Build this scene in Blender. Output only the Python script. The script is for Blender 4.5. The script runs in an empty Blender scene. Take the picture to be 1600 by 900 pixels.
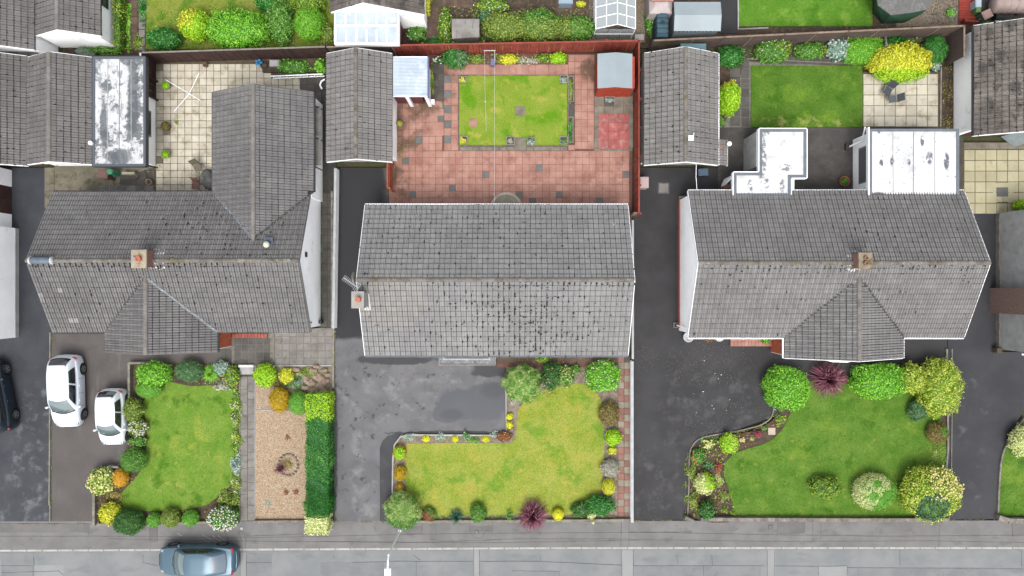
import bpy, math, random
import numpy as np
from mathutils import Vector, Matrix
from mathutils.geometry import tessellate_polygon
R = math.radians
rng = random.Random(7)
nr = np.random.default_rng(11)
scn = bpy.context.scene
# ------------------------------------------------------------------ camera, sky, sun, exposure
H = 42.0                       # drone height above the gardens (m)
F = 24.0 / 36.0 * 1600.0       # focal length in photo pixels
cam_d = bpy.data.cameras.new('camera')
cam_d.lens = 24.0; cam_d.sensor_width = 36.0; cam_d.clip_start = 0.1; cam_d.clip_end = 2000.0
cam = bpy.data.objects.new('camera', cam_d); scn.collection.objects.link(cam)
cam.location = (0, 0, H); scn.camera = cam
world = bpy.data.worlds.new('World'); scn.world = world; world.use_nodes = True
wn = world.node_tree
for n in list(wn.nodes): wn.nodes.remove(n)
w_out = wn.nodes.new('ShaderNodeOutputWorld'); w_bg = wn.nodes.new('ShaderNodeBackground')
sky = wn.nodes.new('ShaderNodeTexSky'); sky.sky_type = 'NISHITA'; sky.sun_disc = False
SUN_EL, SUN_AZ = R(62), R(182)          # azimuth clockwise from +Y (photo top); light comes from the street side
sky.sun_elevation = SUN_EL; sky.sun_rotation = SUN_AZ
sky.air_density = 1.0; sky.dust_density = 4.0; sky.ozone_density = 1.0
hsv = wn.nodes.new('ShaderNodeHueSaturation'); hsv.inputs['Saturation'].default_value = 0.25
w_bg.inputs['Strength'].default_value = 0.15
wn.links.new(sky.outputs[0], hsv.inputs['Color']); wn.links.new(hsv.outputs[0], w_bg.inputs[0]); wn.links.new(w_bg.outputs[0], w_out.inputs[0])
sun_d = bpy.data.lights.new('sun', 'SUN'); sun_d.energy = 0.95; sun_d.angle = R(30); sun_d.color = (1.0, 0.965, 0.92)
sun = bpy.data.objects.new('sun', sun_d); scn.collection.objects.link(sun)
sdir = Vector((math.sin(SUN_AZ) * math.cos(SUN_EL), math.cos(SUN_AZ) * math.cos(SUN_EL), math.sin(SUN_EL)))
sun.rotation_euler = sdir.to_track_quat('Z', 'Y').to_euler()
scn.view_settings.view_transform = 'Standard'; scn.view_settings.look = 'None'
scn.view_settings.exposure = 1.28; scn.view_settings.gamma = 1.0

# ------------------------------------------------------------------ helpers
K = 0.42
def C(r, g, b, k=None):
    k = K if k is None else k
    f = lambda c: ((c / 255.0) / 12.92 if c / 255.0 <= 0.04045 else ((c / 255.0 + 0.055) / 1.055) ** 2.4) * k
    return (f(r), f(g), f(b), 1.0)
def W(u, v, h=0.0):            # a place on the map seen by the drone -> metres
    k = (H - h) / F
    return ((u - 800) * k, (450 - v) * k, h)
PX = H / F
def link(o, parent=None):
    scn.collection.objects.link(o)
    if parent is not None: o.parent = parent
    return o
ORG = {}
def org(o): return ORG.get(o.name, Vector((0, 0, 0)))
def tag(o, label=None, cat=None, group=None, kind=None):
    if label: o['label'] = label
    if cat: o['category'] = cat
    if group: o['group'] = group
    if kind: o['kind'] = kind
    return o
def thing(name, label, cat, loc, group=None):
    o = bpy.data.objects.new(name, None); o.location = loc; o.empty_display_size = 0.2
    link(o); ORG[o.name] = Vector(loc)
    return tag(o, label, cat, group)
def finish(me, name, parent, loc, mats, kind=None, smooth=False):
    for m in (mats if isinstance(mats, (list, tuple)) else [mats]): me.materials.append(m)
    if smooth: me.shade_smooth()
    o = bpy.data.objects.new(name, me); link(o, parent)
    if parent is None: o.location = loc
    ORG[o.name] = (org(parent) if parent is not None else Vector(loc)).copy()
    if kind: o['kind'] = kind
    return o
def npmesh(name, V, Fs, rnd=None, mats=None, parent=None, loc=(0, 0, 0), kind=None, smooth=False, mi=None):
    V = np.asarray(V, dtype=np.float32).reshape(-1, 3); Fs = np.asarray(Fs, dtype=np.int32)
    base = org(parent) if parent is not None else Vector(loc)
    V = V - np.array(base, dtype=np.float32)
    me = bpy.data.meshes.new(name); n, k = Fs.shape
    me.vertices.add(len(V)); me.vertices.foreach_set('co', V.ravel())
    me.loops.add(n * k); me.loops.foreach_set('vertex_index', Fs.ravel())
    me.polygons.add(n); me.polygons.foreach_set('loop_start', np.arange(0, n * k, k, dtype=np.int32))
    me.update(calc_edges=True)
    if not smooth: me.shade_flat()
    if mi is not None: me.polygons.foreach_set('material_index', np.asarray(mi, dtype=np.int32))
    if rnd is not None:
        a = me.attributes.new('rnd', 'FLOAT', 'FACE'); a.data.foreach_set('value', np.asarray(rnd, dtype=np.float32))
    return finish(me, name, parent, loc, mats, kind, smooth)
class MB:
    def __init__(s): s.v = []; s.f = []; s.m = []; s.r = []
    def add(s, vs, fs, mi=0, r=None):
        b = len(s.v); s.v += [tuple(p) for p in vs]
        r = rng.random() if r is None else r
        for f in fs: s.f.append(tuple(b + i for i in f)); s.m.append(mi); s.r.append(r)
        return s
    def box(s, x0, y0, z0, x1, y1, z1, mi=0, r=None):
        x0, x1 = min(x0, x1), max(x0, x1); y0, y1 = min(y0, y1), max(y0, y1)
        return s.add([(x0, y0, z0), (x1, y0, z0), (x1, y1, z0), (x0, y1, z0), (x0, y0, z1), (x1, y0, z1), (x1, y1, z1), (x0, y1, z1)],
                     [(3, 2, 1, 0), (4, 5, 6, 7), (0, 1, 5, 4), (1, 2, 6, 5), (2, 3, 7, 6), (3, 0, 4, 7)], mi, r)
    def cbox(s, x0, y0, z0, x1, y1, z1, c=0.02, mi=0, r=None):      # box with a chamfered top edge
        x0, x1 = min(x0, x1), max(x0, x1); y0, y1 = min(y0, y1), max(y0, y1)
        vs = [(x0, y0, z0), (x1, y0, z0), (x1, y1, z0), (x0, y1, z0), (x0, y0, z1 - c), (x1, y0, z1 - c), (x1, y1, z1 - c), (x0, y1, z1 - c),
              (x0 + c, y0 + c, z1), (x1 - c, y0 + c, z1), (x1 - c, y1 - c, z1), (x0 + c, y1 - c, z1)]
        fs = [(0, 1, 5, 4), (1, 2, 6, 5), (2, 3, 7, 6), (3, 0, 4, 7), (4, 5, 9, 8), (5, 6, 10, 9), (6, 7, 11, 10), (7, 4, 8, 11), (8, 9, 10, 11), (3, 2, 1, 0)]
        return s.add(vs, fs, mi, r)
    def obox(s, cx, cy, z0, z1, lx, ly, ang, mi=0, r=None):
        ca, sa = math.cos(ang), math.sin(ang); P = []
        for z in (z0, z1):
            for a, b in ((-1, -1), (1, -1), (1, 1), (-1, 1)):
                x, y = a * lx / 2, b * ly / 2; P.append((cx + x * ca - y * sa, cy + x * sa + y * ca, z))
        return s.add(P, [(3, 2, 1, 0), (4, 5, 6, 7), (0, 1, 5, 4), (1, 2, 6, 5), (2, 3, 7, 6), (3, 0, 4, 7)], mi, r)
    def prism(s, pts, z0, z1, mi=0, r=None):
        area = sum(pts[i - 1][0] * pts[i][1] - pts[i][0] * pts[i - 1][1] for i in range(len(pts)))
        if area < 0: pts = pts[::-1]
        n = len(pts); vs = [(p[0], p[1], z0) for p in pts] + [(p[0], p[1], z1) for p in pts]
        fs = [tuple(range(n, 2 * n))] + [(i, (i + 1) % n, n + (i + 1) % n, n + i) for i in range(n)]
        return s.add(vs, fs, mi, r)
    def tube(s, path, rad, n=8, mi=0, r=None, cap=True):
        path = [Vector(p) for p in path]; rr = rad if isinstance(rad, (list, tuple)) else [rad] * len(path); vs = []
        for i, p in enumerate(path):
            d = (path[min(i + 1, len(path) - 1)] - path[max(i - 1, 0)]).normalized()
            up = Vector((0, 0, 1)) if abs(d.z) < 0.9 else Vector((1, 0, 0))
            a = d.cross(up).normalized(); b = a.cross(d)
            for k in range(n): t = 2 * math.pi * k / n; vs.append(p + (a * math.cos(t) + b * math.sin(t)) * rr[i])
        fs = [(i * n + k, i * n + (k + 1) % n, (i + 1) * n + (k + 1) % n, (i + 1) * n + k) for i in range(len(path) - 1) for k in range(n)]
        if cap: fs += [tuple(range(n))[::-1], tuple(range((len(path) - 1) * n, len(path) * n))]
        return s.add(vs, fs, mi, r)
    def lathe(s, cx, cy, prof, n=20, mi=0, r=None, sx=1, sy=1):
        vs = [(cx + q * sx * math.cos(2 * math.pi * k / n), cy + q * sy * math.sin(2 * math.pi * k / n), z) for q, z in prof for k in range(n)]
        fs = [(i * n + k, i * n + (k + 1) % n, (i + 1) * n + (k + 1) % n, (i + 1) * n + k) for i in range(len(prof) - 1) for k in range(n)]
        fs += [tuple(range((len(prof) - 1) * n, len(prof) * n))]
        return s.add(vs, fs, mi, r)
    def rock(s, cx, cy, cz, rx, ry, rz, mi=0, seed=None, n=9, m=5):
        q = random.Random(seed if seed is not None else rng.random()); vs = []; ph = [q.uniform(0, 6.3) for _ in range(6)]
        for i in range(m + 1):
            t = math.pi * i / m
            for k in range(n):
                a = 2 * math.pi * k / n
                d = 1 + .16 * math.sin(2 * a + ph[0] + t) + .12 * math.sin(3 * a + ph[1]) * math.sin(t * 2 + ph[2]) + q.uniform(-.07, .07)
                vs.append((cx + rx * d * math.sin(t) * math.cos(a), cy + ry * d * math.sin(t) * math.sin(a), cz + rz * d * math.cos(t)))
        fs = [(i * n + k, (i + 1) * n + k, (i + 1) * n + (k + 1) % n, i * n + (k + 1) % n) for i in range(m) for k in range(n)]
        return s.add(vs, fs, mi)
    def build(s, name, mats, parent=None, loc=None, kind=None, smooth=False, base=None):
        if parent is not None: o0 = org(parent)
        elif loc is not None: o0 = Vector(loc)
        else:
            a = np.array(s.v); o0 = Vector(((a[:, 0].min() + a[:, 0].max()) / 2, (a[:, 1].min() + a[:, 1].max()) / 2, a[:, 2].min()))
        me = bpy.data.meshes.new(name)
        me.from_pydata([(p[0] - o0.x, p[1] - o0.y, p[2] - o0.z) for p in s.v], [], s.f)
        me.polygons.foreach_set('material_index', s.m)
        a = me.attributes.new('rnd', 'FLOAT', 'FACE'); a.data.foreach_set('value', s.r)
        me.update()
        return finish(me, name, parent, o0, mats, kind, smooth)
def smoothpoly(pts, n=4):
    out = []; m = len(pts)
    for i in range(m):
        p0, p1, p2, p3 = [np.array(pts[(i + k) % m], float) for k in (-1, 0, 1, 2)]
        for j in range(n):
            t = j / n
            out.append(tuple(0.5 * ((2 * p1) + (-p0 + p2) * t + (2 * p0 - 5 * p1 + 4 * p2 - p3) * t * t + (-p0 + 3 * p1 - 3 * p2 + p3) * t ** 3)))
    return out
def smoothline(pts, n=5):
    out = []; P = [np.array(p, float) for p in pts]; m = len(P)
    for i in range(m - 1):
        p0, p1, p2, p3 = P[max(i - 1, 0)], P[i], P[i + 1], P[min(i + 2, m - 1)]
        for j in range(n):
            t = j / n
            out.append(tuple(0.5 * ((2 * p1) + (-p0 + p2) * t + (2 * p0 - 5 * p1 + 4 * p2 - p3) * t * t + (-p0 + 3 * p1 - 3 * p2 + p3) * t ** 3)))
    return out + [tuple(P[-1])]
def wob(pts, amp, step=12):                 # a crisp outline turned slightly uneven (px)
    out = []; m = len(pts)
    for i in range(m):
        a, b = pts[i], pts[(i + 1) % m]; L = math.hypot(b[0] - a[0], b[1] - a[1]); k = max(1, int(L / step))
        for j in range(k):
            t = j / k; out.append((a[0] + (b[0] - a[0]) * t + rng.uniform(-amp, amp), a[1] + (b[1] - a[1]) * t + rng.uniform(-amp, amp)))
    return out
def wp(pts, h=0.0): return [W(u, v, h)[:2] for u, v in pts]
def rect(u0, v0, u1, v1): return [(u0, v0), (u1, v0), (u1, v1), (u0, v1)]
def ground_piece(name, pts, z, mat, label=None, cat=None, kind='structure', group=None, thick=0.25, parent=None):
    o = MB().prism(wp(pts), z - thick, z).build(name, mat, parent=parent)
    return tag(o, label, cat, group, kind)
def ribbon(mb, pts, w, z0, z1, closed=False, mi=0, seg=None):
    P = [Vector(W(u, v)[:2]) for u, v in pts]; n = len(P); A = []; B = []
    for i in range(n):
        a = P[i - 1] if (i > 0 or closed) else P[i]; b = P[(i + 1) % n] if (i < n - 1 or closed) else P[i]
        d = (b - a).normalized(); q = Vector((-d.y, d.x)) * w / 2; A.append(P[i] + q); B.append(P[i] - q)
    for i in range(n if closed else n - 1):
        j = (i + 1) % n
        quad = [A[i], B[i], B[j], A[j]]
        mb.add([(p.x, p.y, z0) for p in quad] + [(p.x, p.y, z1) for p in quad], [(4, 5, 6, 7), (0, 1, 5, 4), (1, 2, 6, 5), (2, 3, 7, 6), (3, 0, 4, 7)], mi)
    return mb

# ------------------------------------------------------------------ materials
def newmat(name):
    m = bpy.data.materials.new(name); m.use_nodes = True; nt = m.node_tree
    for n in list(nt.nodes): nt.nodes.remove(n)
    out = nt.nodes.new('ShaderNodeOutputMaterial'); p = nt.nodes.new('ShaderNodeBsdfPrincipled')
    nt.links.new(p.outputs[0], out.inputs[0]); return m, nt, p
def nd(nt, t, **kw):
    n = nt.nodes.new(t)
    for k, v in kw.items():
        if k.startswith('i_'): n.inputs[int(k[2:])].default_value = v
        else: setattr(n, k, v)
    return n
def math_n(nt, op, a, b=None, clamp=False):
    n = nt.nodes.new('ShaderNodeMath'); n.operation = op; n.use_clamp = clamp
    for i, x in enumerate((a, b)):
        if x is None: continue
        if isinstance(x, (int, float)): n.inputs[i].default_value = x
        else: nt.links.new(x, n.inputs[i])
    return n.outputs[0]
def mixc(nt, fac, a, b, mode='MIX'):
    n = nt.nodes.new('ShaderNodeMix'); n.data_type = 'RGBA'; n.blend_type = mode
    for i, x in ((0, fac), (6, a), (7, b)):
        if isinstance(x, (int, float, tuple)): n.inputs[i].default_value = x
        else: nt.links.new(x, n.inputs[i])
    return n.outputs[2]
def noise(nt, pos, sc, det=5, rough=.55, st=None, off=0.0):
    m = nd(nt, 'ShaderNodeMapping'); nt.links.new(pos, m.inputs[0])
    if st: m.inputs[3].default_value = st
    m.inputs[1].default_value = (off, off * .7, 0)
    n = nd(nt, 'ShaderNodeTexNoise'); n.inputs['Scale'].default_value = sc; n.inputs['Detail'].default_value = det; n.inputs['Roughness'].default_value = rough
    nt.links.new(m.outputs[0], n.inputs['Vector']); return n.outputs[0]
def mrange(nt, x, lo, hi, a=0.0, b=1.0):
    n = nd(nt, 'ShaderNodeMapRange'); n.interpolation_type = 'SMOOTHSTEP'; nt.links.new(x, n.inputs[0])
    for i, v in ((1, lo), (2, hi), (3, a), (4, b)): n.inputs[i].default_value = v
    return n.outputs[0]
def piece_rnd(nt):
    oi = nd(nt, 'ShaderNodeObjectInfo'); at = nd(nt, 'ShaderNodeAttribute'); at.attribute_name = 'rnd'
    return math_n(nt, 'FRACT', math_n(nt, 'ADD', oi.outputs['Random'], at.outputs['Fac']))
_off = [0]
def layered(name, c1, c2=None, sc=2.0, layers=(), rough=.85, bump=0.0, bsc=40, piece=0.0, spec=.25, metal=0.0, grain=.12, gsc=60, coat=0.0, wetrough=None):
    m, nt, p = newmat(name); geo = nd(nt, 'ShaderNodeNewGeometry'); pos = geo.outputs['Position']
    _off[0] += 13.7; o0 = _off[0]; wet = None
    col = c1
    if c2: col = mixc(nt, mrange(nt, noise(nt, pos, sc, 5, .6, off=o0), .32, .68), c1, c2)
    for i, L in enumerate(layers):
        mask = None
        if 'n' in L:
            s_, lo, hi = L['n']; mask = mrange(nt, noise(nt, pos, s_, L.get('d', 5), L.get('r', .6), L.get('st'), o0 + 5.1 * (i + 1)), lo, hi)
        if 'e' in L:
            warp = math_n(nt, 'MULTIPLY', math_n(nt, 'SUBTRACT', noise(nt, pos, L.get('ws', 1.2), 5, .6, off=o0 + 2.2 * i), .5), L.get('wa', 1.6)); tot = None
            for (u, v, ru, rv) in L['e']:
                x, y, _ = W(u, v, L.get('h', 0)); mp = nd(nt, 'ShaderNodeMapping', vector_type='POINT'); nt.links.new(pos, mp.inputs[0])
                kk = (H - L.get('h', 0)) / F; sx, sy = 1 / (ru * kk), 1 / (rv * kk); mp.inputs[3].default_value = (sx, sy, 0); mp.inputs[1].default_value = (-x * sx, -y * sy, 0)
                ln = nd(nt, 'ShaderNodeVectorMath', operation='LENGTH'); nt.links.new(mp.outputs[0], ln.inputs[0])
                d = math_n(nt, 'ADD', ln.outputs['Value'], warp); k = mrange(nt, d, 1.0 - L.get('es', .25), 1.0 + L.get('es', .25), 1.0, 0.0)
                tot = k if tot is None else math_n(nt, 'MAXIMUM', tot, k)
            mask = tot if mask is None else math_n(nt, 'MULTIPLY', mask, tot)
        if L.get('piece'): mask2 = mrange(nt, piece_rnd(nt), *L['piece']); mask = mask2 if mask is None else math_n(nt, 'MULTIPLY', mask, mask2)
        mask = math_n(nt, 'MULTIPLY', mask, L.get('f', 1.0)); col = mixc(nt, mask, col, L['c'])
        if L.get('wet'): wet = mask if wet is None else math_n(nt, 'MAXIMUM', wet, mask)
    g = noise(nt, pos, gsc, 3, .6, off=o0 + 1.3); val = mrange(nt, g, .25, .75, 1 - grain, 1 + grain)
    if piece: val = math_n(nt, 'MULTIPLY', val, mrange(nt, piece_rnd(nt), 0, 1, 1 - piece, 1 + piece))
    hs = nd(nt, 'ShaderNodeHueSaturation'); nt.links.new(val, hs.inputs['Value'])
    if isinstance(col, tuple): hs.inputs['Color'].default_value = col
    else: nt.links.new(col, hs.inputs['Color'])
    nt.links.new(hs.outputs[0], p.inputs['Base Color'])
    p.inputs['Roughness'].default_value = rough; p.inputs['Specular IOR Level'].default_value = spec; p.inputs['Metallic'].default_value = metal
    if coat: p.inputs['Coat Weight'].default_value = coat; p.inputs['Coat Roughness'].default_value = .05
    if wet is not None: nt.links.new(mrange(nt, wet, 0, 1, rough, wetrough or .3), p.inputs['Roughness'])
    if bump:
        b = nd(nt, 'ShaderNodeBump'); b.inputs['Strength'].default_value = bump; b.inputs['Distance'].default_value = .02
        nt.links.new(noise(nt, pos, bsc, 4, .6, off=o0), b.inputs['Height']); nt.links.new(b.outputs[0], p.inputs['Normal'])
    return m
def leafmat(name, *cols, rough=.6, trans=.12):
    m, nt, p = newmat(name); at = nd(nt, 'ShaderNodeAttribute'); at.attribute_name = 'rnd'
    cr = nd(nt, 'ShaderNodeValToRGB'); e = cr.color_ramp.elements; n = len(cols)
    e[0].position = 0.0; e[0].color = cols[0]; e[1].position = 1.0; e[1].color = cols[-1]
    for i, c in enumerate(cols[1:-1]): q = e.new((i + 1) / (n - 1)); q.color = c
    nt.links.new(at.outputs['Fac'], cr.inputs[0]); nt.links.new(cr.outputs[0], p.inputs['Base Color'])
    p.inputs['Roughness'].default_value = rough; p.inputs['Specular IOR Level'].default_value = .25
    return m
def plain(name, c, rough=.5, spec=.4, metal=0.0, coat=0.0, alpha=None):
    m, nt, p = newmat(name); p.inputs['Base Color'].default_value = c; p.inputs['Roughness'].default_value = rough
    p.inputs['Specular IOR Level'].default_value = spec; p.inputs['Metallic'].default_value = metal
    if coat: p.inputs['Coat Weight'].default_value = coat; p.inputs['Coat Roughness'].default_value = .04
    if alpha is not None: p.inputs['Alpha'].default_value = alpha
    return m
# ------------------------------------------------------------------ ground, road, pavement, driveways, lawns, patios
M = {}
M['soil'] = layered('soil', C(104, 88, 72), C(76, 64, 52), 3, [dict(c=C(150, 135, 112), n=(6, .55, .7), f=.6)], bump=.8, bsc=25, grain=.3)
M['soil_pale'] = layered('soil_pale', C(172, 158, 142), C(138, 124, 108), 4, [dict(c=C(105, 92, 76), n=(7, .55, .68), f=.7), dict(c=C(110, 128, 62), n=(3, .58, .7), f=.4)], bump=.8, bsc=25, grain=.28)
M['scrub'] = layered('scrub', C(74, 92, 44), C(92, 84, 58), 1.2, [dict(c=C(52, 62, 34), n=(5, .5, .65), f=.7)], bump=.6, bsc=20, grain=.35)
M['road'] = layered('road_asphalt', C(143, 147, 148), C(159, 161, 161), .5, [dict(c=C(134, 137, 140), n=(1.4, .55, .7), f=.6, st=(.4, 1, 1)), dict(c=C(182, 182, 178), n=(9, .66, .74), f=.5)], bump=.15, bsc=120, grain=.07)
M['road_patch'] = layered('patched_asphalt', C(138, 142, 144), C(154, 155, 155), .8, [dict(c=C(128, 131, 134), n=(2, .58, .7), f=.6)], bump=.15, bsc=120, grain=.08)
M['road_patch_pale'] = layered('pale_patched_asphalt', C(164, 166, 166), C(174, 175, 174), .8, bump=.15, bsc=120, grain=.07)
M['tar'] = layered('tar_joint', C(96, 97, 98), C(122, 122, 122), 2, grain=.2)
M['pavement'] = layered('pavement_asphalt', C(132, 130, 129), C(148, 146, 145), .7, [dict(c=C(118, 114, 114), n=(1.6, .55, .7), f=.7, st=(.5, 1, 1)), dict(c=C(176, 174, 168), n=(10, .66, .74), f=.5)], bump=.15, bsc=120, grain=.08)
M['pavement_patch'] = layered('patched_pavement', C(124, 121, 121), C(138, 135, 134), 1.0, bump=.15, bsc=120, grain=.1)
M['kerb'] = layered('kerb_concrete', C(208, 207, 202), C(186, 184, 178), 2, [dict(c=C(150, 148, 140), n=(5, .6, .7), f=.6)], piece=.07, grain=.08)
M['edging'] = layered('edging_concrete', C(168, 162, 150), C(140, 134, 124), 2, [dict(c=C(108, 112, 84), n=(4, .56, .7), f=.5)], piece=.1, grain=.12, bump=.2)
M['wallstone'] = layered('boundary_stone', C(166, 158, 148), C(134, 126, 116), 3, [dict(c=C(96, 96, 78), n=(4, .56, .7), f=.6)], piece=.14, grain=.18, bump=.4)
M['drive_blue'] = layered('dark_blue_asphalt', C(58, 62, 70), C(72, 76, 82), .6, [
    dict(c=C(140, 143, 146), n=(1.3, .48, .70), e=[(45, 740, 38, 80), (60, 640, 26, 40), (30, 790, 60, 30)], wa=1.2, f=.6), dict(c=C(100, 104, 110), n=(5, .6, .68), f=.4)], rough=.6, bump=.15, bsc=100, grain=.1)
M['drive_brown'] = layered('brown_asphalt', C(100, 94, 92), C(112, 106, 103), .5, [dict(c=C(84, 79, 77), n=(.9, .5, .68), e=[(120, 540, 60, 40), (170, 600, 30, 60)], f=.5), dict(c=C(132, 127, 124), n=(1.1, .55, .7), f=.5, st=(1.6, .3, 1))], rough=.75, bump=.15, bsc=100, grain=.08)
M['drive_mid'] = layered('worn_driveway_asphalt', C(112, 112, 114), C(130, 129, 131), .6, [
    dict(c=C(108, 108, 112), n=(1.3, .5, .68), d=7, f=.7),
    dict(c=C(156, 156, 157), n=(.9, .50, .66), d=7, e=[(640, 610, 110, 55), (570, 740, 24, 90), (560, 600, 40, 40)], f=.7, wa=.4),
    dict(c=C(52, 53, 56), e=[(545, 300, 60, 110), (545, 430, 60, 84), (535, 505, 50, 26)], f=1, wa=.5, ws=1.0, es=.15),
    dict(c=C(66, 67, 71), e=[(519, 700, 8, 150), (704, 677, 90, 4), (620, 562, 60, 8), (765, 575, 30, 16)], f=.9, wa=1.3, ws=1.6, es=.15),  # dark edge patches; the tall one paints the hedge's shadow into the asphalt
    dict(c=C(74, 78, 88), e=[(725, 632, 42, 24), (760, 625, 40, 28), (700, 645, 22, 16)], f=.92, wa=.9, ws=.7, es=.1, wet=1),
    dict(c=C(58, 61, 68), e=[(705, 648, 18, 8), (770, 610, 18, 12)], f=.7, wa=.8, ws=.8, es=.4),
    dict(c=C(68, 68, 72), n=(1.6, .592, .615), d=8, r=.66, e=[(560, 660, 50, 130), (620, 620, 60, 50), (650, 590, 40, 34)], f=.8, wa=.8, es=.3)], rough=.7, wetrough=.4, bump=.12, bsc=100, grain=.07)
M['drive_new'] = layered('newer_asphalt_strip', C(66, 67, 71), C(78, 79, 83), .8, [dict(c=C(96, 96, 100), n=(1.2, .52, .7), f=.5)], rough=.7, bump=.12, bsc=100, grain=.08)
M['drive_black'] = layered('black_asphalt', C(54, 53, 55), C(68, 67, 69), .5, [
    dict(c=C(98, 97, 99), n=(1.2, .48, .70), e=[(1120, 640, 90, 60), (1030, 760, 40, 80)], f=.75), dict(c=C(60, 60, 64), n=(.9, .5, .66), e=[(1160, 650, 50, 30)], f=.6), dict(c=C(164, 162, 150), n=(15, .655, .68), d=2, e=[(1110, 570, 70, 40), (1010, 560, 20, 20), (1140, 660, 70, 40), (1030, 770, 8, 50)], f=.9, wa=1.0)], rough=.7, bump=.2, bsc=100, grain=.12)
M['drive_right'] = layered('far_driveway_asphalt', C(60, 61, 66), C(74, 74, 78), .4, [dict(c=C(112, 112, 116), n=(1.1, .55, .72), e=[(1515, 640, 30, 60), (1530, 740, 20, 70)], f=.6)], rough=.7, bump=.15, bsc=100, grain=.07)
M['concrete'] = layered('weathered_concrete', C(150, 143, 124), C(122, 116, 98), 1.2, [dict(c=C(92, 90, 70), n=(2.4, .5, .66), f=.75)], bump=.3, bsc=50, grain=.12)
M['concrete_dark'] = layered('damp_concrete', C(98, 94, 90), C(82, 79, 77), 1.2, [dict(c=C(124, 119, 108), n=(3, .56, .7), f=.5), dict(c=C(66, 63, 61), n=(1.5, .56, .7), f=.6)], bump=.3, bsc=50, grain=.14)
M['joint_dark'] = layered('patio_bedding', C(112, 100, 78), C(90, 82, 66), 4, grain=.3)
M['joint_red'] = layered('red_patio_bedding', C(134, 96, 86), C(112, 82, 72), 4, grain=.3)
M['joint_pale'] = layered('pale_bedding', C(150, 146, 136), C(120, 116, 104), 4, grain=.3)
M['joint_black'] = layered('dark_bedding', C(70, 68, 64), C(86, 84, 78), 4, grain=.3)
M['slab_cream'] = layered('cream_slab', C(240, 232, 212), C(226, 218, 196), 1.6, [dict(c=C(176, 164, 134), n=(1.4, .50, .66), f=.65), dict(c=C(238, 232, 216), n=(3, .58, .7), f=.5), dict(c=C(120, 116, 88), n=(5, .64, .72), f=.5)], piece=.09, grain=.08, bump=.2)
M['slab_yellow'] = layered('pale_yellow_slab', C(212, 205, 170), C(200, 192, 156), 1.2, [dict(c=C(160, 152, 104), n=(2, .58, .7), f=.5)], piece=.06, grain=.06, bump=.15)
M['slab_pink'] = layered('terracotta_slab', C(206, 160, 144), C(190, 138, 122), 1.3, [dict(c=C(160, 110, 98), n=(1.0, .52, .68), f=.6), dict(c=C(112, 92, 72), n=(.9, .40, .6), e=[(640, 190, 26, 46), (655, 170, 30, 16), (690, 120, 22, 40), (625, 270, 16, 40), (930, 110, 26, 24)], f=.85), dict(c=C(228, 192, 180), n=(6, .6, .7), f=.5)], piece=.06, grain=.09, bump=.2)
M['slab_grey'] = layered('grey_slab', C(134, 134, 132), C(120, 120, 118), 2, [dict(c=C(146, 150, 140), n=(5, .6, .7), f=.4)], piece=.1, grain=.1, bump=.2)
M['slab_path'] = layered('grey_path_slab', C(158, 152, 146), C(138, 133, 128), 1.6, [dict(c=C(106, 102, 96), n=(2.2, .54, .7), f=.7)], piece=.09, grain=.1, bump=.2)
M['slab_dark'] = layered('dark_damp_slab', C(112, 108, 102), C(94, 91, 87), 1.5, [dict(c=C(76, 73, 70), n=(2, .55, .7), f=.7)], piece=.1, grain=.1, bump=.2)
M['slab_red'] = layered('bright_red_slab', C(200, 114, 110), C(184, 100, 98), 2, [dict(c=C(206, 160, 150), n=(3, .48, .66), f=.7), dict(c=C(150, 126, 112), n=(2, .56, .66), f=.7)], piece=.1, grain=.12, bump=.2)
M['slab_brown'] = layered('brown_brick_paver', C(128, 104, 92), C(108, 88, 78), 2, [dict(c=C(92, 96, 62), n=(2, .56, .7), f=.6)], piece=.14, grain=.15, bump=.3)
M['slab_stone'] = layered('mossy_grey_slab', C(158, 150, 136), C(136, 128, 114), 2, [dict(c=C(112, 104, 86), n=(3, .54, .7), f=.6)], piece=.1, grain=.13, bump=.3)
M['gravel'] = layered('beige_gravel_bed', C(218, 192, 158), C(198, 170, 134), 3, [dict(c=C(160, 128, 96), n=(8, .55, .7), f=.6)], bump=1.0, bsc=30, grain=.25, gsc=30)
M['gravel_grey'] = layered('grey_gravel', C(166, 152, 132), C(120, 108, 92), 9, bump=1, bsc=30, grain=.3, gsc=30)
def lawnmat(name, a, b, lay): return layered(name, a, b, .8, lay, rough=.95, bump=.6, bsc=45, grain=.26, gsc=17, spec=.1)
Y1 = C(186, 186, 74); Y2 = C(206, 192, 96)
M['lawn_left'] = lawnmat('lawn_left', C(118, 160, 56), C(140, 172, 72), [dict(c=C(168, 182, 78), n=(.7, .5, .66), e=[(290, 720, 60, 60)], f=.75), dict(c=C(70, 124, 20), n=(.8, .54, .68), f=.7), dict(c=C(196, 188, 104), n=(2.2, .58, .7), e=[(290, 730, 60, 50)], f=.6)])
M['lawn_front'] = lawnmat('lawn_front', C(160, 178, 66), C(178, 188, 90), [dict(c=C(116, 166, 50), n=(.55, .5, .62), f=.75), dict(c=C(196, 188, 84), n=(1.0, .48, .66), d=8, f=.65), dict(c=C(104, 152, 36), n=(3, .56, .72), f=.35)])
M['lawn_right'] = lawnmat('lawn_right', C(94, 138, 46), C(118, 154, 62), [dict(c=C(134, 164, 62), n=(.7, .52, .68), f=.7), dict(c=C(60, 112, 24), n=(.8, .54, .68), f=.6), dict(c=C(176, 172, 96), n=(1.8, .6, .72), f=.5)])
M['lawn_back'] = lawnmat('lawn_back', C(142, 174, 54), C(164, 184, 76), [dict(c=C(104, 166, 24), n=(.7, .5, .64), f=.8), dict(c=C(204, 194, 96), n=(1.2, .55, .68), f=.7)])
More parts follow.
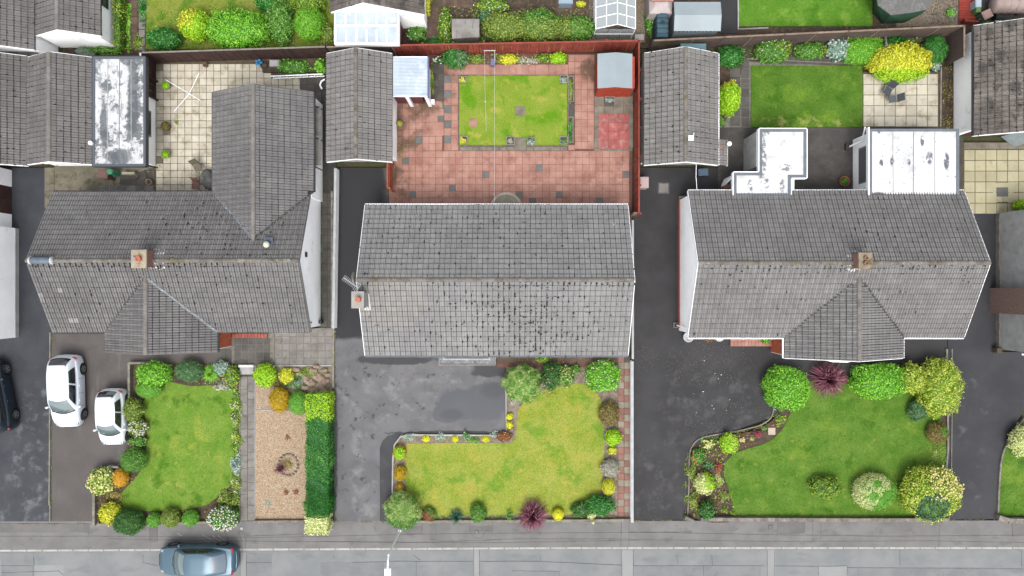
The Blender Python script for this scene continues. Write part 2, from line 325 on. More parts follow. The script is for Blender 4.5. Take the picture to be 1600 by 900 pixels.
M['lawn_rear_right'] = lawnmat('lawn_rear_right', C(88, 130, 42), C(108, 146, 54), [dict(c=C(128, 166, 54), n=(.7, .5, .66), f=.7), dict(c=C(188, 184, 110), n=(1.6, .5, .66), e=[(1260, 190, 90, 10)], f=.7), dict(c=C(58, 110, 22), n=(.9, .56, .68), f=.6)])
M['lawn_top'] = lawnmat('lawn_top', C(96, 150, 44), C(114, 162, 56), [dict(c=C(150, 190, 76), n=(1, .5, .66), f=.6), dict(c=C(66, 124, 26), n=(.9, .54, .68), f=.6)])
M['lawn_scruffy'] = lawnmat('lawn_scruffy', C(140, 158, 58), C(160, 168, 78), [dict(c=C(92, 140, 36), n=(.8, .5, .62), f=.8), dict(c=C(184, 170, 110), n=(2.4, .55, .7), f=.6)])
M['grassblade'] = leafmat('grass_blades', C(84, 128, 30), C(124, 160, 46), C(176, 186, 84))

big = MB().box(-260, -260, -0.6, 260, 260, -0.16).build('ground', M['scrub']); tag(big, kind='structure')
# road with opposite pavement and verge further down (outside the photo)
KL = lambda u: 862 - 4.2 * min(max(u, 0), 900) / 900.0                       # kerb line in the photo
road = ground_piece('road', [(-1300, 862), (0, 862), (900, 858.3), (1600, 858.3), (2900, 858.3), (2900, 1030), (-1300, 1030)], -0.10, M['road'], thick=.3)
pav2 = ground_piece('pavement_opposite', rect(-1300, 1034, 2900, 1085), 0.0, M['pavement'], thick=.3)
pav = ground_piece('pavement', [(-1300, 816), (2900, 812), (2900, 855.3), (900, 855.3), (0, 859), (-1300, 859)], 0.0, M['pavement'], thick=.3)
kerb = tag(MB().prism(wp([(-1300, 859), (0, 859), (900, 855.3), (2900, 855.3), (2900, 858.6), (900, 858.6), (0, 862.3), (-1300, 862.3)]), -.3, -.02).build('kerb', M['edging']), kind='structure')
tmpl = None; u = -30.0; i = 0
while u < 1635:
    a = W(u, KL(u) - 1.6); b = W(u + 23.4, KL(u + 23.4) - 1.6)
    d = Vector((b[0] - a[0], b[1] - a[1])); ang = math.atan2(d.y, d.x)
    if tmpl is None:
        tmpl = bpy.data.meshes.new('kerb_stone'); q = MB().cbox(0, -.065, -.2, .905, .065, .008, .015)
        tmpl.from_pydata(q.v, [], q.f); tmpl.materials.append(M['kerb'])
    o = bpy.data.objects.new('kerb_stone', tmpl); link(o, kerb); o.location = Vector((a[0], a[1], rng.uniform(-.004, .004))) - org(kerb); o.rotation_euler = (0, 0, ang + rng.uniform(-.004, .004)); o.scale = (1, 1, 1)
    u += 24.0 if i % 9 else 24.6; i += 1
# patches and tar joints on the road and pavement
def patches(name, polys, z, mat): 
    mb = MB()
    for p in polys: mb.prism(wp(wob(p, .25, 30)), z - .006, z)
    return tag(mb.build(name, mat), kind='structure')
patches('road_patch', [rect(49, 884, 98, 930), rect(972, 859.5, 990, 1025), rect(1200, 859.5, 1212, 1025), rect(740, 859.5, 749, 1025), rect(375, 864, 384, 1025), rect(1280, 885, 1325, 960)], -.096, M['road_patch_pale'])
patches('road_patch', [rect(0, 864, 52, 1000), rect(500, 880, 600, 1000), rect(384, 866, 424, 1000), rect(845, 893, 875, 1000), rect(990, 885, 1190, 1000), rect(1340, 888, 1560, 1010)], -.0955, M['road_patch'])
patches('pavement_patch', [rect(234, 820, 246, 846), rect(630, 822, 660, 833), rect(672, 818, 681, 845), rect(1582, 815, 1640, 838), rect(735, 822, 770, 831), rect(1214, 815, 1257, 833), rect(0, 818, 140, 832)], .004, M['pavement_patch'])
patches('pavement_patch', [rect(970, 815, 984, 852), rect(1270, 814, 1282, 845), rect(525, 817, 610, 830), rect(985, 815, 1075, 831)], .0045, M['pavement'])
def joints(name, lines, z, w=.028):
    mb = MB()
    for ln in lines:
        pts = []
        for i in range(len(ln) - 1):
            a, b = ln[i], ln[i + 1]; n = max(1, int(math.hypot(b[0] - a[0], b[1] - a[1]) / 14))
            pts += [(a[0] + (b[0] - a[0]) * t / n + rng.uniform(-.25, .25), a[1] + (b[1] - a[1]) * t / n + rng.uniform(-.25, .25)) for t in range(n)]
        pts.append(ln[-1]); ribbon(mb, pts, w * rng.uniform(.7, 1.2), z - .004, z)
    return tag(mb.build(name, M['tar']), kind='structure')
joints('tar_joint', [[(0, 818.5), (150, 818.5)], [(0, 838), (170, 838), (400, 840), (700, 834), (1080, 831)], [(234, 820), (246, 820), (246, 846), (234, 846), (234, 820)], [(380, 838), (512, 833)],
    [(500, 846), (660, 848), (800, 842), (984, 842)], [(984, 831), (1180, 835), (1400, 838), (1600, 836)], [(984, 843), (1200, 846), (1460, 845), (1600, 848)], [(670, 821), (681, 821), (681, 843), (671, 843)],
    [(628, 834), (660, 834), (660, 821)], [(733, 815), (734, 829), (741, 841), (752, 841), (759, 829), (769, 829), (769, 815)], [(971, 816), (970, 853)], [(983, 816), (983, 853)], [(1581, 816), (1582, 838)],
    [(1215, 815), (1214, 838)], [(1270, 846), (1270, 816)], [(1283, 816), (1282, 845)], [(1257, 816), (1257, 833), (1214, 833)], [(138, 832), (138, 838)], [(170, 842), (420, 846), (780, 848), (1000, 844)], [(586, 829), (586, 822)], [(340, 825), (352, 831), (358, 845)], [(372, 830), (378, 846)], [(392, 830), (384, 840), (384, 856)], [(1468, 820), (1467, 855)]], .0085)
joints('tar_joint', [[(0, 885), (50, 885), (50, 1000)], [(50, 870), (52, 885)], [(222, 868), (222, 880), (245, 885)], [(384, 866), (384, 1000)], [(374, 866), (375, 1000)], [(384, 880), (424, 880)], [(550, 880), (620, 878), (650, 878), (740, 878)], [(650, 878), (650, 1000)], [(740, 860), (740, 1000)], [(749, 860), (749, 1000)],
    [(749, 878), (840, 878), (972, 884)], [(972, 860), (972, 1000)], [(990, 860), (990, 1000)], [(990, 885), (1194, 885)], [(1058, 868), (1060, 884)], [(1113, 868), (1114, 884)], [(1200, 860), (1200, 1000)], [(1211, 860), (1211, 1000)], [(1211, 885), (1280, 886)], [(1280, 900), (1280, 886), (1325, 885), (1325, 900)], [(1325, 888), (1600, 890)],
    [(800, 893), (874, 894), (874, 1000)], [(1100, 884), (1100, 1000)], [(844, 868), (845, 878)], [(645, 868), (656, 876)], [(520, 868), (522, 874)], [(0, 896), (90, 893), (98, 900)], [(1407, 860), (1408, 884)], [(1590, 859), (1598, 862), (1598, 885), (1600, 885)]], -.0915)
jm = MB()
for ln in ([(316, 835), (322, 839), (330, 842), (338, 847)], [(332, 836), (338, 842), (346, 846)], [(340, 836), (346, 841), (352, 845)], [(277, 833), (285, 838)], [(320, 845), (328, 847)]): ribbon(jm, [(a + rng.uniform(-.5, .5), b + rng.uniform(-.5, .5)) for a, b in smoothline(ln, 4)], .03, .004, .0095)
tag(jm.build('filled_crack', M['kerb']), kind='structure')

# driveways
ground_piece('driveway_far_left', [(-420, 262), (80, 262), (80, 818), (-420, 818)], -.002, M['drive_blue'])
ground_piece('driveway_left', [(80.2, 517), (362, 517), (362, 560), (362, 818), (80.2, 818)], -.004, M['drive_brown'])
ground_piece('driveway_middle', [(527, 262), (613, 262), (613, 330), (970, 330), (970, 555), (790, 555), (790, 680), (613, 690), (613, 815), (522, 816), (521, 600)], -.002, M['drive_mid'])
ground_piece('driveway_repair_strip', wob([(593.5, 814), (593.5, 700), (597, 690), (606, 681), (628, 676.5), (640, 675), (628, 684), (617, 692), (613.5, 704), (613, 814)], .3, 14), .004, M['drive_new'], thick=.02)
ground_piece('driveway_right', [(989, 262), (1130, 262), (1130, 330), (1480, 330), (1480, 640), (1340, 600), (1225, 645), (1100, 690), (1080, 720), (1078, 812), (989, 813)], -.002, M['drive_black'])
ground_piece('driveway_far_right', [(1481, 333), (1562, 333), (1562, 550), (1700, 550), (1700, 620), (1600, 640), (1566, 700), (1561, 760), (1559, 811), (1478, 812), (1478, 560), (1481, 560)], -.003, M['drive_right'])
ground_piece('side_path_left', [(498, 95), (527, 95), (521, 512), (498, 512)], -.004, M['joint_black'])
# garden soil under each bed
ground_piece('flower_bed_soil', [(207, 568), (374, 568), (374, 812), (154, 817), (152, 772), (164, 742), (180, 728), (198, 728), (205, 700), (207, 680)], .02, M['soil'])
ground_piece('flower_bed_soil', [(398, 572), (519, 572), (517, 812), (398, 812)], .004, M['soil_pale'])
ground_piece('flower_bed_soil', [(791, 556), (966, 556), (966, 812), (615, 812), (615, 700), (626, 681), (791, 681)], .02, M['soil_pale'])
ground_piece('flower_bed_soil', smoothpoly([(1230, 605), (1217, 640), (1205, 658), (1180, 672), (1150, 679), (1112, 685), (1090, 695), (1079, 715), (1078, 760), (1078, 806), (1160, 808), (1260, 700)], 4), .015, M['soil'])
ground_piece('garden_soil_right', [(1222, 612), (1478, 600), (1478, 808), (1140, 808), (1142, 704), (1215, 668)], .01, M['soil'])
ground_piece('flower_bed_soil', [(1118, 60), (1478, 52), (1472, 106), (1340, 104), (1165, 96), (1130, 200), (1120, 200)], .004, M['soil'])
ground_piece('soil_strip', rect(1470, 104, 1492, 215), .004, M['soil'])
ground_piece('flower_bed_soil', rect(672, 84, 887, 101), .03, M['soil_pale'])
ground_piece('rear_garden_soil', [(-60, -120), (1700, -120), (1700, 52), (1000, 75), (500, 88), (-60, 92)], -.04, M['soil'])
# lawns
def lawn(name, pts, mat, z, dens=240, sm=True, label=None):
    P = smoothpoly(pts, 4) if sm else pts
    o = ground_piece(name, wob(P, .35, 5), z, mat)
    w = np.array(wp(P)); x0, y0 = w.min(0); x1, y1 = w.max(0); n = int((x1 - x0) * (y1 - y0) * dens)
    x = nr.uniform(x0, x1, n); y = nr.uniform(y0, y1, n); ins = np.zeros(n, bool); j = len(w) - 1
    for i in range(len(w)):
        xi, yi = w[i]; xj, yj = w[j]
        c = ((yi > y) != (yj > y)) & (x < (xj - xi) * (y - yi) / (yj - yi + 1e-12) + xi); ins ^= c; j = i
    x, y = x[ins], y[ins]; n = len(x); a = nr.uniform(0, 6.28, n); h = nr.uniform(.02, .045, n); ww = .012; lean = nr.uniform(-.03, .03, (n, 2))
    V = np.zeros((n, 3, 3)); V[:, 0] = np.c_[x - np.cos(a) * ww, y - np.sin(a) * ww, np.full(n, z - .002)]; V[:, 1] = np.c_[x + np.cos(a) * ww, y + np.sin(a) * ww, np.full(n, z - .002)]
    V[:, 2] = np.c_[x + lean[:, 0], y + lean[:, 1], z + h]
    g = npmesh('grass', V.reshape(-1, 3), np.arange(3 * n).reshape(n, 3), nr.random(n), mat, kind='stuff', loc=(float(x0), float(y0), z))
    return o
lawn('lawn_left', [(262, 597), (300, 603), (345, 603), (368, 618), (371, 690), (368, 745), (345, 772), (322, 789), (290, 796), (250, 798), (215, 797), (190, 790), (188, 774), (213, 745), (227, 722), (230, 670), (224, 632), (236, 612)], M['lawn_left'], .035)
lawn('lawn_front', [(812, 636), (832, 617), (860, 607), (890, 600), (912, 600), (930, 612), (940, 628), (942, 660), (944, 700), (941, 750), (930, 790), (900, 802), (860, 804), (800, 804), (740, 805), (690, 806), (660, 806), (640, 800), (635, 770), (634, 740), (634, 698), (645, 693), (700, 692), (770, 692), (798, 691), (806, 680), (808, 655)], M['lawn_front'], .035)
lawn('lawn_right', [(1250, 612), (1235, 645), (1222, 670), (1200, 690), (1172, 700), (1148, 708), (1134, 722), (1131, 740), (1138, 765), (1146, 790), (1152, 806), (1300, 807), (1478, 806), (1479, 745), (1477, 690), (1470, 655), (1466, 596), (1400, 590), (1300, 590), (1262, 598)], M['lawn_right'], .035)
lawn('lawn_back', rect(717.5, 119, 886.5, 227), M['lawn_back'], .06, sm=False)
lawn('lawn_rear_right', rect(1173, 103, 1347, 198.5), M['lawn_rear_right'], .03, sm=False)
lawn('lawn_far_right', smoothline([(1600, 655), (1578, 690), (1566, 715), (1562, 750), (1560, 806)], 4) + [(1760, 806), (1760, 655)], M['lawn_right'], .035, sm=False)
lawn('lawn_top_right', rect(1153, -60, 1363, 41), M['lawn_top'], .02, sm=False, dens=150)
lawn('lawn_top_left', [(231, -60), (400, -60), (470, -60), (522, -60), (520, 74), (240, 77), (228, 76)], M['lawn_scruffy'], .01, dens=150, sm=False)
# edges of the lawns, kerbs and low boundary courses
def edging(name, pts, w, h, mat, label=None, cat=None, kind='structure', closed=False, z0=-.1):
    o = ribbon(MB(), pts, w, z0, h, closed).build(name, mat); return tag(o, label, cat, None, kind)
edging('lawn_edging', rect(716, 118, 888, 228.3), .07, .075, M['joint_pale'], closed=True)
edging('drive_edging', [(79.5, 519), (78.7, 700), (78, 788), (79.5, 790), (79, 814)], .07, .09, M['edging'])
edging('bed_kerb', [(790.5, 600), (791, 680), (640, 679), (626, 682), (617, 694), (614.5, 712), (613.5, 770)], .09, .13, M['kerb'])
edging('bed_kerb', smoothline([(1209, 636), (1204, 652), (1190, 663), (1170, 669), (1148, 674), (1118, 679), (1096, 684), (1083, 694), (1077, 712), (1076, 760), (1074, 806)], 6), .07, .08, M['edging'])
edging('bed_kerb', smoothline([(1600, 652), (1582, 678), (1566, 708), (1561, 745), (1558, 806)], 6), .1, .1, M['wallstone'])
edging('drive_edging', [(1478, 545), (1479, 640), (1480, 700), (1477, 735), (1475, 765)], .1, .12, M['edging'])
edging('drive_edging', [(1487, 545), (1487, 640), (1486, 735)], .05, .05, M['edging'])
edging('path_edging', [(399, 570), (399, 812)], .06, .05, M['kerb'])
edging('path_edging', [(374.5, 586), (374.5, 812)], .05, .05, M['edging'])
edging('path_edging', [(1166, 92), (1345, 100)], .05, .03, M['edging'])
edging('gravel_edging', [(399, 641), (427, 641)], .06, .06, M['kerb'])
# ------------------------------------------------------------------ patios and slab paths, each slab a piece of its own
_meshc = {}
def slab_mesh(name, lx, ly, mat, c=.008, t=.04):
    k = (name, round(lx, 3), round(ly, 3), mat.name)
    if k not in _meshc:
        me = bpy.data.meshes.new(name); q = MB().cbox(-lx / 2, -ly / 2, -t, lx / 2, ly / 2, 0, c); me.from_pydata(q.v, [], q.f); me.materials.append(mat); _meshc[k] = me
    return _meshc[k]
class Paving:
    def __init__(s, name, pts, z, bedmat, limit=300): s.base = ground_piece(name, pts, z - .013, bedmat); s.z = z; s.items = []; s.limit = limit
    def grid(s, u0, v0, nu, nv, du, dv, choose, gap=.014, jit=.25, skip=None):
        for j in range(nv):
            for i in range(nu):
                uc, vc = u0 + (i + .5) * du, v0 + (j + .5) * dv
                if skip and skip(uc, vc): continue
                m = choose(i, j, uc, vc)
                if m is None: continue
                s.items.append((uc, vc, du * PX - gap, dv * PX - gap, m, jit))
        return s
    def one(s, u0, v0, u1, v1, m, gap=.014): s.items.append(((u0 + u1) / 2, (v0 + v1) / 2, (u1 - u0) * PX - gap, (v1 - v0) * PX - gap, m, .1)); return s
    def done(s, name='paving_slab'):
        it = sorted(s.items, key=lambda q: (q[0] - 800) ** 2 + (q[1] - 450) ** 2); mats = []; mb = MB(); bo = org(s.base)
        for n, (uc, vc, lx, ly, m, jit) in enumerate(it):
            x, y, _ = W(uc, vc); z = s.z + rng.uniform(-.003, .003); x += rng.uniform(-1, 1) * .004; y += rng.uniform(-1, 1) * .004
            if n < s.limit:
                o = bpy.data.objects.new(name, slab_mesh(name, lx, ly, m)); link(o, s.base); o.location = Vector((x, y, z)) - bo
                o.rotation_euler = (rng.uniform(-.004, .004), rng.uniform(-.004, .004), rng.uniform(-.006, .006))
            else:
                if m not in mats: mats.append(m)
                mb.cbox(x - lx / 2, y - ly / 2, z - .04, x + lx / 2, y + ly / 2, z, .008, mats.index(m))
        if mb.v: mb.build(name + 's_far', mats, parent=s.base, kind='stuff').name = name + '_field'
# middle rear garden: terracotta slabs
P = Paving('patio_middle', [(607, 228), (612, 150), (618, 100), (672, 86), (720, 84), (887, 84), (988, 84), (988, 345), (970, 345), (970, 322), (607, 322)], .05, M['joint_red'])
grey_at = [(842, 261), (979, 270), (811, 303), (872, 302), (827, 312), (935, 312), (699, 230), (759, 272), (707, 292), (645, 303), (636, 252), (656, 221)]
def pink(i, j, u, v):
    for a, b in grey_at:
        if abs(u - a) <= 5.2 and abs(v - b) <= 5.2: return M['slab_grey']
    return M['slab_pink']
P.grid(608, 236, 36, 8, 10.42, 10.5, pink)
P.grid(608, 158, 8, 7, 10.42, 11.1, pink, skip=lambda u, v: u < 621 or u > 693)
P.grid(694, 118, 2, 10, 11.2, 11.75, lambda i, j, u, v: M['slab_grey'] if (i == 0 and j in (0, 2, 4, 6, 8)) else M['slab_pink'])
P.grid(673, 160, 2, 5, 10.4, 10.4, lambda i, j, u, v: M['slab_grey'] if i == 1 and j in (0, 2) else M['slab_pink'])
P.grid(676, 96, 2, 6, 9, 9.8, lambda i, j, u, v: M['slab_dark'])
P.grid(694, 101, 19, 1, 10.2, 16.5, lambda i, j, u, v: M['slab_pink'], gap=.004)
P.grid(888, 86, 4, 3, 10.2, 10.3, lambda i, j, u, v: M['slab_pink'])
P.grid(898, 117, 3, 10, 10, 11.6, lambda i, j, u, v: M['slab_pink'])
P.grid(888, 162, 1, 2, 10, 10.5, lambda i, j, u, v: M['slab_dark'])
P.grid(718, 229.5, 16, 1, 10.5, 6.2, lambda i, j, u, v: M['slab_stone'])
P.grid(888, 227, 1, 1, 10, 8, lambda i, j, u, v: M['slab_pink'])
P.grid(928.5, 150, 4, 5, 15.2, 16.2, lambda i, j, u, v: M['slab_dark'] if (i == 1 and j == 0) else M['slab_stone'])
P.grid(928.5, 231.5, 12, 1, 5, 4.6, lambda i, j, u, v: M['slab_stone'])
P.grid(960, 90, 3, 6, 10, 10, lambda i, j, u, v: M['slab_dark'])
P.done()
P = Paving('red_square', rect(935, 178, 982.6, 233), .064, M['joint_red'])
P.grid(935, 178, 3, 4, 15.8, 13.7, lambda i, j, u, v: M['slab_red'], gap=.01).done()
# left rear garden: cream slabs
P = Paving('patio_left', [(240, 96), (510, 88), (500, 150), (500, 300), (240, 300)], .03, M['joint_dark'])
P.grid(244, 100, 8, 18, 11.25, 11.1, lambda i, j, u, v: M['slab_stone'] if (i * 7 + j * 5) % 13 == 0 and i < 2 else M['slab_cream'], gap=.028)
P.grid(334, 100, 8, 5, 11.25, 11.1, lambda i, j, u, v: M['slab_cream'], gap=.028)
P.grid(424, 122.2, 4, 4, 11.25, 11.1, lambda i, j, u, v: M['slab_cream'], gap=.028)
P.grid(469, 122, 3, 12, 11, 10.8, lambda i, j, u, v: M['slab_dark'])
P.done()
P = Paving('yard_left', rect(85, 256, 244, 300), .01, M['concrete'])
P.grid(155, 290, 6, 1, 14.2, 10, lambda i, j, u, v: M['slab_grey'] if i % 2 == 0 else M['slab_path'])
P.grid(187, 269, 4, 2, 13, 10, lambda i, j, u, v: M['slab_dark'])
P.done()
ground_piece('side_wall_path', rect(70, 262, 85, 325), .02, M['concrete'])
# dark slabs along the side of the left house
P = Paving('side_path', rect(502, 300, 520, 512), .006, M['joint_pale'])
P.grid(502.5, 302, 2, 19, 9, 11, lambda i, j, u, v: M['slab_dark'], gap=.02); P.done()
# slabs at the front door of the left house
P = Paving('front_patio_left', [(362, 517), (521, 512), (520, 571), (362, 571)], .03, M['joint_pale'])
P.grid(366, 528, 5, 4, 11.3, 11, lambda i, j, u, v: M['slab_dark'], gap=.03)
P.grid(430, 514, 8, 5, 11.2, 11.3, lambda i, j, u, v: M['slab_path'], gap=.03)
P.one(341, 546, 352, 562, M['slab_dark']).one(352, 546, 363, 562, M['slab_dark'])
P.done()
edging('patio_edging', [(428, 518), (428, 570)], .06, .05, M['wallstone']); edging('patio_edging', [(427, 571.5), (519, 571)], .07, .07, M['kerb']); edging('patio_edging', [(363.5, 527), (363.5, 569)], .06, .05, M['wallstone'])
edging('drive_wall_foot', [(521.5, 512), (521, 606)], .12, .12, M['wallstone'])
P = Paving('garden_path_left', rect(374.5, 586, 399, 814), .03, M['joint_dark'])
P.grid(375.5, 588, 1, 11, 11.3, 20.5, lambda i, j, u, v: M['slab_path']).grid(387.2, 588, 1, 19, 10.8, 11.85, lambda i, j, u, v: M['slab_path']); P.done()
st = thing('garden_step', 'white painted step at the top of the grey slab garden path', 'step', W(386, 577))
x0, y0, _ = W(375, 585); x1, y1, _ = W(397, 573.5); MB().cbox(x0, y0, 0, x1, y1, .10).build('lower_tread', layered('step_paint', C(206, 206, 204), C(180, 180, 178), 3, grain=.08), st)
x0, y0, _ = W(374, 573.5); x1, y1, _ = W(398, 569.5); MB().cbox(x0, y0, 0, x1, y1, .2).build('upper_tread', plain('white_step', C(245, 245, 242)), st)
ground_piece('gravel_bed', wob([(400, 642), (482, 642), (482, 811), (400, 811)], .3), .02, M['gravel'])
ground_piece('gravel_bed', wob([(400, 600), (432, 600), (432, 640), (400, 640)], .3), .021, M['gravel'])
# loose pebbles over the gravel
def pebbles(name, pts, n, z, mat, s=(.02, .045)):
    w = np.array(wp(pts)); x0, y0 = w.min(0); x1, y1 = w.max(0)
    x = nr.uniform(x0, x1, n); y = nr.uniform(y0, y1, n); a = nr.uniform(0, 6.28, n); q = nr.uniform(*s, n)
    base = np.array([(1, 0, 0), (0, 1, 0), (-1, 0, 0), (0, -1, 0), (0, 0, .7)])
    V = np.zeros((n, 5, 3))
    for k in range(5):
        V[:, k, 0] = x + q * (base[k, 0] * np.cos(a) - base[k, 1] * np.sin(a) * .7); V[:, k, 1] = y + q * (base[k, 0] * np.sin(a) + base[k, 1] * np.cos(a) * .7); V[:, k, 2] = z + q * base[k, 2]
    f = np.array([(0, 1, 4), (1, 2, 4), (2, 3, 4), (3, 0, 4)]); Fs = (np.arange(n)[:, None, None] * 5 + f).reshape(-1, 3)
    return npmesh(name, V.reshape(-1, 3), Fs, np.repeat(nr.random(n), 4), mat, kind='stuff', loc=(float(x0), float(y0), z))
M['pebble'] = leafmat('pebbles', C(168, 138, 108), C(216, 184, 148), C(236, 214, 186), C(244, 236, 226), rough=.8)
M['pebble_grey'] = leafmat('grey_pebbles', C(92, 84, 74), C(150, 136, 116), C(196, 184, 168), rough=.8)
pebbles('gravel', rect(401, 643, 481, 810), 14000, .02, M['pebble']); pebbles('gravel', rect(401, 601, 431, 639), 2600, .021, M['pebble'])
# path of red and grey slabs beside the middle front lawn
P = Paving('side_path_middle', rect(965, 555, 986, 812), .04, M['joint_dark'])
P.grid(965.5, 556, 2, 25, 10, 10.2, lambda i, j, u, v: (M['slab_stone'] if (i + j) % 2 else M['slab_brown2']) if v > 572 else M['slab_dark']) if False else None
M['slab_brown2'] = layered('dull_red_slab', C(178, 134, 122), C(160, 118, 106), 2, [dict(c=C(120, 100, 84), n=(3, .54, .7), f=.5)], piece=.1, grain=.1, bump=.3)
M['slab_pale2'] = layered('greenish_grey_slab', C(182, 172, 156), C(164, 154, 138), 2, [dict(c=C(120, 116, 92), n=(3, .54, .7), f=.5)], piece=.1, grain=.1, bump=.3)
P.grid(965.5, 556, 1, 25, 9.3, 10.2, lambda i, j, u, v: M['slab_brown2'] if j % 3 != 1 else M['slab_pale2']).grid(975.2, 556, 1, 25, 9.8, 10.2, lambda i, j, u, v: M['slab_dark'] if j < 1 else (M['slab_pale2'] if j % 2 else M['slab_brown2']))
P.done()
P = Paving('house_front_path', rect(776, 556, 966, 574), .045, M['joint_red'])
P.grid(777, 557, 15, 1, 12.5, 12, lambda i, j, u, v: M['slab_brown']).done()
# right rear: cream patio, dark path
P = Paving('patio_right', rect(1347, 112, 1472, 199), .03, M['joint_dark'])
P.grid(1348.5, 115.5, 7, 5, 16.7, 16.5, lambda i, j, u, v: M['slab_dark'] if (i == 0 and j == 0 and False) else M['slab_cream'], gap=.03)
P.done(); edging('patio_edging', [(1469, 106), (1468, 198)], .08, .12, M['edging'])
P = Paving('garden_path_right', [(1125, 82), (1345, 84), (1345, 103), (1174, 103), (1174, 199), (1125, 199)], .012, M['joint_pale'])
P.grid(1158, 92, 1, 7, 13, 15.2, lambda i, j, u, v: M['slab_dark'], gap=.03).grid(1188, 88, 11, 1, 14, 13, lambda i, j, u, v: M['joint_black'] if i > 8 else M['slab_dark'], gap=.035)
P.grid(1140, 106, 1, 6, 17, 15.2, lambda i, j, u, v: M['slab_dark'], gap=.03)
P.done()
ground_piece('yard_right', [(1122, 199), (1505, 199), (1505, 335), (1122, 335)], .006, M['concrete_dark'])
P = Paving('patio_far_right', [(1503, 222), (1700, 222), (1700, 334), (1503, 334)], .03, M['joint_dark'])
P.grid(1506, 234, 11, 6, 17, 16.7, lambda i, j, u, v: M['slab_yellow'] if i else M['slab_yellow'], gap=.035, skip=lambda u, v: 1550 < u < 1582 and 284 < v < 318)
P.one(1551, 285, 1583, 293, M['slab_yellow']).one(1551, 293, 1556, 307, M['slab_yellow']).one(1576, 293, 1583, 307, M['slab_yellow']).one(1551, 307, 1567, 316, M['slab_yellow']).one(1567, 307, 1583, 316, M['slab_yellow']).one(1557, 293, 1575, 307, M['slab_grey'])
P.one(1506, 223, 1545, 233, M['slab_stone']).one(1545, 223, 1600, 233, M['slab_stone'])
P.done()
# top strip
P = Paving('garden_path_top_left', rect(192, -20, 230, 84), .012, M['soil'])
P.grid(203, 0, 1, 6, 12, 13, lambda i, j, u, v: M['slab_brown'], gap=.05).grid(216, -6, 1, 7, 11, 13, lambda i, j, u, v: M['slab_path'], gap=.06); P.done()
P = Paving('brick_path_top', [(664, -20), (690, -20), (690, 12), (685, 60), (664, 60)], .012, M['joint_dark'])
P.grid(665, 12, 4, 8, 5, 6, lambda i, j, u, v: M['slab_brown']); P.done('brick_paver')
P = Paving('brick_patio_top', rect(690, -20, 740, 12), .013, M['joint_dark'])
P.grid(691, -18, 8, 5, 6, 6, lambda i, j, u, v: M['slab_brown']); P.done('brick_paver')
P = Paving('brick_patio_top', rect(868, -20, 922, 26), .013, M['joint_dark'])
P.grid(870, -18, 8, 7, 6.4, 6.2, lambda i, j, u, v: M['slab_brown']); P.done('brick_paver')
ground_piece('greenhouse_base', rect(920, -20, 1008, 66), .012, M['gravel_grey'])
ground_piece('driveway_top', rect(1124, -60, 1153, 52), .012, M['drive_black'])
ground_piece('gravel_bed', [(1400, -60), (1497, -60), (1497, 40), (1400, 42)], .012, M['gravel_grey']); pebbles('gravel', rect(1455, -5, 1496, 39), 2500, .012, M['pebble_grey'], s=(.02, .06))
ground_piece('yard_top_right', rect(1524, -60, 1700, 50), .012, M['joint_black'])
edging('lawn_edging', [(1153, -20), (1153, 46), (1200, 44)], .08, .08, M['kerb'])
# half round door step
st = MB(); c = W(791, 326); n = 24
for r0, r1, z0, z1 in ((.82, 1.0, .05, .14), (0.0, .80, .05, .12)):
    for k in range(n):
        a, b = math.pi * k / n, math.pi * (k + 1) / n
        if r0 > 0: st.prism([(c[0] + r0 * math.cos(a), c[1] + r0 * math.sin(a)), (c[0] + r1 * math.cos(a), c[1] + r1 * math.sin(a)), (c[0] + r1 * math.cos(b), c[1] + r1 * math.sin(b)), (c[0] + r0 * math.cos(b), c[1] + r0 * math.sin(b))], z0, z1, 0, .8)
        else: st.prism([(c[0], c[1]), (c[0] + r1 * math.cos(a), c[1] + r1 * math.sin(a)), (c[0] + r1 * math.cos(b), c[1] + r1 * math.sin(b))], z0, z1, 1, .5)
tag(st.build('door_step', [layered('pale_step_edge', C(220, 206, 190), C(200, 186, 170), 3, grain=.1), layered('pale_step_top', C(190, 184, 164), C(168, 162, 142), 3, grain=.12)]), 'half round stone step at the back of the middle house', 'step')
# manhole covers
for (u, v, s, mt, lb) in ((1037, 294, 9, M['slab_path'], 'square grey inspection cover in the black drive behind the right house'), (745, 831, 3.4, M['pavement'], 'small square cover in the pavement below the purple plant'), (1204, 823.5, 3.8, M['pavement_patch'], 'square cover in the pavement in front of the right hand lawn'), (377.5, 826, 3, M['kerb'], 'tiny pale square cover in the pavement near the parked blue car')):
    m_ = thing('manhole_cover', lb, 'manhole cover', W(u, v)); x, y, _ = W(u, v); h = s * PX
    MB().cbox(x - h, y - h, -.02, x + h, y + h, .012).build('frame', M['tar'], m_); MB().cbox(x - h * .82, y - h * .82, -.02, x + h * .82, y + h * .82, .02).build('lid', mt, m_)
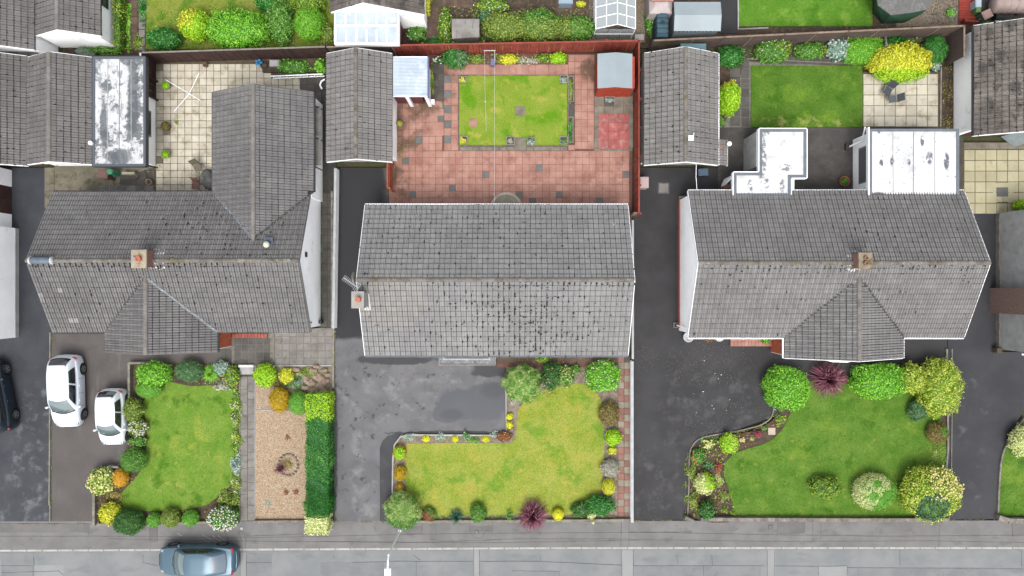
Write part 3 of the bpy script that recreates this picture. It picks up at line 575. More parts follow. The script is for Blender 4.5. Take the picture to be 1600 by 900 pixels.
# ------------------------------------------------------------------ roofs
TW, TG = .30, .33
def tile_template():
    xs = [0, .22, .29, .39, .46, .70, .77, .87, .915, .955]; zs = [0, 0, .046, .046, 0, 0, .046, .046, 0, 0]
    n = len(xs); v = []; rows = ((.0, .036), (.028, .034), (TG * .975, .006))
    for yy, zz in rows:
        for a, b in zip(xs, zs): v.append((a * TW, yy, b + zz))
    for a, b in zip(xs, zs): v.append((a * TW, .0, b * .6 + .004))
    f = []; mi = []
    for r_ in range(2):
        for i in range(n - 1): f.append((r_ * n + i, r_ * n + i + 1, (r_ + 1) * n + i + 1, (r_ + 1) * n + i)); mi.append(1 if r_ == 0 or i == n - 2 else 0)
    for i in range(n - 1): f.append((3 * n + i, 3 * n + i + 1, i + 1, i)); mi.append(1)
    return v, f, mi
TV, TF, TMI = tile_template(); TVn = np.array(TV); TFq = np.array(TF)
M['tile_edge_dark'] = layered('dark_tile_edge', C(116, 115, 114), C(92, 91, 90), 3, [dict(c=C(54, 52, 48), n=(5, .52, .66), f=.7)], grain=.2)  # darker tone for the lower lip and one side edge of each tile
def tilemat(name, a, b, moss=C(92, 88, 66), mossf=.35, dark=C(84, 82, 82), piece=.07, extra=()):
    return layered(name, a, b, .5, [dict(c=dark, n=(2.2, .58, .74), f=.35), dict(c=moss, n=(1.2, .56, .7), f=mossf), dict(c=C(184, 180, 172), n=(14, .66, .72), f=.3)] + list(extra), piece=piece, rough=.9, grain=.12, bump=.25, bsc=60)
M['tile_left'] = tilemat('concrete_tile_left', C(150, 148, 147), C(136, 134, 134), mossf=.2)
M['tile_mid'] = tilemat('concrete_tile_middle', C(176, 176, 175), C(164, 163, 163), mossf=.15, dark=C(112, 110, 108), extra=[dict(c=C(186, 180, 170), h=3.4, e=[(610, 470, 50, 45)], f=.4)])
M['tile_right'] = tilemat('concrete_tile_right', C(162, 160, 159), C(149, 147, 146), mossf=.15, dark=C(104, 100, 98))
M['tile_garage'] = tilemat('garage_tile', C(146, 142, 140), C(130, 126, 124), mossf=.2)
M['tile_garage_pale'] = tilemat('pale_garage_tile', C(164, 161, 158), C(148, 145, 142), mossf=.25)
M['tile_old'] = tilemat('old_mottled_tile', C(154, 146, 138), C(118, 110, 104), mossf=.3, dark=C(62, 60, 58), extra=[dict(c=C(70, 68, 66), n=(1.6, .5, .62), f=.7, st=(1, .5, 1))])
M['ridge'] = layered('ridge_tile_concrete', C(150, 144, 138), C(130, 124, 118), 1.4, [dict(c=C(112, 104, 66), n=(1.4, .5, .66), f=.7), dict(c=C(202, 198, 190), n=(6, .58, .68), f=.5), dict(c=C(74, 70, 58), n=(5, .58, .68), f=.6)], piece=.14, grain=.2, bump=.5)
M['ridge_plain'] = layered('plain_ridge_concrete', C(150, 145, 140), C(136, 131, 126), 1.4, [dict(c=C(118, 112, 88), n=(1.4, .56, .7), f=.5)], piece=.1, grain=.12, bump=.3)
M['deck'] = plain('roof_underlay', C(60, 57, 55), .9)
M['moss'] = layered('dark_moss', C(50, 47, 42), C(34, 32, 30), 8, grain=.3)
M['render'] = layered('white_render', C(246, 246, 246, .92), C(238, 238, 238, .92), .8, [dict(c=C(196, 198, 190), n=(1.4, .6, .75), f=.4)], grain=.04, bump=.3, bsc=90)
M['render_grey'] = layered('grey_roughcast', C(214, 214, 212), C(190, 190, 188), 1.6, [dict(c=C(168, 166, 160), n=(2, .56, .7), f=.5)], grain=.12, bump=.5, bsc=70)
M['brown_cast'] = layered('brown_roughcast', C(142, 116, 106), C(164, 138, 126), 8, grain=.25, bump=.8, bsc=50)
M['white'] = layered('white_paint', C(244, 245, 246, .8), C(232, 234, 236, .8), 2, grain=.03, rough=.5)
M['fascia_dark'] = plain('dark_fascia', C(54, 52, 54), .6)
M['lead'] = layered('lead_flashing', C(150, 160, 168), C(120, 128, 134), 5, [dict(c=C(220, 226, 230), n=(9, .56, .66), f=.6), dict(c=C(60, 60, 60), n=(7, .58, .66), f=.7)], rough=.5, grain=.1)
M['lead_dark'] = layered('dark_valley', C(88, 86, 86), C(60, 60, 62), 5, [dict(c=C(200, 200, 200), n=(6, .60, .68), f=.8)], rough=.7, grain=.15)
M['glass'] = plain('window_glass', C(70, 80, 88), .06, .8, coat=.5)
M['brick_orange'] = layered('orange_brick', C(214, 116, 82), C(196, 100, 70), 5, piece=.12, grain=.15)
M['brick_red'] = layered('red_brick', C(196, 150, 134), C(176, 132, 118), 5, piece=.14, grain=.2)
M['white_stain'] = layered('smeared_white_mortar', C(244, 246, 244), C(222, 226, 224), 4, grain=.1)
M['felt'] = layered('grey_roof_felt', C(134, 142, 150), C(120, 128, 136), 2, grain=.1)
def slope(house, roof, P0, a, s, n, L, S, mat, skip=None, budget=None):
    cols = max(1, round(L / TW)); rows = max(1, round(S / TG)); ws, gs = L / cols / TW, S / rows / TG; out = []
    for j in range(rows):
        for i in range(cols):
            p = P0 + a * (i * ws * TW) + s * (j * gs * TG)
            cpt = p + a * (TW / 2) + s * (TG / 2)
            if skip and skip(cpt): continue
            p = p + s * (.010 * math.sin(i * .21 + j * 1.9) + rng.gauss(0, .003)) + n * (.008 * math.sin(i * .11 + j * .4))
            tz = rng.gauss(0, .003); rot = rng.gauss(0, .006)
            aa = (a + s * rot).normalized() * ws; ss = (s - a * rot).normalized() * gs
            out.append((p + n * (tz + .02) , aa, ss, n, mat, cpt))
    return out
def place_tiles(roof, items, limit=300):
    def score(q):
        d = Vector((0, 0, H)) - q[5]; return -abs(q[3].dot(d.normalized())) / d.length_squared
    vis = [q for q in items if abs((W(0, 0)[0])) > -1 and (lambda c: 0 <= 800 + c.x * F / (H - c.z) <= 1600 and 0 <= 450 - c.y * F / (H - c.z) <= 900)(q[5])]
    vs = set(id(q) for q in vis); vis.sort(key=score); ind = vis[:limit]; rest = vis[limit:] + [q for q in items if id(q) not in vs]; o0 = org(roof)
    for p, aa, ss, n, mat, c in ind:
        k = ('roof_tile', mat.name)
        if k not in _meshc:
            me = bpy.data.meshes.new('roof_tile'); me.from_pydata(TV, [], TF); me.materials.append(mat); me.materials.append(M['tile_edge_dark']); me.polygons.foreach_set('material_index', TMI); _meshc[k] = me
        o = bpy.data.objects.new('roof_tile', _meshc[k]); link(o, roof); q = p - o0
        o.matrix_local = Matrix(((aa.x, ss.x, n.x, q.x), (aa.y, ss.y, n.y, q.y), (aa.z, ss.z, n.z, q.z), (0, 0, 0, 1)))
    if rest:
        mats = []; V = []; mi = []
        for p, aa, ss, n, mat, c in rest:
            V.append(TVn @ np.array([aa, ss, n]) + np.array(p))
        V = np.array(V); N = len(rest); nv = len(TV)
        Fs = (np.arange(N)[:, None, None] * nv + TFq).reshape(-1, 4)
        npmesh('roof_tiling', V.reshape(-1, 3), Fs, np.repeat(nr.random(N), len(TFq)), [rest[0][4], M['tile_edge_dark']], parent=roof, kind='stuff', mi=np.tile(TMI, N))
def ridge(roof, A, B, mat, rad=.12, seg=.42, name='ridge_tile'):
    A, B = Vector(A), Vector(B); L = (B - A).length; n = max(1, round(L / seg)); d = (B - A).normalized(); side = Vector((-d.y, d.x, 0)).normalized(); o0 = org(roof)
    k = (name, mat.name, round(L / n, 3), rad)
    if k not in _meshc:
        v = []; m = 6; ll = L / n
        for x, rr in ((0, rad * 1.06), (ll * .98, rad)):
            for i in range(m + 1): t = math.pi * i / m; v.append((x, rr * math.cos(t), rr * math.sin(t) * .8 - .02))
        f = [(i + 1, i, m + 1 + i, m + 2 + i) for i in range(m)] + [tuple(range(m + 1)), tuple(range(m + 1, 2 * m + 2))[::-1]]
        me = bpy.data.meshes.new(name); me.from_pydata(v, [], f); me.materials.append(mat); _meshc[k] = me
    for i in range(n):
        p = A + (B - A) * (i / n) - o0; o = bpy.data.objects.new(name, _meshc[k]); link(o, roof)
        up = Vector((0, 0, 1)); j = rng.gauss(0, .004)
        o.matrix_local = Matrix(((d.x, side.x, up.x, p.x), (d.y, side.y, up.y, p.y), (d.z, side.z, up.z, p.z + j), (0, 0, 0, 1)))
def deckquad(mb, p, q, r_, s_, t=.07):
    vs = [Vector(x) for x in (p, q, r_, s_)]; lo = [v - Vector((0, 0, t)) for v in vs]
    mb.add(vs + lo, [(0, 1, 2, 3), (7, 6, 5, 4), (0, 4, 5, 1), (1, 5, 6, 2), (2, 6, 7, 3), (3, 7, 4, 0)])
def gable_roof(house, X0, X1, Y0, Y1, axis, eA, eB, r, rp, mat, ridgemat, verge=None, skip=None, limit=300, ridge_ext=None, verge_ends=(1, 1), gutter=None, trim=None):
    """axis 'x': ridge runs along X at Y=rp, eave A at Y0 (photo bottom), eave B at Y1.  axis 'y': ridge along Y at X=rp, eave A at X0, eave B at X1."""
    mb = MB()
    if axis == 'x':
        A = [(X0, Y0, eA), (X1, Y0, eA), (X1, rp, r), (X0, rp, r)]; B = [(X1, Y1, eB), (X0, Y1, eB), (X0, rp, r), (X1, rp, r)]
        ra, rb = (X0, rp, r), (X1, rp, r)
    else:
        A = [(X0, Y1, eA), (X0, Y0, eA), (rp, Y0, r), (rp, Y1, r)]; B = [(X1, Y0, eB), (X1, Y1, eB), (rp, Y1, r), (rp, Y0, r)]
        ra, rb = (rp, Y0, r), (rp, Y1, r)
        DA, DB = list(A), list(B)
        if trim and trim[0] == 'hi': DA[0] = (X0, trim[1], eA); DB[1] = (X1, trim[1], eB)
        if trim and trim[0] == 'lo': DA[1] = (X0, trim[1], eA); DB[0] = (X1, trim[1], eB)
    if axis == 'x': DA, DB = A, B
    deckquad(mb, *DA); deckquad(mb, *DB); roof = mb.build('roof', M['deck'], house); items = []
    for q in (A, B):
        p0 = Vector(q[0]); a = (Vector(q[1]) - p0); L = a.length; a.normalize(); s = Vector(q[3]) - p0; S = s.length; s.normalize(); n = a.cross(s)
        items += slope(house, roof, p0, a, s, n, L, S, mat, skip)
    place_tiles(roof, items, limit)
    e = ridge_ext or (ra, rb); ridge(roof, Vector(e[0]) + Vector((0, 0, .03)), Vector(e[1]) + Vector((0, 0, .03)), ridgemat)
    if verge:
        for k, (P, Q, Rr) in enumerate((((A[0], A[3], B[1]),) if axis == 'x' else ((A[1], A[2], B[0]),)) + (((A[1], A[2], B[0]),) if axis == 'x' else ((A[0], A[3], B[1]),))):
            if not verge_ends[k]: continue
            v = MB()
            for a_, b_ in ((P, Q), (Q, Rr)):
                a_, b_ = Vector(a_), Vector(b_); d = Vector((1, 0, 0)) if axis == 'x' else Vector((0, 1, 0)); d = d * (-1 if k == 0 else 1)
                z1, z0 = Vector((0, 0, .03)), Vector((0, 0, -.16)); w = d * .03
                v.add([a_ + z0, b_ + z0, b_ + z0 + w, a_ + z0 + w, a_ + z1, b_ + z1, b_ + z1 + w, a_ + z1 + w], [(3, 2, 1, 0), (4, 5, 6, 7), (0, 1, 5, 4), (1, 2, 6, 5), (2, 3, 7, 6), (3, 0, 4, 7)])
            v.build('verge_board', verge, house)
    if gutter:
        for (q, which) in ((A, 0), (B, 1)):
            if not gutter[which]: continue
            a_, b_ = Vector(q[0]), Vector(q[1]); s = (Vector(q[3]) - a_); s.z = 0; s.normalize(); g = MB()
            g.tube([a_ - s * .05 + Vector((0, 0, -.03)), b_ - s * .05 + Vector((0, 0, -.03))], .055, 6); g.build('gutter', gutter[which], house)
    return roof, A, B
def body(house, X0, X1, Y0, Y1, axis, eA, eB, r, rp, mat, ins=.05, name='wall'):
    z = .1
    if axis == 'x':
        X0 += ins; X1 -= ins; y0, y1 = Y0 + .25, Y1 - .25
        k0 = (y0 - Y0) / (rp - Y0) * (r - eA); k1 = (Y1 - y1) / (Y1 - rp) * (r - eB)
        sec = [(y0, 0), (y1, 0), (y1, eB + k1 - z), (rp, r - z), (y0, eA + k0 - z)]; vs = [(X0, y, zz) for y, zz in sec] + [(X1, y, zz) for y, zz in sec]
    else:
        Y0 += ins; Y1 -= ins; x0, x1 = X0 + .12, X1 - .12
        k0 = (x0 - X0) / (rp - X0) * (r - eA); k1 = (X1 - x1) / (X1 - rp) * (r - eB)
        sec = [(x0, 0), (x1, 0), (x1, eB + k1 - z), (rp, r - z), (x0, eA + k0 - z)]; vs = [(x, Y1, zz) for x, zz in sec] + [(x, Y0, zz) for x, zz in sec]
    fs = [(4, 3, 2, 1, 0), (5, 6, 7, 8, 9)] + [(i, (i + 1) % 5, 5 + (i + 1) % 5, 5 + i) for i in range(5)]
    return MB().add(vs, fs).build(name, mat, house)
def window(house, x0, x1, y, z0, z1, facing, name='window'):
    d = .04 * facing; f = MB(); t = .07
    f.box(x0, y, z0, x1, y + d, z0 + t).box(x0, y, z1 - t, x1, y + d, z1).box(x0, y, z0 + t, x0 + t, y + d, z1 - t).box(x1 - t, y, z0 + t, x1, y + d, z1 - t)
    xm = (x0 + x1) / 2; f.box(xm - t / 2, y, z0 + t, xm + t / 2, y + d, z1 - t)
    w = f.build(name, M['white'], house)
    for a, b in ((x0 + t, xm - t / 2), (xm + t / 2, x1 - t)): MB().box(a, y, z0 + t, b, y + d * .4, z1 - t).build('pane', M['glass'], w)
    return w
def strip(mb, A, B, w, up=.06):
    A, B = Vector(A), Vector(B); d = (B - A); s = Vector((-d.y, d.x, 0)).normalized() * w / 2; z = Vector((0, 0, up)); t = Vector((0, 0, .03)); n = 14
    pts = [A + (B - A) * i / n + s * rng.uniform(-.35, .35) for i in range(n + 1)]
    for i in range(n):
        a, b = pts[i], pts[i + 1]; s0 = s * rng.uniform(.7, 1.15)
        mb.add([a - s0 + z - t, a + s0 + z - t, b + s0 + z - t, b - s0 + z - t, a - s0 + z, a + s0 + z, b + s0 + z, b - s0 + z], [(7, 6, 5, 4)[::-1], (0, 1, 5, 4), (1, 2, 6, 5), (2, 3, 7, 6), (3, 0, 4, 7)])
def moss_on(roof, q, n, mat, region=None, big=1.0, cols=None, rows=None, seed=3, along=True):
    """dark moss cushions growing in the joints between tiles of the slope q"""
    r_ = random.Random(seed); p0 = Vector(q[0]); a = Vector(q[1]) - p0; s = Vector(q[3]) - p0; L, S = a.length, s.length; a.normalize(); s.normalize(); nn = a.cross(s); mb = MB(); cols = round(L / TW); rows = round(S / TG)
    for _ in range(n):
        if region: ca, cs, ra_, rs_ = region; fa = r_.gauss(ca, ra_); fs = r_.gauss(cs, rs_)
        else: fa, fs = r_.random(), r_.random()
        if not (0 < fa < 1 and 0 < fs < 1): continue
        if r_.random() < .75: x = round(fa * cols) / cols * L; y = fs * S
        else: x = fa * L; y = round(fs * rows) / rows * S
        p = p0 + a * x + s * y + nn * .075; w = r_.uniform(.02, .055) * big; h = r_.uniform(.03, .13) * big
        if r_.random() < .25: w, h = h, w
        k = 6; vs = [p + nn * .02] + [p + a * w * math.cos(2 * math.pi * i / k) * r_.uniform(.7, 1.3) + s * h * math.sin(2 * math.pi * i / k) * r_.uniform(.7, 1.3) for i in range(k)]
        mb.add(vs, [(0, 1 + i, 1 + (i + 1) % k) for i in range(k)])
    mb.build('moss', mat, roof, kind='stuff')
def chimney(house, u, v, w, l, ztop, mat, potcol, zb=3.2, flash=True):
    x, y, _ = W(u, v, ztop); c = MB().box(x - w / 2, y - l / 2, zb, x + w / 2, y + l / 2, ztop - .12).cbox(x - w / 2 - .05, y - l / 2 - .05, ztop - .12, x + w / 2 + .05, y + l / 2 + .05, ztop, .03).build('chimney', mat, house)
    return c, x, y
def eave_rect(u0, v0, u1, v1, e):
    a = W(u0, v0, e); b = W(u1, v1, e); return a[0], b[0], b[1], a[1]    # X0,X1,Y0,Y1

# ---- middle house
E, RZ = 2.3, 4.5
X0, X1, Y0, Y1 = eave_rect(570.5, 320.5, 981, 555.5, E); rp = (Y0 + Y1) / 2
hm = thing('bungalow', 'middle bungalow with plain grey tiled gable roof and black moss specks', 'house', ((X0 + X1) / 2, rp, 0), 'bungalows in the row')
roof, A, B = gable_roof(hm, X0, X1, Y0, Y1, 'x', E, E, RZ, rp, M['tile_mid'], M['ridge'], verge=M['white'], gutter=(M['felt'], M['white']))
body(hm, X0, X1, Y0, Y1, 'x', E, E, RZ, rp, M['render'])
moss_on(roof, A, 480, M['moss'], (.60, .5, .15, .33), seed=5); moss_on(roof, A, 60, M['moss'], None, seed=6); moss_on(roof, A, 200, M['moss'], (.7, .97, .3, .02), seed=16, big=.8)
moss_on(roof, B, 170, M['moss'], None, seed=7, big=.7); moss_on(roof, B, 110, M['moss'], (.55, .35, .25, .3), seed=8, big=.8)
bb = MB()
x, y, _ = W(642, 366, E); 
yf = Y0 + .25
window(hm, *sorted((W(600, 0)[0], W(650, 0)[0])), yf, .9, 2.0, -1); window(hm, *sorted((W(850, 0)[0], W(905, 0)[0])), yf, .9, 2.0, -1); window(hm, *sorted((W(640, 0)[0], W(690, 0)[0])), Y1 - .25, .9, 2.0, 1); window(hm, *sorted((W(870, 0)[0], W(930, 0)[0])), Y1 - .25, .9, 2.0, 1)
# front bay with flat lead roof
bx0, by0, _ = W(685, 571.5, 1.0); bx1 = W(774, 571.5, 1.0)[0]; b2x0, b2y0, _ = W(692, 562.5, 1.9); b2x1 = W(766, 562.5, 1.9)[0]
bay = MB().box(bx0, by0, 0, bx1, yf, .9).build('bay_window', M['render'], hm)
sill = MB()
for a, b in (((bx0, by0), (bx1, by0 + .09)), ((bx0, by0 + .09), (bx0 + .09, yf)), ((bx1 - .09, by0 + .09), (bx1, yf))): sill.box(a[0], a[1], .9, b[0], b[1], .98)
sill.build('sill', M['edging'], bay); MB().box(bx0 + .09, by0 + .09, .9, bx1 - .09, yf, .94).build('lead_cover', M['lead'], bay)
fr = MB()
for a, b in (((b2x0, b2y0), (b2x1, b2y0 + .09)), ((b2x0, b2y0 + .09), (b2x0 + .09, yf)), ((b2x1 - .09, b2y0 + .09), (b2x1, yf))): fr.box(a[0], a[1], .94, b[0], b[1], 1.92)
fr.build('bay_frame', M['kerb'], bay); MB().box(b2x0 + .09, b2y0 + .09, 1.5, b2x1 - .09, yf, 1.88).build('bay_top', M['felt'], bay)
# chimney on the left gable
c, cx, cy = chimney(hm, 559, 468.5, .58, .82, 5.05, M['render_grey'], None, 0)
MB().box(cx - .34, cy - .46, 5.05, cx + .34, cy + .46, 5.09).build('chimney_cap', layered('cap_concrete', C(196, 192, 184), C(180, 176, 168), 3, grain=.08), c)
MB().lathe(cx + .06, cy + .02, [(.15, 5.05), (.14, 5.36), (.15, 5.38), (.12, 5.385), (.11, 5.38)], 18).build('chimney_pot', layered('pot_clay', C(224, 140, 112), C(210, 124, 96), 3, grain=.06), c)
fl = MB(); 
for (u0, v0, u1, v1, z) in ((566, 482, 577, 485, 4.1), (569.5, 459, 571.5, 482, 4.28), (573.5, 459, 576.5, 482, 4.25)):
    pa, pb = W(u0, v0, z), W(u1, v1, z)
    zz = lambda yy: RZ - abs(yy - rp) * (RZ - E) / (Y1 - rp) + .075
    x0_, x1_, ya, yb = pa[0], pb[0], pb[1], pa[1]
    fl.add([(x0_, ya, zz(ya) - .03), (x1_, ya, zz(ya) - .03), (x1_, yb, zz(yb) - .03), (x0_, yb, zz(yb) - .03), (x0_, ya, zz(ya)), (x1_, ya, zz(ya)), (x1_, yb, zz(yb)), (x0_, yb, zz(yb))], [(3, 2, 1, 0), (4, 5, 6, 7), (0, 1, 5, 4), (1, 2, 6, 5), (2, 3, 7, 6), (3, 0, 4, 7)])
fl.build('chimney_flashing', M['white_stain'], c)
# aerial and dish beside the chimney
ax = thing('television_aerial', 'white television aerial with cross rods at the left end of the middle roof', 'aerial', W(556, 447, 4.4))
pa, pb = Vector(W(537, 434, 5.6)), Vector(W(560, 450, 5.6)); d = (pb - pa).normalized(); s = Vector((-d.y, d.x, 0)); wh = plain('aerial_metal', C(225, 225, 228), .4)
MB().tube([pa, pb], .016, 6).build('boom', wh, ax); MB().tube([Vector(W(557, 447, 4.2)), (pa + pb) / 2 + d * .25], .02, 6).build('mast', wh, ax)
for i in range(11): t = i / 10; p = pa + (pb - pa) * t; hl = .16 if i < 8 else .24; MB().tube([p - s * hl, p + s * hl], .010, 5).build('rod', wh, ax)
dsh = MB(); pc = Vector(W(552.5, 434.5, 4.3))
dsh.rock(pc.x, pc.y, pc.z, .06, .35, .33, seed=3, n=12, m=8); o = dsh.build('satellite_dish', layered('dish_grey', C(176, 172, 160), C(150, 146, 134), 4, grain=.1), smooth=True); tag(o, 'grey satellite dish seen edge on beside the aerial of the middle house', 'satellite dish')
# small white stick lying on the rear slope
p = Vector(W(959, 351, 2.95)); tag(MB().tube([p + Vector((-.1, .1, .0)), p + Vector((.05, -.05, .02)), p + Vector((.06, .12, .02))], .022, 5).build('scrap', M['white_stain']), 'small white scrap caught on the rear slope of the middle roof', 'debris')

# ---- left house (front and rear wings)
X0, X1, Y0, Y1 = eave_rect(83, 300, 485, 519, E); rp = (Y0 + Y1) / 2; XL0, XL1, YL0, YL1, rpl = X0, X1, Y0, Y1, rp
hl = thing('bungalow', 'left bungalow with cross gables front and back and weathered grey tiles', 'house', ((X0 + X1) / 2, rp, 0), 'bungalows in the row')
slp = (RZ - E) / (Y1 - rp)
main_z = lambda y: RZ - abs(y - rpl) * slp
fw = eave_rect(165, 519, 340, 549.5, E); FX0, FX1, FY0 = fw[0], fw[1], W(165, 549.5, E)[1]; fx = (FX0 + FX1) / 2; fr_ = E + (FX1 - FX0) / 2 * slp * .98; fz = lambda x: fr_ - abs(x - fx) * (fr_ - E) / ((FX1 - FX0) / 2)
rw = eave_rect(333, 143.5, 490, 300, E); RX0, RX1, RY1 = rw[0], rw[1], W(333, 144, E)[1]; rx = (RX0 + RX1) / 2; rr_ = E + (RX1 - RX0) / 2 * slp * .98; rz_ = lambda x: rr_ - abs(x - rx) * (rr_ - E) / ((RX1 - RX0) / 2)
def skip_main(c):
    if c.y < rpl and FX0 < c.x < FX1 and fz(c.x) > main_z(c.y) + .12: return True
    if c.y > rpl and RX0 < c.x < RX1 and rz_(c.x) > main_z(c.y) + .12: return True
    return False
roof, A, B = gable_roof(hl, X0, X1, Y0, Y1, 'x', E, E, RZ, rp, M['tile_left'], M['ridge'], verge=M['tile_left'], skip=skip_main, verge_ends=(1, 1))
body(hl, X0, X1, Y0, Y1, 'x', E, E, RZ, rp, M['render'])
yap = rpl - (RZ - fr_) / slp; yar = rpl + (RZ - rr_) / slp
r2, A2, B2 = gable_roof(hl, FX0, FX1, FY0, yap + .1, 'y', E, E, fr_, fx, M['tile_left'], M['ridge_plain'], verge=M['ridge_plain'], verge_ends=(1, 0), skip=lambda c: main_z(c.y) > c.z + .10 and c.y > Y0, trim=('hi', Y0))
r3, A3, B3 = gable_roof(hl, RX0, RX1, yar - .1, RY1, 'y', E, E, rr_, rx, M['tile_left'], M['ridge_plain'], verge=M['ridge_plain'], verge_ends=(0, 1), skip=lambda c: (main_z(c.y) > c.z + .10 and c.y < Y1) or (c.x > X1 and c.y < Y1), trim=('lo', Y1))
body(hl, FX0, FX1, FY0 - .0, Y0 + .4, 'y', E, E, fr_, fx, M['render'], ins=.12); body(hl, RX0, RX1, Y1 - .4, RY1, 'y', E, E, rr_, rx, M['render'], ins=.12)
v = MB(); strip(v, (fx, yap, fr_), (FX0, Y0, E), .10, .09); v.build('valley_flashing', M['lead_dark'], hl); v = MB(); strip(v, (fx, yap, fr_), (FX1, Y0, E), .13, .10); v.build('valley_flashing', M['lead'], hl)
v = MB(); strip(v, (rx, yar, rr_), (RX0, Y1, E), .14, .09); v.build('valley_flashing', M['lead'], hl); v = MB(); strip(v, (rx, yar, rr_), (RX1, Y1, E), .14, .10); v.build('valley_flashing', M['lead_dark'], hl)
moss_on(roof, B, 90, M['moss'], (.35, .5, .12, .3), seed=9); moss_on(roof, A, 200, M['moss'], (.3, .96, .25, .02), seed=10); moss_on(roof, A, 70, M['moss'], None, seed=19)
MB().tube([(RX1 + .05, Y1, E - .03), (RX1 + .05, RY1, E - .03)], .06, 6).build('gutter', M['fascia_dark'], hl); MB().tube([(RX0 - .05, Y1, E - .03), (RX0 - .05, RY1, E - .03)], .05, 6).build('gutter', M['fascia_dark'], hl)
MB().tube([(FX1 + .05, Y0, E - .03), (FX1 + .05, FY0, E - .03)], .06, 6).build('gutter', M['fascia_dark'], hl); MB().tube([(X0, Y1 + .05, E - .03), (RX0, Y1 + .05, E - .03)], .05, 6).build('gutter', M['fascia_dark'], hl)
MB().tube([(X0, Y0 - .05, E - .03), (FX0, Y0 - .05, E - .03)], .05, 6).build('gutter', M['fascia_dark'], hl)
window(hl, FX0 + 1.2, FX1 - 1.2, FY0 + .12, .8, 2.0, -1); window(hl, RX0 + 1.5, RX1 - 1.5, RY1 - .12, .9, 2.0, 1)
x, y, _ = W(500, 503); MB().tube([(XL1 + .02, Y0 + .55, 2.2), (x - .1, y, 1.3)], .035, 6).build('waste_pipe', M['fascia_dark'], hl); MB().box(x, y - .08, 0, x + .22, y + .12, .5).build('drain_hopper', M['fascia_dark'], hl)
for t in ((.30, 3.0), ): pass
x, y, _ = W(479, 397, 3.6); MB().box(XL1 - .06, y - .14, 2.9, XL1 + .01, y + .14, 3.2).build('air_vent', M['fascia_dark'], hl)
c, cx, cy = chimney(hl, 217.5, 404.5, .72, .9, 5.25, M['brick_red'], None)
MB().cbox(cx - .42, cy - .50, 5.25, cx + .42, cy + .50, 5.31).build('chimney_cap', layered('mossy_cap', C(202, 190, 166), C(178, 164, 140), 3, [dict(c=C(126, 120, 76), n=(3, .5, .65), f=.7)], grain=.2), c)
MB().lathe(cx + .05, cy, [(.15, 5.3), (.13, 5.5), (.15, 5.52), (.10, 5.525), (.09, 5.48)], 16).build('chimney_pot', plain('orange_pot', C(214, 120, 92), .7), c); MB().lathe(cx - .22, cy, [(.11, 5.3), (.10, 5.42), (.11, 5.44)], 14).build('chimney_pot', plain('grey_pot', C(170, 170, 170), .7), c)
def smear(parent, cx, cy, x0, x1, dy0, dy1, zf, mat=None, nm='mortar_smear'):
    mb = MB(); n = 7
    for side in (-1, 1):
        top = [(x0 + (x1 - x0) * i / n, cy + side * dy0) for i in range(n + 1)]; bot = [(x, cy + side * (dy1 + rng.uniform(-.1, .1))) for x, _ in top]
        for i in range(n):
            q = [top[i], top[i + 1], bot[i + 1], bot[i]]; mb.add([(a, b, zf(b) + .055) for a, b in q] + [(a, b, zf(b)) for a, b in q], [(0, 1, 2, 3) if side < 0 else (3, 2, 1, 0), (0, 4, 5, 1), (2, 6, 7, 3)])
    mb.build(nm, mat or M['white_stain'], parent, kind='stuff')
smear(c, cx, cy, cx + .1, cx + .95, .16, .52, main_z); smear(c, cx, cy, cx + .95, cx + 1.5, .1, .30, main_z, layered('rusty_smear', C(120, 84, 72), C(90, 74, 66), 5, grain=.2), 'rust_stain')
# replaced pale tiles, roof vents
def pale_tiles(roof, q, spots, mat):
    p0 = Vector(q[0]); a = (Vector(q[1]) - p0); L = a.length; a.normalize(); s = Vector(q[3]) - p0; S = s.length; s.normalize(); n = a.cross(s); cols, rows = round(L / TW), round(S / TG); ws, gs = L / cols / TW, S / rows / TG
    its = []
    for (u, v, z) in spots:
        w_ = Vector(W(u, v, z)); i = int((w_ - p0).dot(a) / (ws * TW)); j = int((w_ - p0).dot(s) / (gs * TG)); p = p0 + a * i * ws * TW + s * j * gs * TG
        its.append((p + n * .03, a * ws, s * gs, n, mat, p))
    place_tiles(roof, its, 50)
M['tile_pale'] = tilemat('replacement_tile', C(186, 182, 180), C(174, 170, 168), mossf=.1, dark=C(150, 148, 146))
pale_tiles(roof, A, [(95, 455.5, 3.6), (62, 463, 3.4), (64, 471, 3.2), (68, 468, 3.2), (117, 496, 2.7), (114, 496, 2.7)], M['tile_pale'])
x, y, z = W(65, 404, 4.62); rv = MB(); rv.tube([(x - .55, rpl, z), (x + .55, rpl, z)], .2, 10); rv.build('ridge_vent', layered('vent_lead', C(132, 146, 162), C(112, 126, 142), 4, rough=.5), hl, smooth=True)
rv = MB(); 
for dx in (-.6, .58): rv.tube([(x + dx - .04, rpl, z), (x + dx + .04, rpl, z)], .22, 10)
rv.build('vent_rim', M['white_stain'], hl, smooth=True)
x, y, z = W(415.5, 382, 4.35); MB().lathe(x, y, [(.05, 3.6), (.05, 4.2), (.17, 4.22), (.19, 4.3), (.15, 4.37), (.06, 4.4)], 18).build('vent_cowl', plain('cream_plastic', C(226, 228, 206), .5), hl, smooth=True)
x, y, z = W(420, 378, 4.0); MB().obox(x, y, main_z(y) + .0, main_z(y) + .14, .5, .5, 0).build('vent_base', plain('blue_lead', C(88, 98, 120), .6), hl)
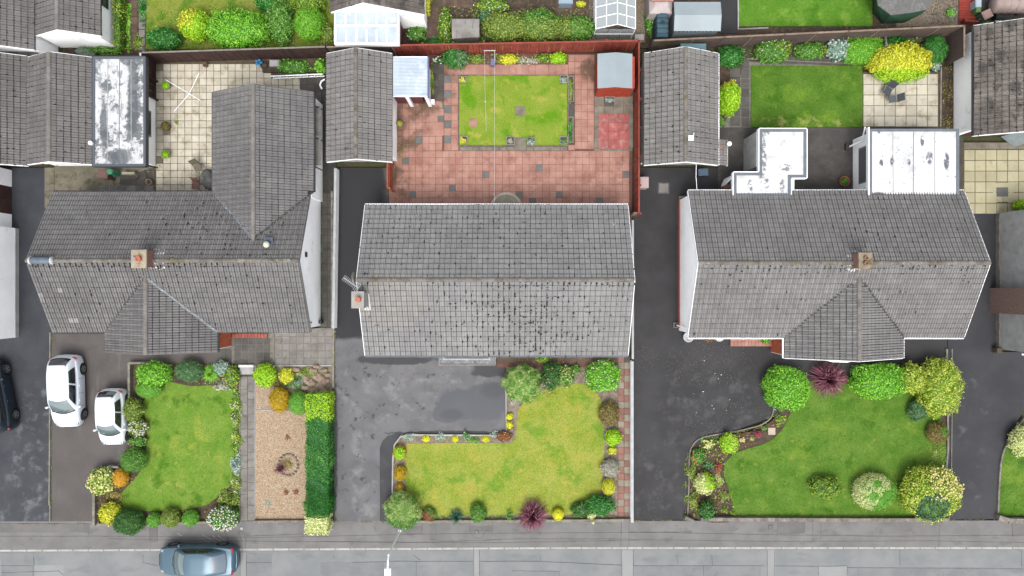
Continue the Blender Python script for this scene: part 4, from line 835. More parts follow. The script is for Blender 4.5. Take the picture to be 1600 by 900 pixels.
# porch details of the left house
M['step_red'] = layered('red_step', C(196, 112, 96), C(170, 98, 86), 4, grain=.15, piece=.1)
def brickwork(house, x, y0, y1, z1, side):
    mb = MB(); L = .225; hc = .075; ny = int((y1 - y0) / L) + 1; w = MB().box(x, y0, 0, x + side * .012, y1, z1).build('brick_facing', M['joint_pale'], house)
    for k in range(int(z1 / hc)):
        for j in range(ny + 1):
            a = y0 + (j - (.5 if k % 2 else 0)) * L; b = min(a + L - .012, y1); a = max(a, y0)
            if b - a > .03: mb.box(x + side * .012, a, k * hc + .006, x + side * (.026 + rng.uniform(0, .004)), b, (k + 1) * hc - .006)
    mb.build('brickwork', M['brick_orange'], w, kind='stuff')
brickwork(hl, FX1 - .12, FY0 + .15, Y0 + .25, 2.1, 1)
for j in range(11):
    x, y, _ = W(364 + j * 5, 521); MB().cbox(x, y - .26, 0, x + .18, y, .16, .008).build('brick', M['step_red'], hl)

# ---- right house
X0, X1, Y0, Y1 = eave_rect(1075, 298.5, 1506, 527, E); rp = (Y0 + Y1) / 2; rpr = rp
hr = thing('bungalow', 'right bungalow with front cross gable, white fascias and white flat roofed extensions behind', 'house', ((X0 + X1) / 2, rp, 0), 'bungalows in the row')
slpr = (RZ - E) / (Y1 - rp); mzr = lambda y: RZ - abs(y - rpr) * slpr
GX0, _, _ = W(1225, 560, E); GX1, GY0, _ = W(1411, 559.5, E); gx = (GX0 + GX1) / 2; gr = E + (GX1 - GX0) / 2 * slpr * 1.0; gz = lambda x: gr - abs(x - gx) * (gr - E) / ((GX1 - GX0) / 2)
roof, A, B = gable_roof(hr, X0, X1, Y0, Y1, 'x', E, E, RZ, rp, M['tile_right'], M['ridge'], verge=M['white'], skip=lambda c: c.y < rpr and GX0 < c.x < GX1 and gz(c.x) > mzr(c.y) + .12)
body(hr, X0, X1, Y0, Y1, 'x', E, E, RZ, rp, M['render'], ins=.03)
yag = rpr - (RZ - gr) / slpr
g2, A2, B2 = gable_roof(hr, GX0, GX1, GY0, yag + .1, 'y', E, E, gr, gx, M['tile_right'], M['ridge_plain'], verge=M['white'], verge_ends=(1, 0), skip=lambda c: mzr(c.y) > c.z + .10 and c.y > Y0, trim=('hi', Y0))
for xg in (GX0 - .05, GX1 + .05): MB().tube([(xg, GY0, E - .03), (xg, Y0, E - .03)], .05, 6).build('gutter', M['white'], hr)
body(hr, GX0, GX1, GY0, Y0 + .4, 'y', E, E, gr, gx, M['render'], ins=.12)
v = MB(); strip(v, (gx, yag, gr), (GX0, Y0, E), .12, .09); v.build('valley_flashing', M['lead_dark'], hr); v = MB(); strip(v, (gx, yag, gr), (GX1, Y0, E), .12, .10); v.build('valley_flashing', M['lead_dark'], hr)
for a_, b_ in ((X0, GX0), (GX1, X1)): MB().tube([(a_, Y0 - .05, E - .03), (b_, Y0 - .05, E - .03)], .055, 6).build('gutter', M['white'], hr)
MB().tube([(X0, Y1 + .05, E - .03), (X1, Y1 + .05, E - .03)], .05, 6).build('gutter', M['white'], hr)
moss_on(roof, B, 70, M['moss'], (.35, .5, .2, .3), seed=12, big=.8); moss_on(roof, A, 90, M['moss'], (.5, .95, .3, .03), seed=13); moss_on(roof, A, 60, M['moss'], None, seed=14)
# white canopy over the front bay window
can = MB(); y = GY0; xs = [W(1283, 0, E)[0], W(1302, 0, E)[0], W(1330, 0, E)[0], W(1340, 0, E)[0], W(1360, 0, E)[0]]
p = [W(1283, 561, E), W(1302, 566, E), W(1325, 566.5, E), W(1342, 563, E), W(1342, 560, E), W(1283, 559, E)]; can.prism([(a[0], a[1]) for a in p], 2.1, 2.22); can.build('bay_canopy', M['white'], hr)
window(hr, gx - 1.2, gx + 1.0, GY0 + .12, .8, 2.0, -1); window(hr, GX1 + .8, GX1 + 2.4, Y0 + .25, .9, 2.0, -1)
c, cx, cy = chimney(hr, 1352, 407.5, .64, .8, 5.2, M['brick_red'], None)
MB().cbox(cx - .38, cy - .46, 5.2, cx + .38, cy + .46, 5.25).build('chimney_cap', layered('mossy_cap_right', C(176, 160, 140), C(146, 132, 104), 3, [dict(c=C(92, 92, 48), n=(3, .5, .65), f=.8)], grain=.3), c)
for dy in (-.13, .15): MB().lathe(cx - .02, cy + dy, [(.12, 5.22), (.11, 5.36), (.12, 5.38), (.08, 5.385), (.08, 5.3)], 14).build('chimney_pot', plain('dull_pot', C(160, 120, 100), .8), c)
smear(c, cx, cy, cx - .62, cx + .15, .16, .58, mzr)
# red course and white step at the left gable, downpipe
x0, y0, _ = W(1060.5, 312); x1, y1, _ = W(1063, 512); MB().box(x0 - .06, y1, 0, x0 + .02, y0, .35).build('red_wall_base', plain('terracotta_paint', C(196, 112, 92), .8), hr)
x0, y0, _ = W(1061, 310); MB().cbox(x0 - .05, y0 - .05, 0, x0 + .5, y0 + .12, .3).build('gable_kerb', M['edging'], hr)
x0, y0, _ = W(1056, 508); f = MB(); s_ = .16
f.box(x0 - s_, y0 - s_, 0, x0 + s_, y0 - s_ + .05, .12).box(x0 - s_, y0 + s_ - .05, 0, x0 + s_, y0 + s_, .12).box(x0 - s_, y0 - s_ + .05, 0, x0 - s_ + .05, y0 + s_ - .05, .12).build('drain_surround', M['edging'], hr)
MB().tube([(x0, y0, .3), (X0 + .1, y0 - .05, 2.1)], .04, 6).build('downpipe', M['white'], hr)
# red tiled porch floor
pf = MB().box(*[*W(1140, 541)[:2], 0], *[*W(1211, 526)[:2], .14]).build('porch_floor', M['joint_red'], hr)
for i in range(13):
    for j in range(2):
        x, y, _ = W(1140.4 + i * 5.5, 540.6 - j * 7); MB().cbox(x, y, .14, x + .2, y + .26, .165, .006).build('floor_tile', M['slab_pink'], pf)
brickwork(hr, GX0 + .12, GY0 + .15, Y0 + .25, 2.1, -1)
# ------------------------------------------------------------------ garages, flat roofs, sheds
def garage(label, u0, v0, u1, v1, e, mat, ridgemat, uridge=None, r=None, eB=None, wallmat=None, door=None, verge=None, wb=None, slope_=.5, cat='garage', limit=300, moss=60, gut=None):
    eB = eB or e; a = W(u0, v0, e); b = W(u1, v1, e); X0, Y1, Y0 = a[0], a[1], b[1]; X1 = W(u1, v1, eB)[0]
    rp = (X0 + X1) / 2; r = r or e + (X1 - X0) / 2 * slope_
    if uridge is not None: rp = W(uridge, 0, r)[0]
    g = thing('garage', label, cat, ((X0 + X1) / 2, (Y0 + Y1) / 2, 0), 'pitched roof garages behind the houses')
    roof, A, B = gable_roof(g, X0, X1, Y0, Y1, 'y', e, eB, r, rp, mat, ridgemat, verge=verge or M['ridge_plain'], limit=limit, gutter=gut)
    wx0 = W(wb[0], 0)[0] if wb and wb[0] else X0 + .1; wx1 = W(wb[1], 0)[0] if wb and wb[1] else X1 - .1
    k0 = (wx0 - X0) / (rp - X0) * (r - e); k1 = (X1 - wx1) / (X1 - rp) * (r - eB)
    y0, y1 = Y0 + (wb[2] if wb and len(wb) > 2 else .12), Y1 - .12
    sec = [(wx0, 0), (wx1, 0), (wx1, eB + k1 - .12), (rp, r - .12), (wx0, e + k0 - .12)]; vs = [(x, y1, z) for x, z in sec] + [(x, y0, z) for x, z in sec]
    w = MB().add(vs, [(4, 3, 2, 1, 0), (5, 6, 7, 8, 9)] + [(i, (i + 1) % 5, 5 + (i + 1) % 5, 5 + i) for i in range(5)]).build('wall', wallmat or M['render'], g)
    moss = moss // 2
    if moss: moss_on(roof, A, moss, M['moss'], None, seed=int(abs(u0)) + 1, big=.8); moss_on(roof, B, moss, M['moss'], None, seed=int(abs(u0)) + 2, big=.8)
    if door:
        d = MB(); m_ = door; dx0, dx1 = wx0 + .35, wx1 - .35; n = 5
        for i in range(n): d.box(dx0, y0 - .05, .05 + i * .4, dx1, y0, .05 + i * .4 + .385)
        d.build('garage_door', m_, g)
    return g, roof, (X0, X1, Y0, Y1, r, rp)
M['door_maroon'] = plain('maroon_door', C(120, 66, 66), .6)
g, _, q = garage('grey tiled garage at the left edge, its ridge ridden by a vent far left, joined to the next one', -62, 88, 42, 259, 2.2, M['tile_garage'], M['ridge_plain'], wb=(None, None, .5), door=M['door_maroon'], verge=M['white'])
g['label'] = 'grey tiled garage cut by the left edge, white fascia over its maroon door'
g, roofg1, q = garage('grey tiled garage between the cut off garage and the white flat roofed one', 42.8, 90, 145, 257, 2.2, M['tile_garage'], M['ridge_plain'], wb=(None, None, .35), door=M['white'], verge=M['white'], moss=50)
MB().tube([(q[1] + .02, q[2] + 1.2, 2.3), (q[1] + .02, q[2] + 1.2, 2.5)], .12, 10).build('vent_cap', M['white'], g)
# corner piece: white fascia boards under the garage fronts
g, _, q = garage('grey tiled garage at the top left corner of the picture', -40, -110, 54.5, 78, 2.2, M['tile_garage'], M['ridge_plain'], wb=(None, None), verge=M['white'], limit=150)
g, _, q = garage('white walled garage with grey tiled roof beside the top left shrub garden', 55, -120, 158, 56, 2.1, M['tile_garage'], M['ridge_plain'], wb=(None, 183, .05), verge=M['white'], limit=220)
x, y, _ = W(172, 4, 1.3); f = MB().box(q[1] - .36, y - .35, 1.0, q[1] - .30, y + .9, 1.7)
wx = W(183, 0)[0]; wf = MB().box(wx, y - .4, .9, wx + .05, y + 1.0, 1.8).build('window', M['white'], g); MB().box(wx + .05, y - .32, .98, wx + .06, y + .92, 1.72).build('pane', M['glass'], wf)
g, _, q = garage('grey tiled garage at the head of the middle driveway', 510.5, 84, 613, 253, 2.2, M['tile_garage_pale'], M['ridge'], wb=(None, 620.5, .45), door=M['render_grey'], verge=M['white'], slope_=.5, moss=40)
g2, roof3, q3 = garage('grey tiled garage with a mossy ridge behind the right driveway', 1006.5, 83.5, 1121.5, 258, 2.2, M['tile_garage_pale'], M['ridge'], wb=(1000.5, None, .45), door=M['render_grey'], verge=M['white'], moss=110, gut=(M['fascia_dark'], M['white']))
# the lean-to strip of roof continuing its right slope
e2, yA, yB = 1.95, W(0, 218, 2.0)[1], W(0, 258.5, 2.0)[1]; sl = (q3[4] - 2.2) / (q3[1] - q3[5]); xe = q3[1] + .62; ze = 2.2 - .62 * sl
mb = MB(); deckquad(mb, (xe, yB, ze), (xe, yA, ze), (q3[1], yA, 2.2), (q3[1], yB, 2.2)); r4 = mb.build('side_roof', M['deck'], g2)
p0 = Vector((xe, yB, ze)); a = Vector((0, 1, 0)); s = (Vector((q3[1], yB, 2.2)) - p0); S = s.length; s.normalize()
place_tiles(r4, slope(g2, r4, p0, a, s, a.cross(s), yA - yB, S, M['tile_garage_pale'])); MB().box(q3[1] - .4, yB + .5, 0, xe - .1, yA - .1, ze - .05).build('side_wall', M['render'], g2)
MB().box(xe, yB, ze - .15, xe + .06, yA, ze + .02).build('side_fascia', M['white'], g2)
x, y, z = W(1078, 216.5, 3.1); MB().cbox(x - .13, y - .15, 2.9, x + .16, y + .15, 3.28).tube([(x + .16, y, 3.2), (x + .2, y + .3, 3.2)], .02, 5).build('vent_box', M['white'], g2)
lp = MB(); x, y, z = W(1139.5, 224.5, 2.2); lp.lathe(x, y, [(.03, 2.0), (.12, 2.1), (.15, 2.2), (.11, 2.3), (.03, 2.33)], 16); tag(lp.build('globe_lamp', M['white'], loc=(x, y, 2.0), smooth=True), 'round white lamp at the corner of the mossy garage roof', 'lamp')
rp_ = MB(); 
for k in range(14):
    x, y, z = W(1127 + rng.uniform(-3, 7), 232 + rng.uniform(-7, 6), 2.2); rp_.obox(x, y, 2.2 - (x - q3[1]) * sl + .03, 2.2 - (x - q3[1]) * sl + .07, rng.uniform(.06, .3), .03, rng.uniform(0, 3))
tag(rp_.build('roof_debris', layered('rusty_bits', C(196, 152, 130), C(150, 110, 92), 6, grain=.2)), 'rusty broken bits lying on the low end of the mossy garage roof', 'debris')
g, _, q = garage('mottled old tiled garage at the right edge above the pale yellow patio', 1521, 40.5, 1668, 212, 2.2, M['tile_old'], M['ridge'], wb=(1490, None, .5), door=M['door_maroon'], verge=M['white'], moss=160, gut=(M['fascia_dark'], None))
x, y, _ = W(1574, 226); MB().obox(x, y + .2, .0, 2.0, .06, 1.0, .9).build('open_door', layered('pale_door', C(206, 220, 224), C(190, 204, 208), 3, grain=.05), g)
g, _, q = garage('black mottled tile roof over the polycarbonate lean-to at the top', 517, -110, 663, 19, 2.55, M['tile_old'], M['ridge_plain'], uridge=567, r=3.85, eB=2.2, wb=(None, None, .03), verge=M['white'], moss=40, limit=200)
# ---- flat roofs painted white
def flatroof(mat_name, base, worn, lay): return layered(mat_name, base, None, 1, lay, grain=.05, rough=.6)
def patchroof(house, pts, z, mat, edge, edge2=None, w=.2, t=.25):
    P = [(W(u, v, z)[0], W(u, v, z)[1]) for u, v in pts]
    rf = MB().prism(P, z - t, z).build('flat_roof', mat, house); n = len(P); mb = MB()
    cx, cy = sum(p[0] for p in P) / n, sum(p[1] for p in P) / n
    area = sum(P[i - 1][0] * P[i][1] - P[i][0] * P[i - 1][1] for i in range(n)); Q = P if area > 0 else P[::-1]
    inn = []
    for i in range(n):
        a, b, c = Vector(Q[i - 1]), Vector(Q[i]), Vector(Q[(i + 1) % n]); d1 = (b - a).normalized(); d2 = (c - b).normalized(); n1, n2 = Vector((-d1.y, d1.x)), Vector((-d2.y, d2.x)); inn.append(b + (n1 + n2) * w)
    for i in range(n):
        j = (i + 1) % n; mb.add([(*Q[i], z + .003), (*Q[j], z + .003), (*inn[j], z + .003), (*inn[i], z + .003), (*Q[i], z + .05), (*Q[j], z + .05), (*inn[j], z + .04), (*inn[i], z + .04)], [(4, 5, 6, 7), (0, 1, 5, 4), (2, 3, 7, 6)])
    mb.build('roof_edge', edge, rf)
    if n == 4:
        xa, xb, ya, yb = min(p[0] for p in P) + w + .02, max(p[0] for p in P) - w - .02, min(p[1] for p in P) + w + .02, max(p[1] for p in P) - w - .02
        for k in range(1, 4): xx = xa + (xb - xa) * k / 4 + rng.uniform(-.05, .05); MB().obox(xx, (ya + yb) / 2, z, z + .012, .035, yb - ya, rng.gauss(0, .004)).build('lap_seam', M['felt'] if k == 2 else M['kerb'], rf)
    if edge2:
        m2 = MB()
        for i in range(n):
            j = (i + 1) % n; a, b = Vector(Q[i]), Vector(Q[j]); d = (b - a).normalized(); o_ = Vector((d.y, -d.x)) * .05
            m2.add([(*a, z - t), (*b, z - t), (*(b + o_), z - t), (*(a + o_), z - t), (*a, z + .045), (*b, z + .045), (*(b + o_), z + .045), (*(a + o_), z + .045)], [(4, 7, 6, 5), (3, 2, 6, 7), (0, 3, 7, 4), (2, 1, 5, 6)])
        m2.build('fascia', edge2, rf)
    return rf, P
flw = layered('worn_white_roof_coating', C(226, 229, 232), C(246, 247, 247), 2.0, [dict(c=C(104, 111, 116), n=(1.1, .49, .56), d=8, r=.72, f=.9), dict(c=C(150, 156, 160), n=(3.2, .54, .6), d=7, r=.7, f=.8, st=(1.6, .5, 1)), dict(c=C(98, 105, 110), h=2.3, e=[(208, 150, 9, 60), (186, 245, 20, 12), (162, 200, 6, 40)], wa=1.6, ws=2, f=.85)], grain=.08, rough=.6)
h = thing('flat_roof_garage', 'flat roofed garage with peeling blotchy white coating beside the cream patio', 'garage', W(195, 175)); z = 2.3
patchroof(h, [(145.5, 89), (227.5, 89), (227.5, 259.5), (145.5, 259.5)], z, flw, plain('grey_edge', C(96, 102, 112), .6), plain('dark_edge', C(70, 72, 80), .6), w=.12)
x0, x1 = W(152, 0)[0], W(243.5, 0)[0]; y0, y1 = W(0, 262)[1] + .1, W(0, 157)[1]; MB().box(x0, y0, 0, x1, W(0, 89.5, 2.3)[1] - .1, z - .25).build('wall', M['render'], h)
wf = MB().box(x1, W(0, 218)[1], .6, x1 + .04, W(0, 178)[1], 1.7).build('window', plain('grey_frame', C(150, 156, 160), .5), h); MB().box(x1 + .04, W(0, 215)[1], .68, x1 + .05, W(0, 181)[1], 1.62).build('pane', M['glass'], wf)
MB().tube([(x1 - .4, y0 - .1, 2.0), (x1 + .15, y0 - .2, 1.7), (x1 + .25, y0 - .15, .3)], .05, 6).build('downpipe', M['fascia_dark'], h)
# white extensions of the right house
flr = layered('white_roof_coating', C(252, 253, 255), C(244, 246, 248), 1, [dict(c=C(206, 208, 208), n=(1.1, .5, .7), d=7, f=.8), dict(c=C(128, 132, 136), n=(4, .46, .54), d=7, r=.7, e=[(1190, 245, 8, 40), (1172, 292, 4, 12), (1198, 288, 4, 14), (1222, 290, 4, 9), (1228, 262, 10, 6), (1195, 207, 8, 6)], f=.9, wa=.8, h=2.45), dict(c=C(170, 176, 184), n=(2.4, .64, .72), f=.6)], grain=.03, rough=.5)
h = thing('flat_roof_extension', 'smaller L shaped white flat roofed extension behind the right house', 'extension', W(1200, 250)); z = 2.45
patchroof(h, [(1186, 201.5), (1260, 201.5), (1260, 278), (1235.5, 278), (1235.5, 307), (1146, 307), (1146, 269.5), (1186, 269.5)], z, flr, M['felt'], M['white'], w=.17)
gx0 = W(1161.5, 0)[0]; MB().box(gx0, W(0, 270)[1], 0, W(1231, 0)[0], W(0, 202, 2.45)[1] - .08, z - .25).build('wall', M['render_grey'], h); MB().box(W(1150, 0, 1)[0], Y1 - .3, 0, W(1228, 0, 1)[0], W(0, 283, 0)[1], z - .25).build('porch_wall', M['render'], h)
MB().box(*W(1140, 290)[:2], 0, *W(1126, 296)[:2], .5).build('brick_step', M['brick_red'], h)
a_, b_ = Vector(W(1127, 289, .3)), Vector(W(1147, 272, 2.2)); mb = MB(); ribm = (b_ - a_); 
mb.add([a_, (b_.x, b_.y, .3), b_, a_ + Vector((0, 0, .9))] + [p + Vector((.0, -.12, 0)) for p in (a_, Vector((b_.x, b_.y, .3)), b_, a_ + Vector((0, 0, .9)))], [(0, 1, 2, 3), (7, 6, 5, 4), (2, 6, 7, 3), (0, 3, 7, 4)]); mb.build('side_screen', M['white'], h)
flb = layered('bright_white_roof_coating', C(252, 253, 255), C(244, 246, 248), 1, [dict(c=C(206, 208, 208), n=(1.0, .52, .7), d=7, f=.8), dict(c=C(120, 122, 122), n=(6, .66, .70), d=3, f=.8), dict(c=C(118, 122, 132), n=(4, .42, .50), d=7, r=.7, e=[(1479, 252, 4, 14), (1453, 248, 6, 10), (1441, 220, 3, 8), (1420, 253, 3, 5), (1394, 252, 3, 10), (1377, 255, 3, 6), (1375, 206, 4, 3)], f=1, wa=.8, h=2.45), dict(c=C(196, 200, 206), n=(2.0, .64, .72), f=.6), dict(c=C(110, 112, 116), h=2.45, ws=3, e=[(1372, 306, 13, 6)], wa=.7, f=1)], grain=.03, rough=.5)
h = thing('flat_roof_extension', 'large square white flat roofed extension behind the right house with a blinded side window', 'extension', W(1430, 255)); z = 2.45
patchroof(h, [(1358, 201.5), (1498, 201.5), (1498, 308.5), (1358, 308.5)], z, flb, M['felt'], None, w=.15)
X_ = W(1358, 0, z)[0]; MB().box(X_ - .07, W(0, 309, z)[1], z - .2, X_, W(0, 199, z)[1], z + .06).build('fascia', M['white'], h)
wx = W(1332.5, 0)[0]; MB().box(wx, Y1 - .3, 0, 25.6, W(0, 202, 2.45)[1] - .08, z - .25).build('wall', M['render'], h)
f = MB().box(wx - .03, W(0, 291)[1], .75, wx, W(0, 236)[1], 2.0).build('window', plain('silver_frame', C(176, 176, 176), .5), h)
for k in range(16):
    yy = W(0, 289)[1] + k * .125; MB().box(wx - .05, yy, .85, wx - .03, yy + .09, 1.9).build('blind_slat', plain('blind_grey', C(130, 130, 134), .5), f)
MB().tube([(wx - .3, W(0, 230)[1], .2), (wx - .05, W(0, 226)[1], 1.2), (X_ - .1, W(0, 212)[1], 2.2)], .05, 6).build('downpipe', M['white'], h)
MB().box(*W(1319, 226)[:2], 0, *W(1324, 235)[:2], .25).build('drain_box', M['joint_black'], h); MB().obox(*W(1350, 296, 1.6)[:2], 1.5, 1.75, .8, .2, .35).build('corner_vent', M['white'], h)
# ---- houses cut by the picture edges
def cut_house(label, u, v0, v1, side, mat, extra_w=9.0, foot=None):
    x = W(u, 0)[0]; y0, y1 = W(0, v1)[1], W(0, v0)[1]; h = thing('house', label, 'house', (x + side * 4, (y0 + y1) / 2, 0)); r = 4.4; ym = (y0 + y1) / 2; e = 2.4
    sec = [(y0, 0), (y1, 0), (y1, e), (ym, r), (y0, e)]; xs = (x, x + side * extra_w) if side > 0 else (x - extra_w, x)
    vs = [(xs[0], a, z) for a, z in sec] + [(xs[1], a, z) for a, z in sec]
    MB().add(vs, [(4, 3, 2, 1, 0), (5, 6, 7, 8, 9)] + [(i, (i + 1) % 5, 5 + (i + 1) % 5, 5 + i) for i in range(5)]).build('wall', mat, h)
    mb = MB(); q = [(xs[0] - .05, y0 - .25, e - .1), (xs[1] + .05, y0 - .25, e - .1), (xs[1] + .05, ym, r + .05), (xs[0] - .05, ym, r + .05)]; deckquad(mb, *q); q = [(xs[1] + .05, y1 + .25, e - .1), (xs[0] - .05, y1 + .25, e - .1), (xs[0] - .05, ym, r + .05), (xs[1] + .05, ym, r + .05)]; deckquad(mb, *q); mb.build('roof', M['tile_garage'], h)
    if foot: MB().box(x - .05 if side > 0 else x, y0, 0, x if side > 0 else x + .05, y1, .3).build('wall_base', foot, h)
    return h, x
h, x = cut_house('white rendered gable end of the house cut by the left edge', 28.5, 357, 527, -1, M['render'], foot=M['render_grey'])
h2 = thing('side_extension', 'low white wall and brown timber gate between the far left house and its garage', 'gate', W(10, 300)); 
x = W(18.5, 0)[0]; MB().box(x - 3, W(0, 357)[1], 0, x, W(0, 335)[1], 2.0).build('lower_wall', M['render'], h2); MB().box(x - 3, W(0, 292)[1], 0, x, W(0, 266)[1], 2.0).build('upper_wall', M['render'], h2)
M['fence_brown'] = layered('dark_brown_timber', C(92, 66, 60), C(76, 54, 50), 2, [dict(c=C(58, 44, 42), n=(2, .56, .7), f=.5)], piece=.12, grain=.12)
for k in range(4):
    yy = W(0, 334.5)[1] + k * .42; MB().box(x - .05, yy, .02, x, yy + .41, 1.8).build('board', M['fence_brown'], h2)
h, x = cut_house('pale roughcast gable end with a brown chimney breast, cut by the right edge', 1557, 334, 545, 1, M['render_grey'], foot=M['wallstone'])
MB().box(x - .42, W(0, 489)[1], 0, x, W(0, 450)[1], 5.0).build('chimney_breast', M['brown_cast'], h)
# blocked patch of felt and white gutter at its lower corner
MB().tube([(x - .1, W(0, 548)[1], 2.25), (x + 4, W(0, 548)[1], 2.25)], .07, 6).build('gutter', M['white'], h)
MB().box(x - .3, W(0, 549)[1] - .05, 0, x, W(0, 543)[1], .5).build('drain', M['joint_dark'], h)
# ---- polycarbonate lean-tos
M['poly'] = layered('polycarbonate_sheet', C(214, 228, 238), C(196, 212, 226), 1.2, [dict(c=C(236, 244, 248), n=(2, .5, .66), f=.7)], rough=.25, spec=.6, grain=.03, coat=.3)
def polyroof(h, u0, v0, u1, v1, z, nx, ny, corr, mat, along='y', zr=None, bar=.04, barsx=None):
    x0, y1, _ = W(u0, v0, z); x1, y0, _ = W(u1, v1, z); zl, zh = z, (zr or z); sh = lambda x, y: zl + (zh - zl) * ((x1 - x) / (x1 - x0) if along == 'x' else (y - y0) / (y1 - y0))
    for j in range(ny):
        for i in range(nx):
            a0, a1 = x0 + (x1 - x0) * i / nx, x0 + (x1 - x0) * (i + 1) / nx; b0, b1 = y0 + (y1 - y0) * j / ny, y0 + (y1 - y0) * (j + 1) / ny; mb = MB(); n = corr
            for k in range(n):
                if along == 'y': p, q = a0 + (a1 - a0) * k / n, a0 + (a1 - a0) * (k + .5) / n; rr = a0 + (a1 - a0) * (k + 1) / n; mb.add([(p, b0, sh(p, b0)), (q, b0, sh(q, b0) + .006), (q, b1, sh(q, b1) + .006), (p, b1, sh(p, b1)), (rr, b0, sh(rr, b0)), (rr, b1, sh(rr, b1))], [(0, 1, 2, 3), (1, 4, 5, 2)])
                else: p, q, rr = b0 + (b1 - b0) * k / n, b0 + (b1 - b0) * (k + .5) / n, b0 + (b1 - b0) * (k + 1) / n; mb.add([(a0, p, sh(a0, p)), (a1, p, sh(a1, p)), (a1, q, sh(a1, q) + .007), (a0, q, sh(a0, q) + .007), (a1, rr, sh(a1, rr)), (a0, rr, sh(a0, rr))], [(0, 1, 2, 3), (3, 2, 4, 5)])
            mb.build('roof_panel', mat, h)
    return x0, x1, y0, y1
h = thing('lean_to', 'white lean-to with ribbed clear roof and maroon sides beside the middle garage', 'lean-to', W(645, 125)); z = 2.15
x0, x1, y0, y1 = polyroof(h, 615, 90.5, 668, 150.5, z, 2, 1, 11, M['poly'], 'x', 2.3)
fr = MB(); 
for a, b, c, d in ((x0, y0 - .04, x1, y0), (x0, y1, x1, y1 + .05)): fr.box(a, b, z, c, d, z + .1)
fr.build('roof_frame', M['white'], h); MB().box(x1, y0 - .06, z - .15, x1 + .09, y1 + .05, z + .03).build('edge_gutter', plain('blue_grey_edge', C(110, 112, 150), .5), h)
for u, u2 in ((633, 646), (663, 673)):
    xa = W(u, 0, z)[0]; MB().box(xa, y0 - .05, 0, xa + .2, y0 + .12, z - .02).build('post', M['white'], h)
mar = plain('maroon_board', C(122, 62, 66), .7); MB().box(x0 - .1, y0 + .15, 0, W(656, 0, z)[0], y0 + .2, 1.95).build('front_board', mar, h)
MB().box(x1 - .12, y0 + .1, 0, x1 - .06, y1 - .1, 1.9).build('side_board', M['white'], h); MB().cbox(*W(671, 164)[:2], 0, *W(680, 158)[:2], .45).build('meter_box', M['white'], h)
h = thing('lean_to', 'large white polycarbonate lean-to against the garage at the top centre', 'lean-to', W(575, 50)); z = 2.2
x0, x1, y0, y1 = polyroof(h, 526, 17.5, 621, 66.5, z, 6, 2, 8, M['poly'], 'y', 2.5)
fr = MB().box(x0 - .12, y0 - .14, z - .25, x1 + .12, y0, z + .08).box(x0 - .12, y0, z - .2, x0, y1, z + .12).box(x1, y0, z - .2, x1 + .12, y1, z + .12); ym = (y0 + y1) / 2; fr.box(x0, ym - .05, z + .1, x1, ym + .05, z + .24)
for k in range(1, 6): xx = x0 + (x1 - x0) * k / 6; fr.box(xx - .04, y0, z + .0, xx + .04, ym - .05, z + .12); fr.box(xx - .04, ym + .05, z + .1, xx + .04, y1, z + .26)
fr.build('roof_frame', M['white'], h); xx = W(630, 0)[0]; MB().box(x1 - .2, y0 + .3, 0, x1 - .02, y1, 1.9).build('side_board', mar, h); MB().box(x0, y0 + .02, 0, x1 - .2, y0 + .1, 1.95).build('front_wall', M['render'], h)
# ---- metal sheds
M['metal_grey'] = layered('pale_metal_sheet', C(178, 192, 198), C(168, 182, 188), .8, rough=.4, grain=.02, spec=.5)
M['shed_red'] = layered('red_shed_timber', C(206, 84, 56), C(190, 72, 48), 3, grain=.08, piece=.08)
h = thing('shed', 'red timber garden shed with pale grey gabled metal roof in the terracotta garden', 'shed', W(958, 120)); e, r = 1.95, 2.2
x0, y1, _ = W(933.5, 84, e); x1, y0, _ = W(988, 138, e); xr = (x0 + x1) / 2
for nm, q in (('roof_sheet', [(x0, y1, e), (x0, y0, e), (xr, y0, r), (xr, y1, r)]), ('roof_sheet', [(x1, y0, e), (x1, y1, e), (xr, y1, r), (xr, y0, r)])): mb = MB(); deckquad(mb, *q, t=.03); mb.build(nm, M['metal_grey'], h)
wx0, wx1, wy0, wy1 = W(929.5, 0)[0], W(983, 0)[0], W(0, 151.5)[1], y1 - .15; wy0 = max(wy0, y0 + .02)
n = 14
for k in range(n):
    a = wx0 + (wx1 - wx0) * k / n; b = wx0 + (wx1 - wx0) * (k + 1) / n - .008; zc = min(r, e + (r - e) * (1 - abs((a + b) / 2 - xr) / (x1 - xr))) - .05; MB().box(a, wy0, 0, b, wy0 + .03, zc).build('front_board', M['shed_red'], h)
MB().box(wx0, wy0 + .03, 0, wx1, wy1, e - .03).build('shed_body', M['shed_red'], h)
MB().box(xr - .4, wy0 - .02, .1, xr + .4, wy0, 1.75).box(xr + .15, wy0 - .05, 1.0, xr + .35, wy0 - .02, 1.06).build('shed_door', M['shed_red'], h)
h = thing('shed', 'pale blue grey metal shed beside the black drive at the top', 'shed', W(1090, 30)); e, r = 1.8, 2.0
x0, y1, _ = W(1053, 3, e); x1, y0, _ = W(1126, 48.5, e); ym = W(0, 23.5, r)[1]
for q in ([(x0, y0, e), (x1, y0, e), (x1, ym, r), (x0, ym, r)], [(x1, y1, e), (x0, y1, e), (x0, ym, r), (x1, ym, r)]): mb = MB(); deckquad(mb, *q, t=.03); mb.build('roof_sheet', M['metal_grey'], h)
MB().box(W(1046, 0)[0], y0 + .1, 0, x1 - .1, y1 - .1, e - .04).build('shed_body', M['metal_grey'], h)
for k in range(12):
    xx = x0 + (x1 - x0) * (k + .5) / 12; MB().box(xx, y0 - .0, 1.6, xx + .05, y0 + .08, e - .03).build('roof_rib', M['fascia_dark'], h)
h = thing('shed', 'small weathered grey lid roofed store among the ivy at the top', 'shed', W(727, 46)); e = 1.0
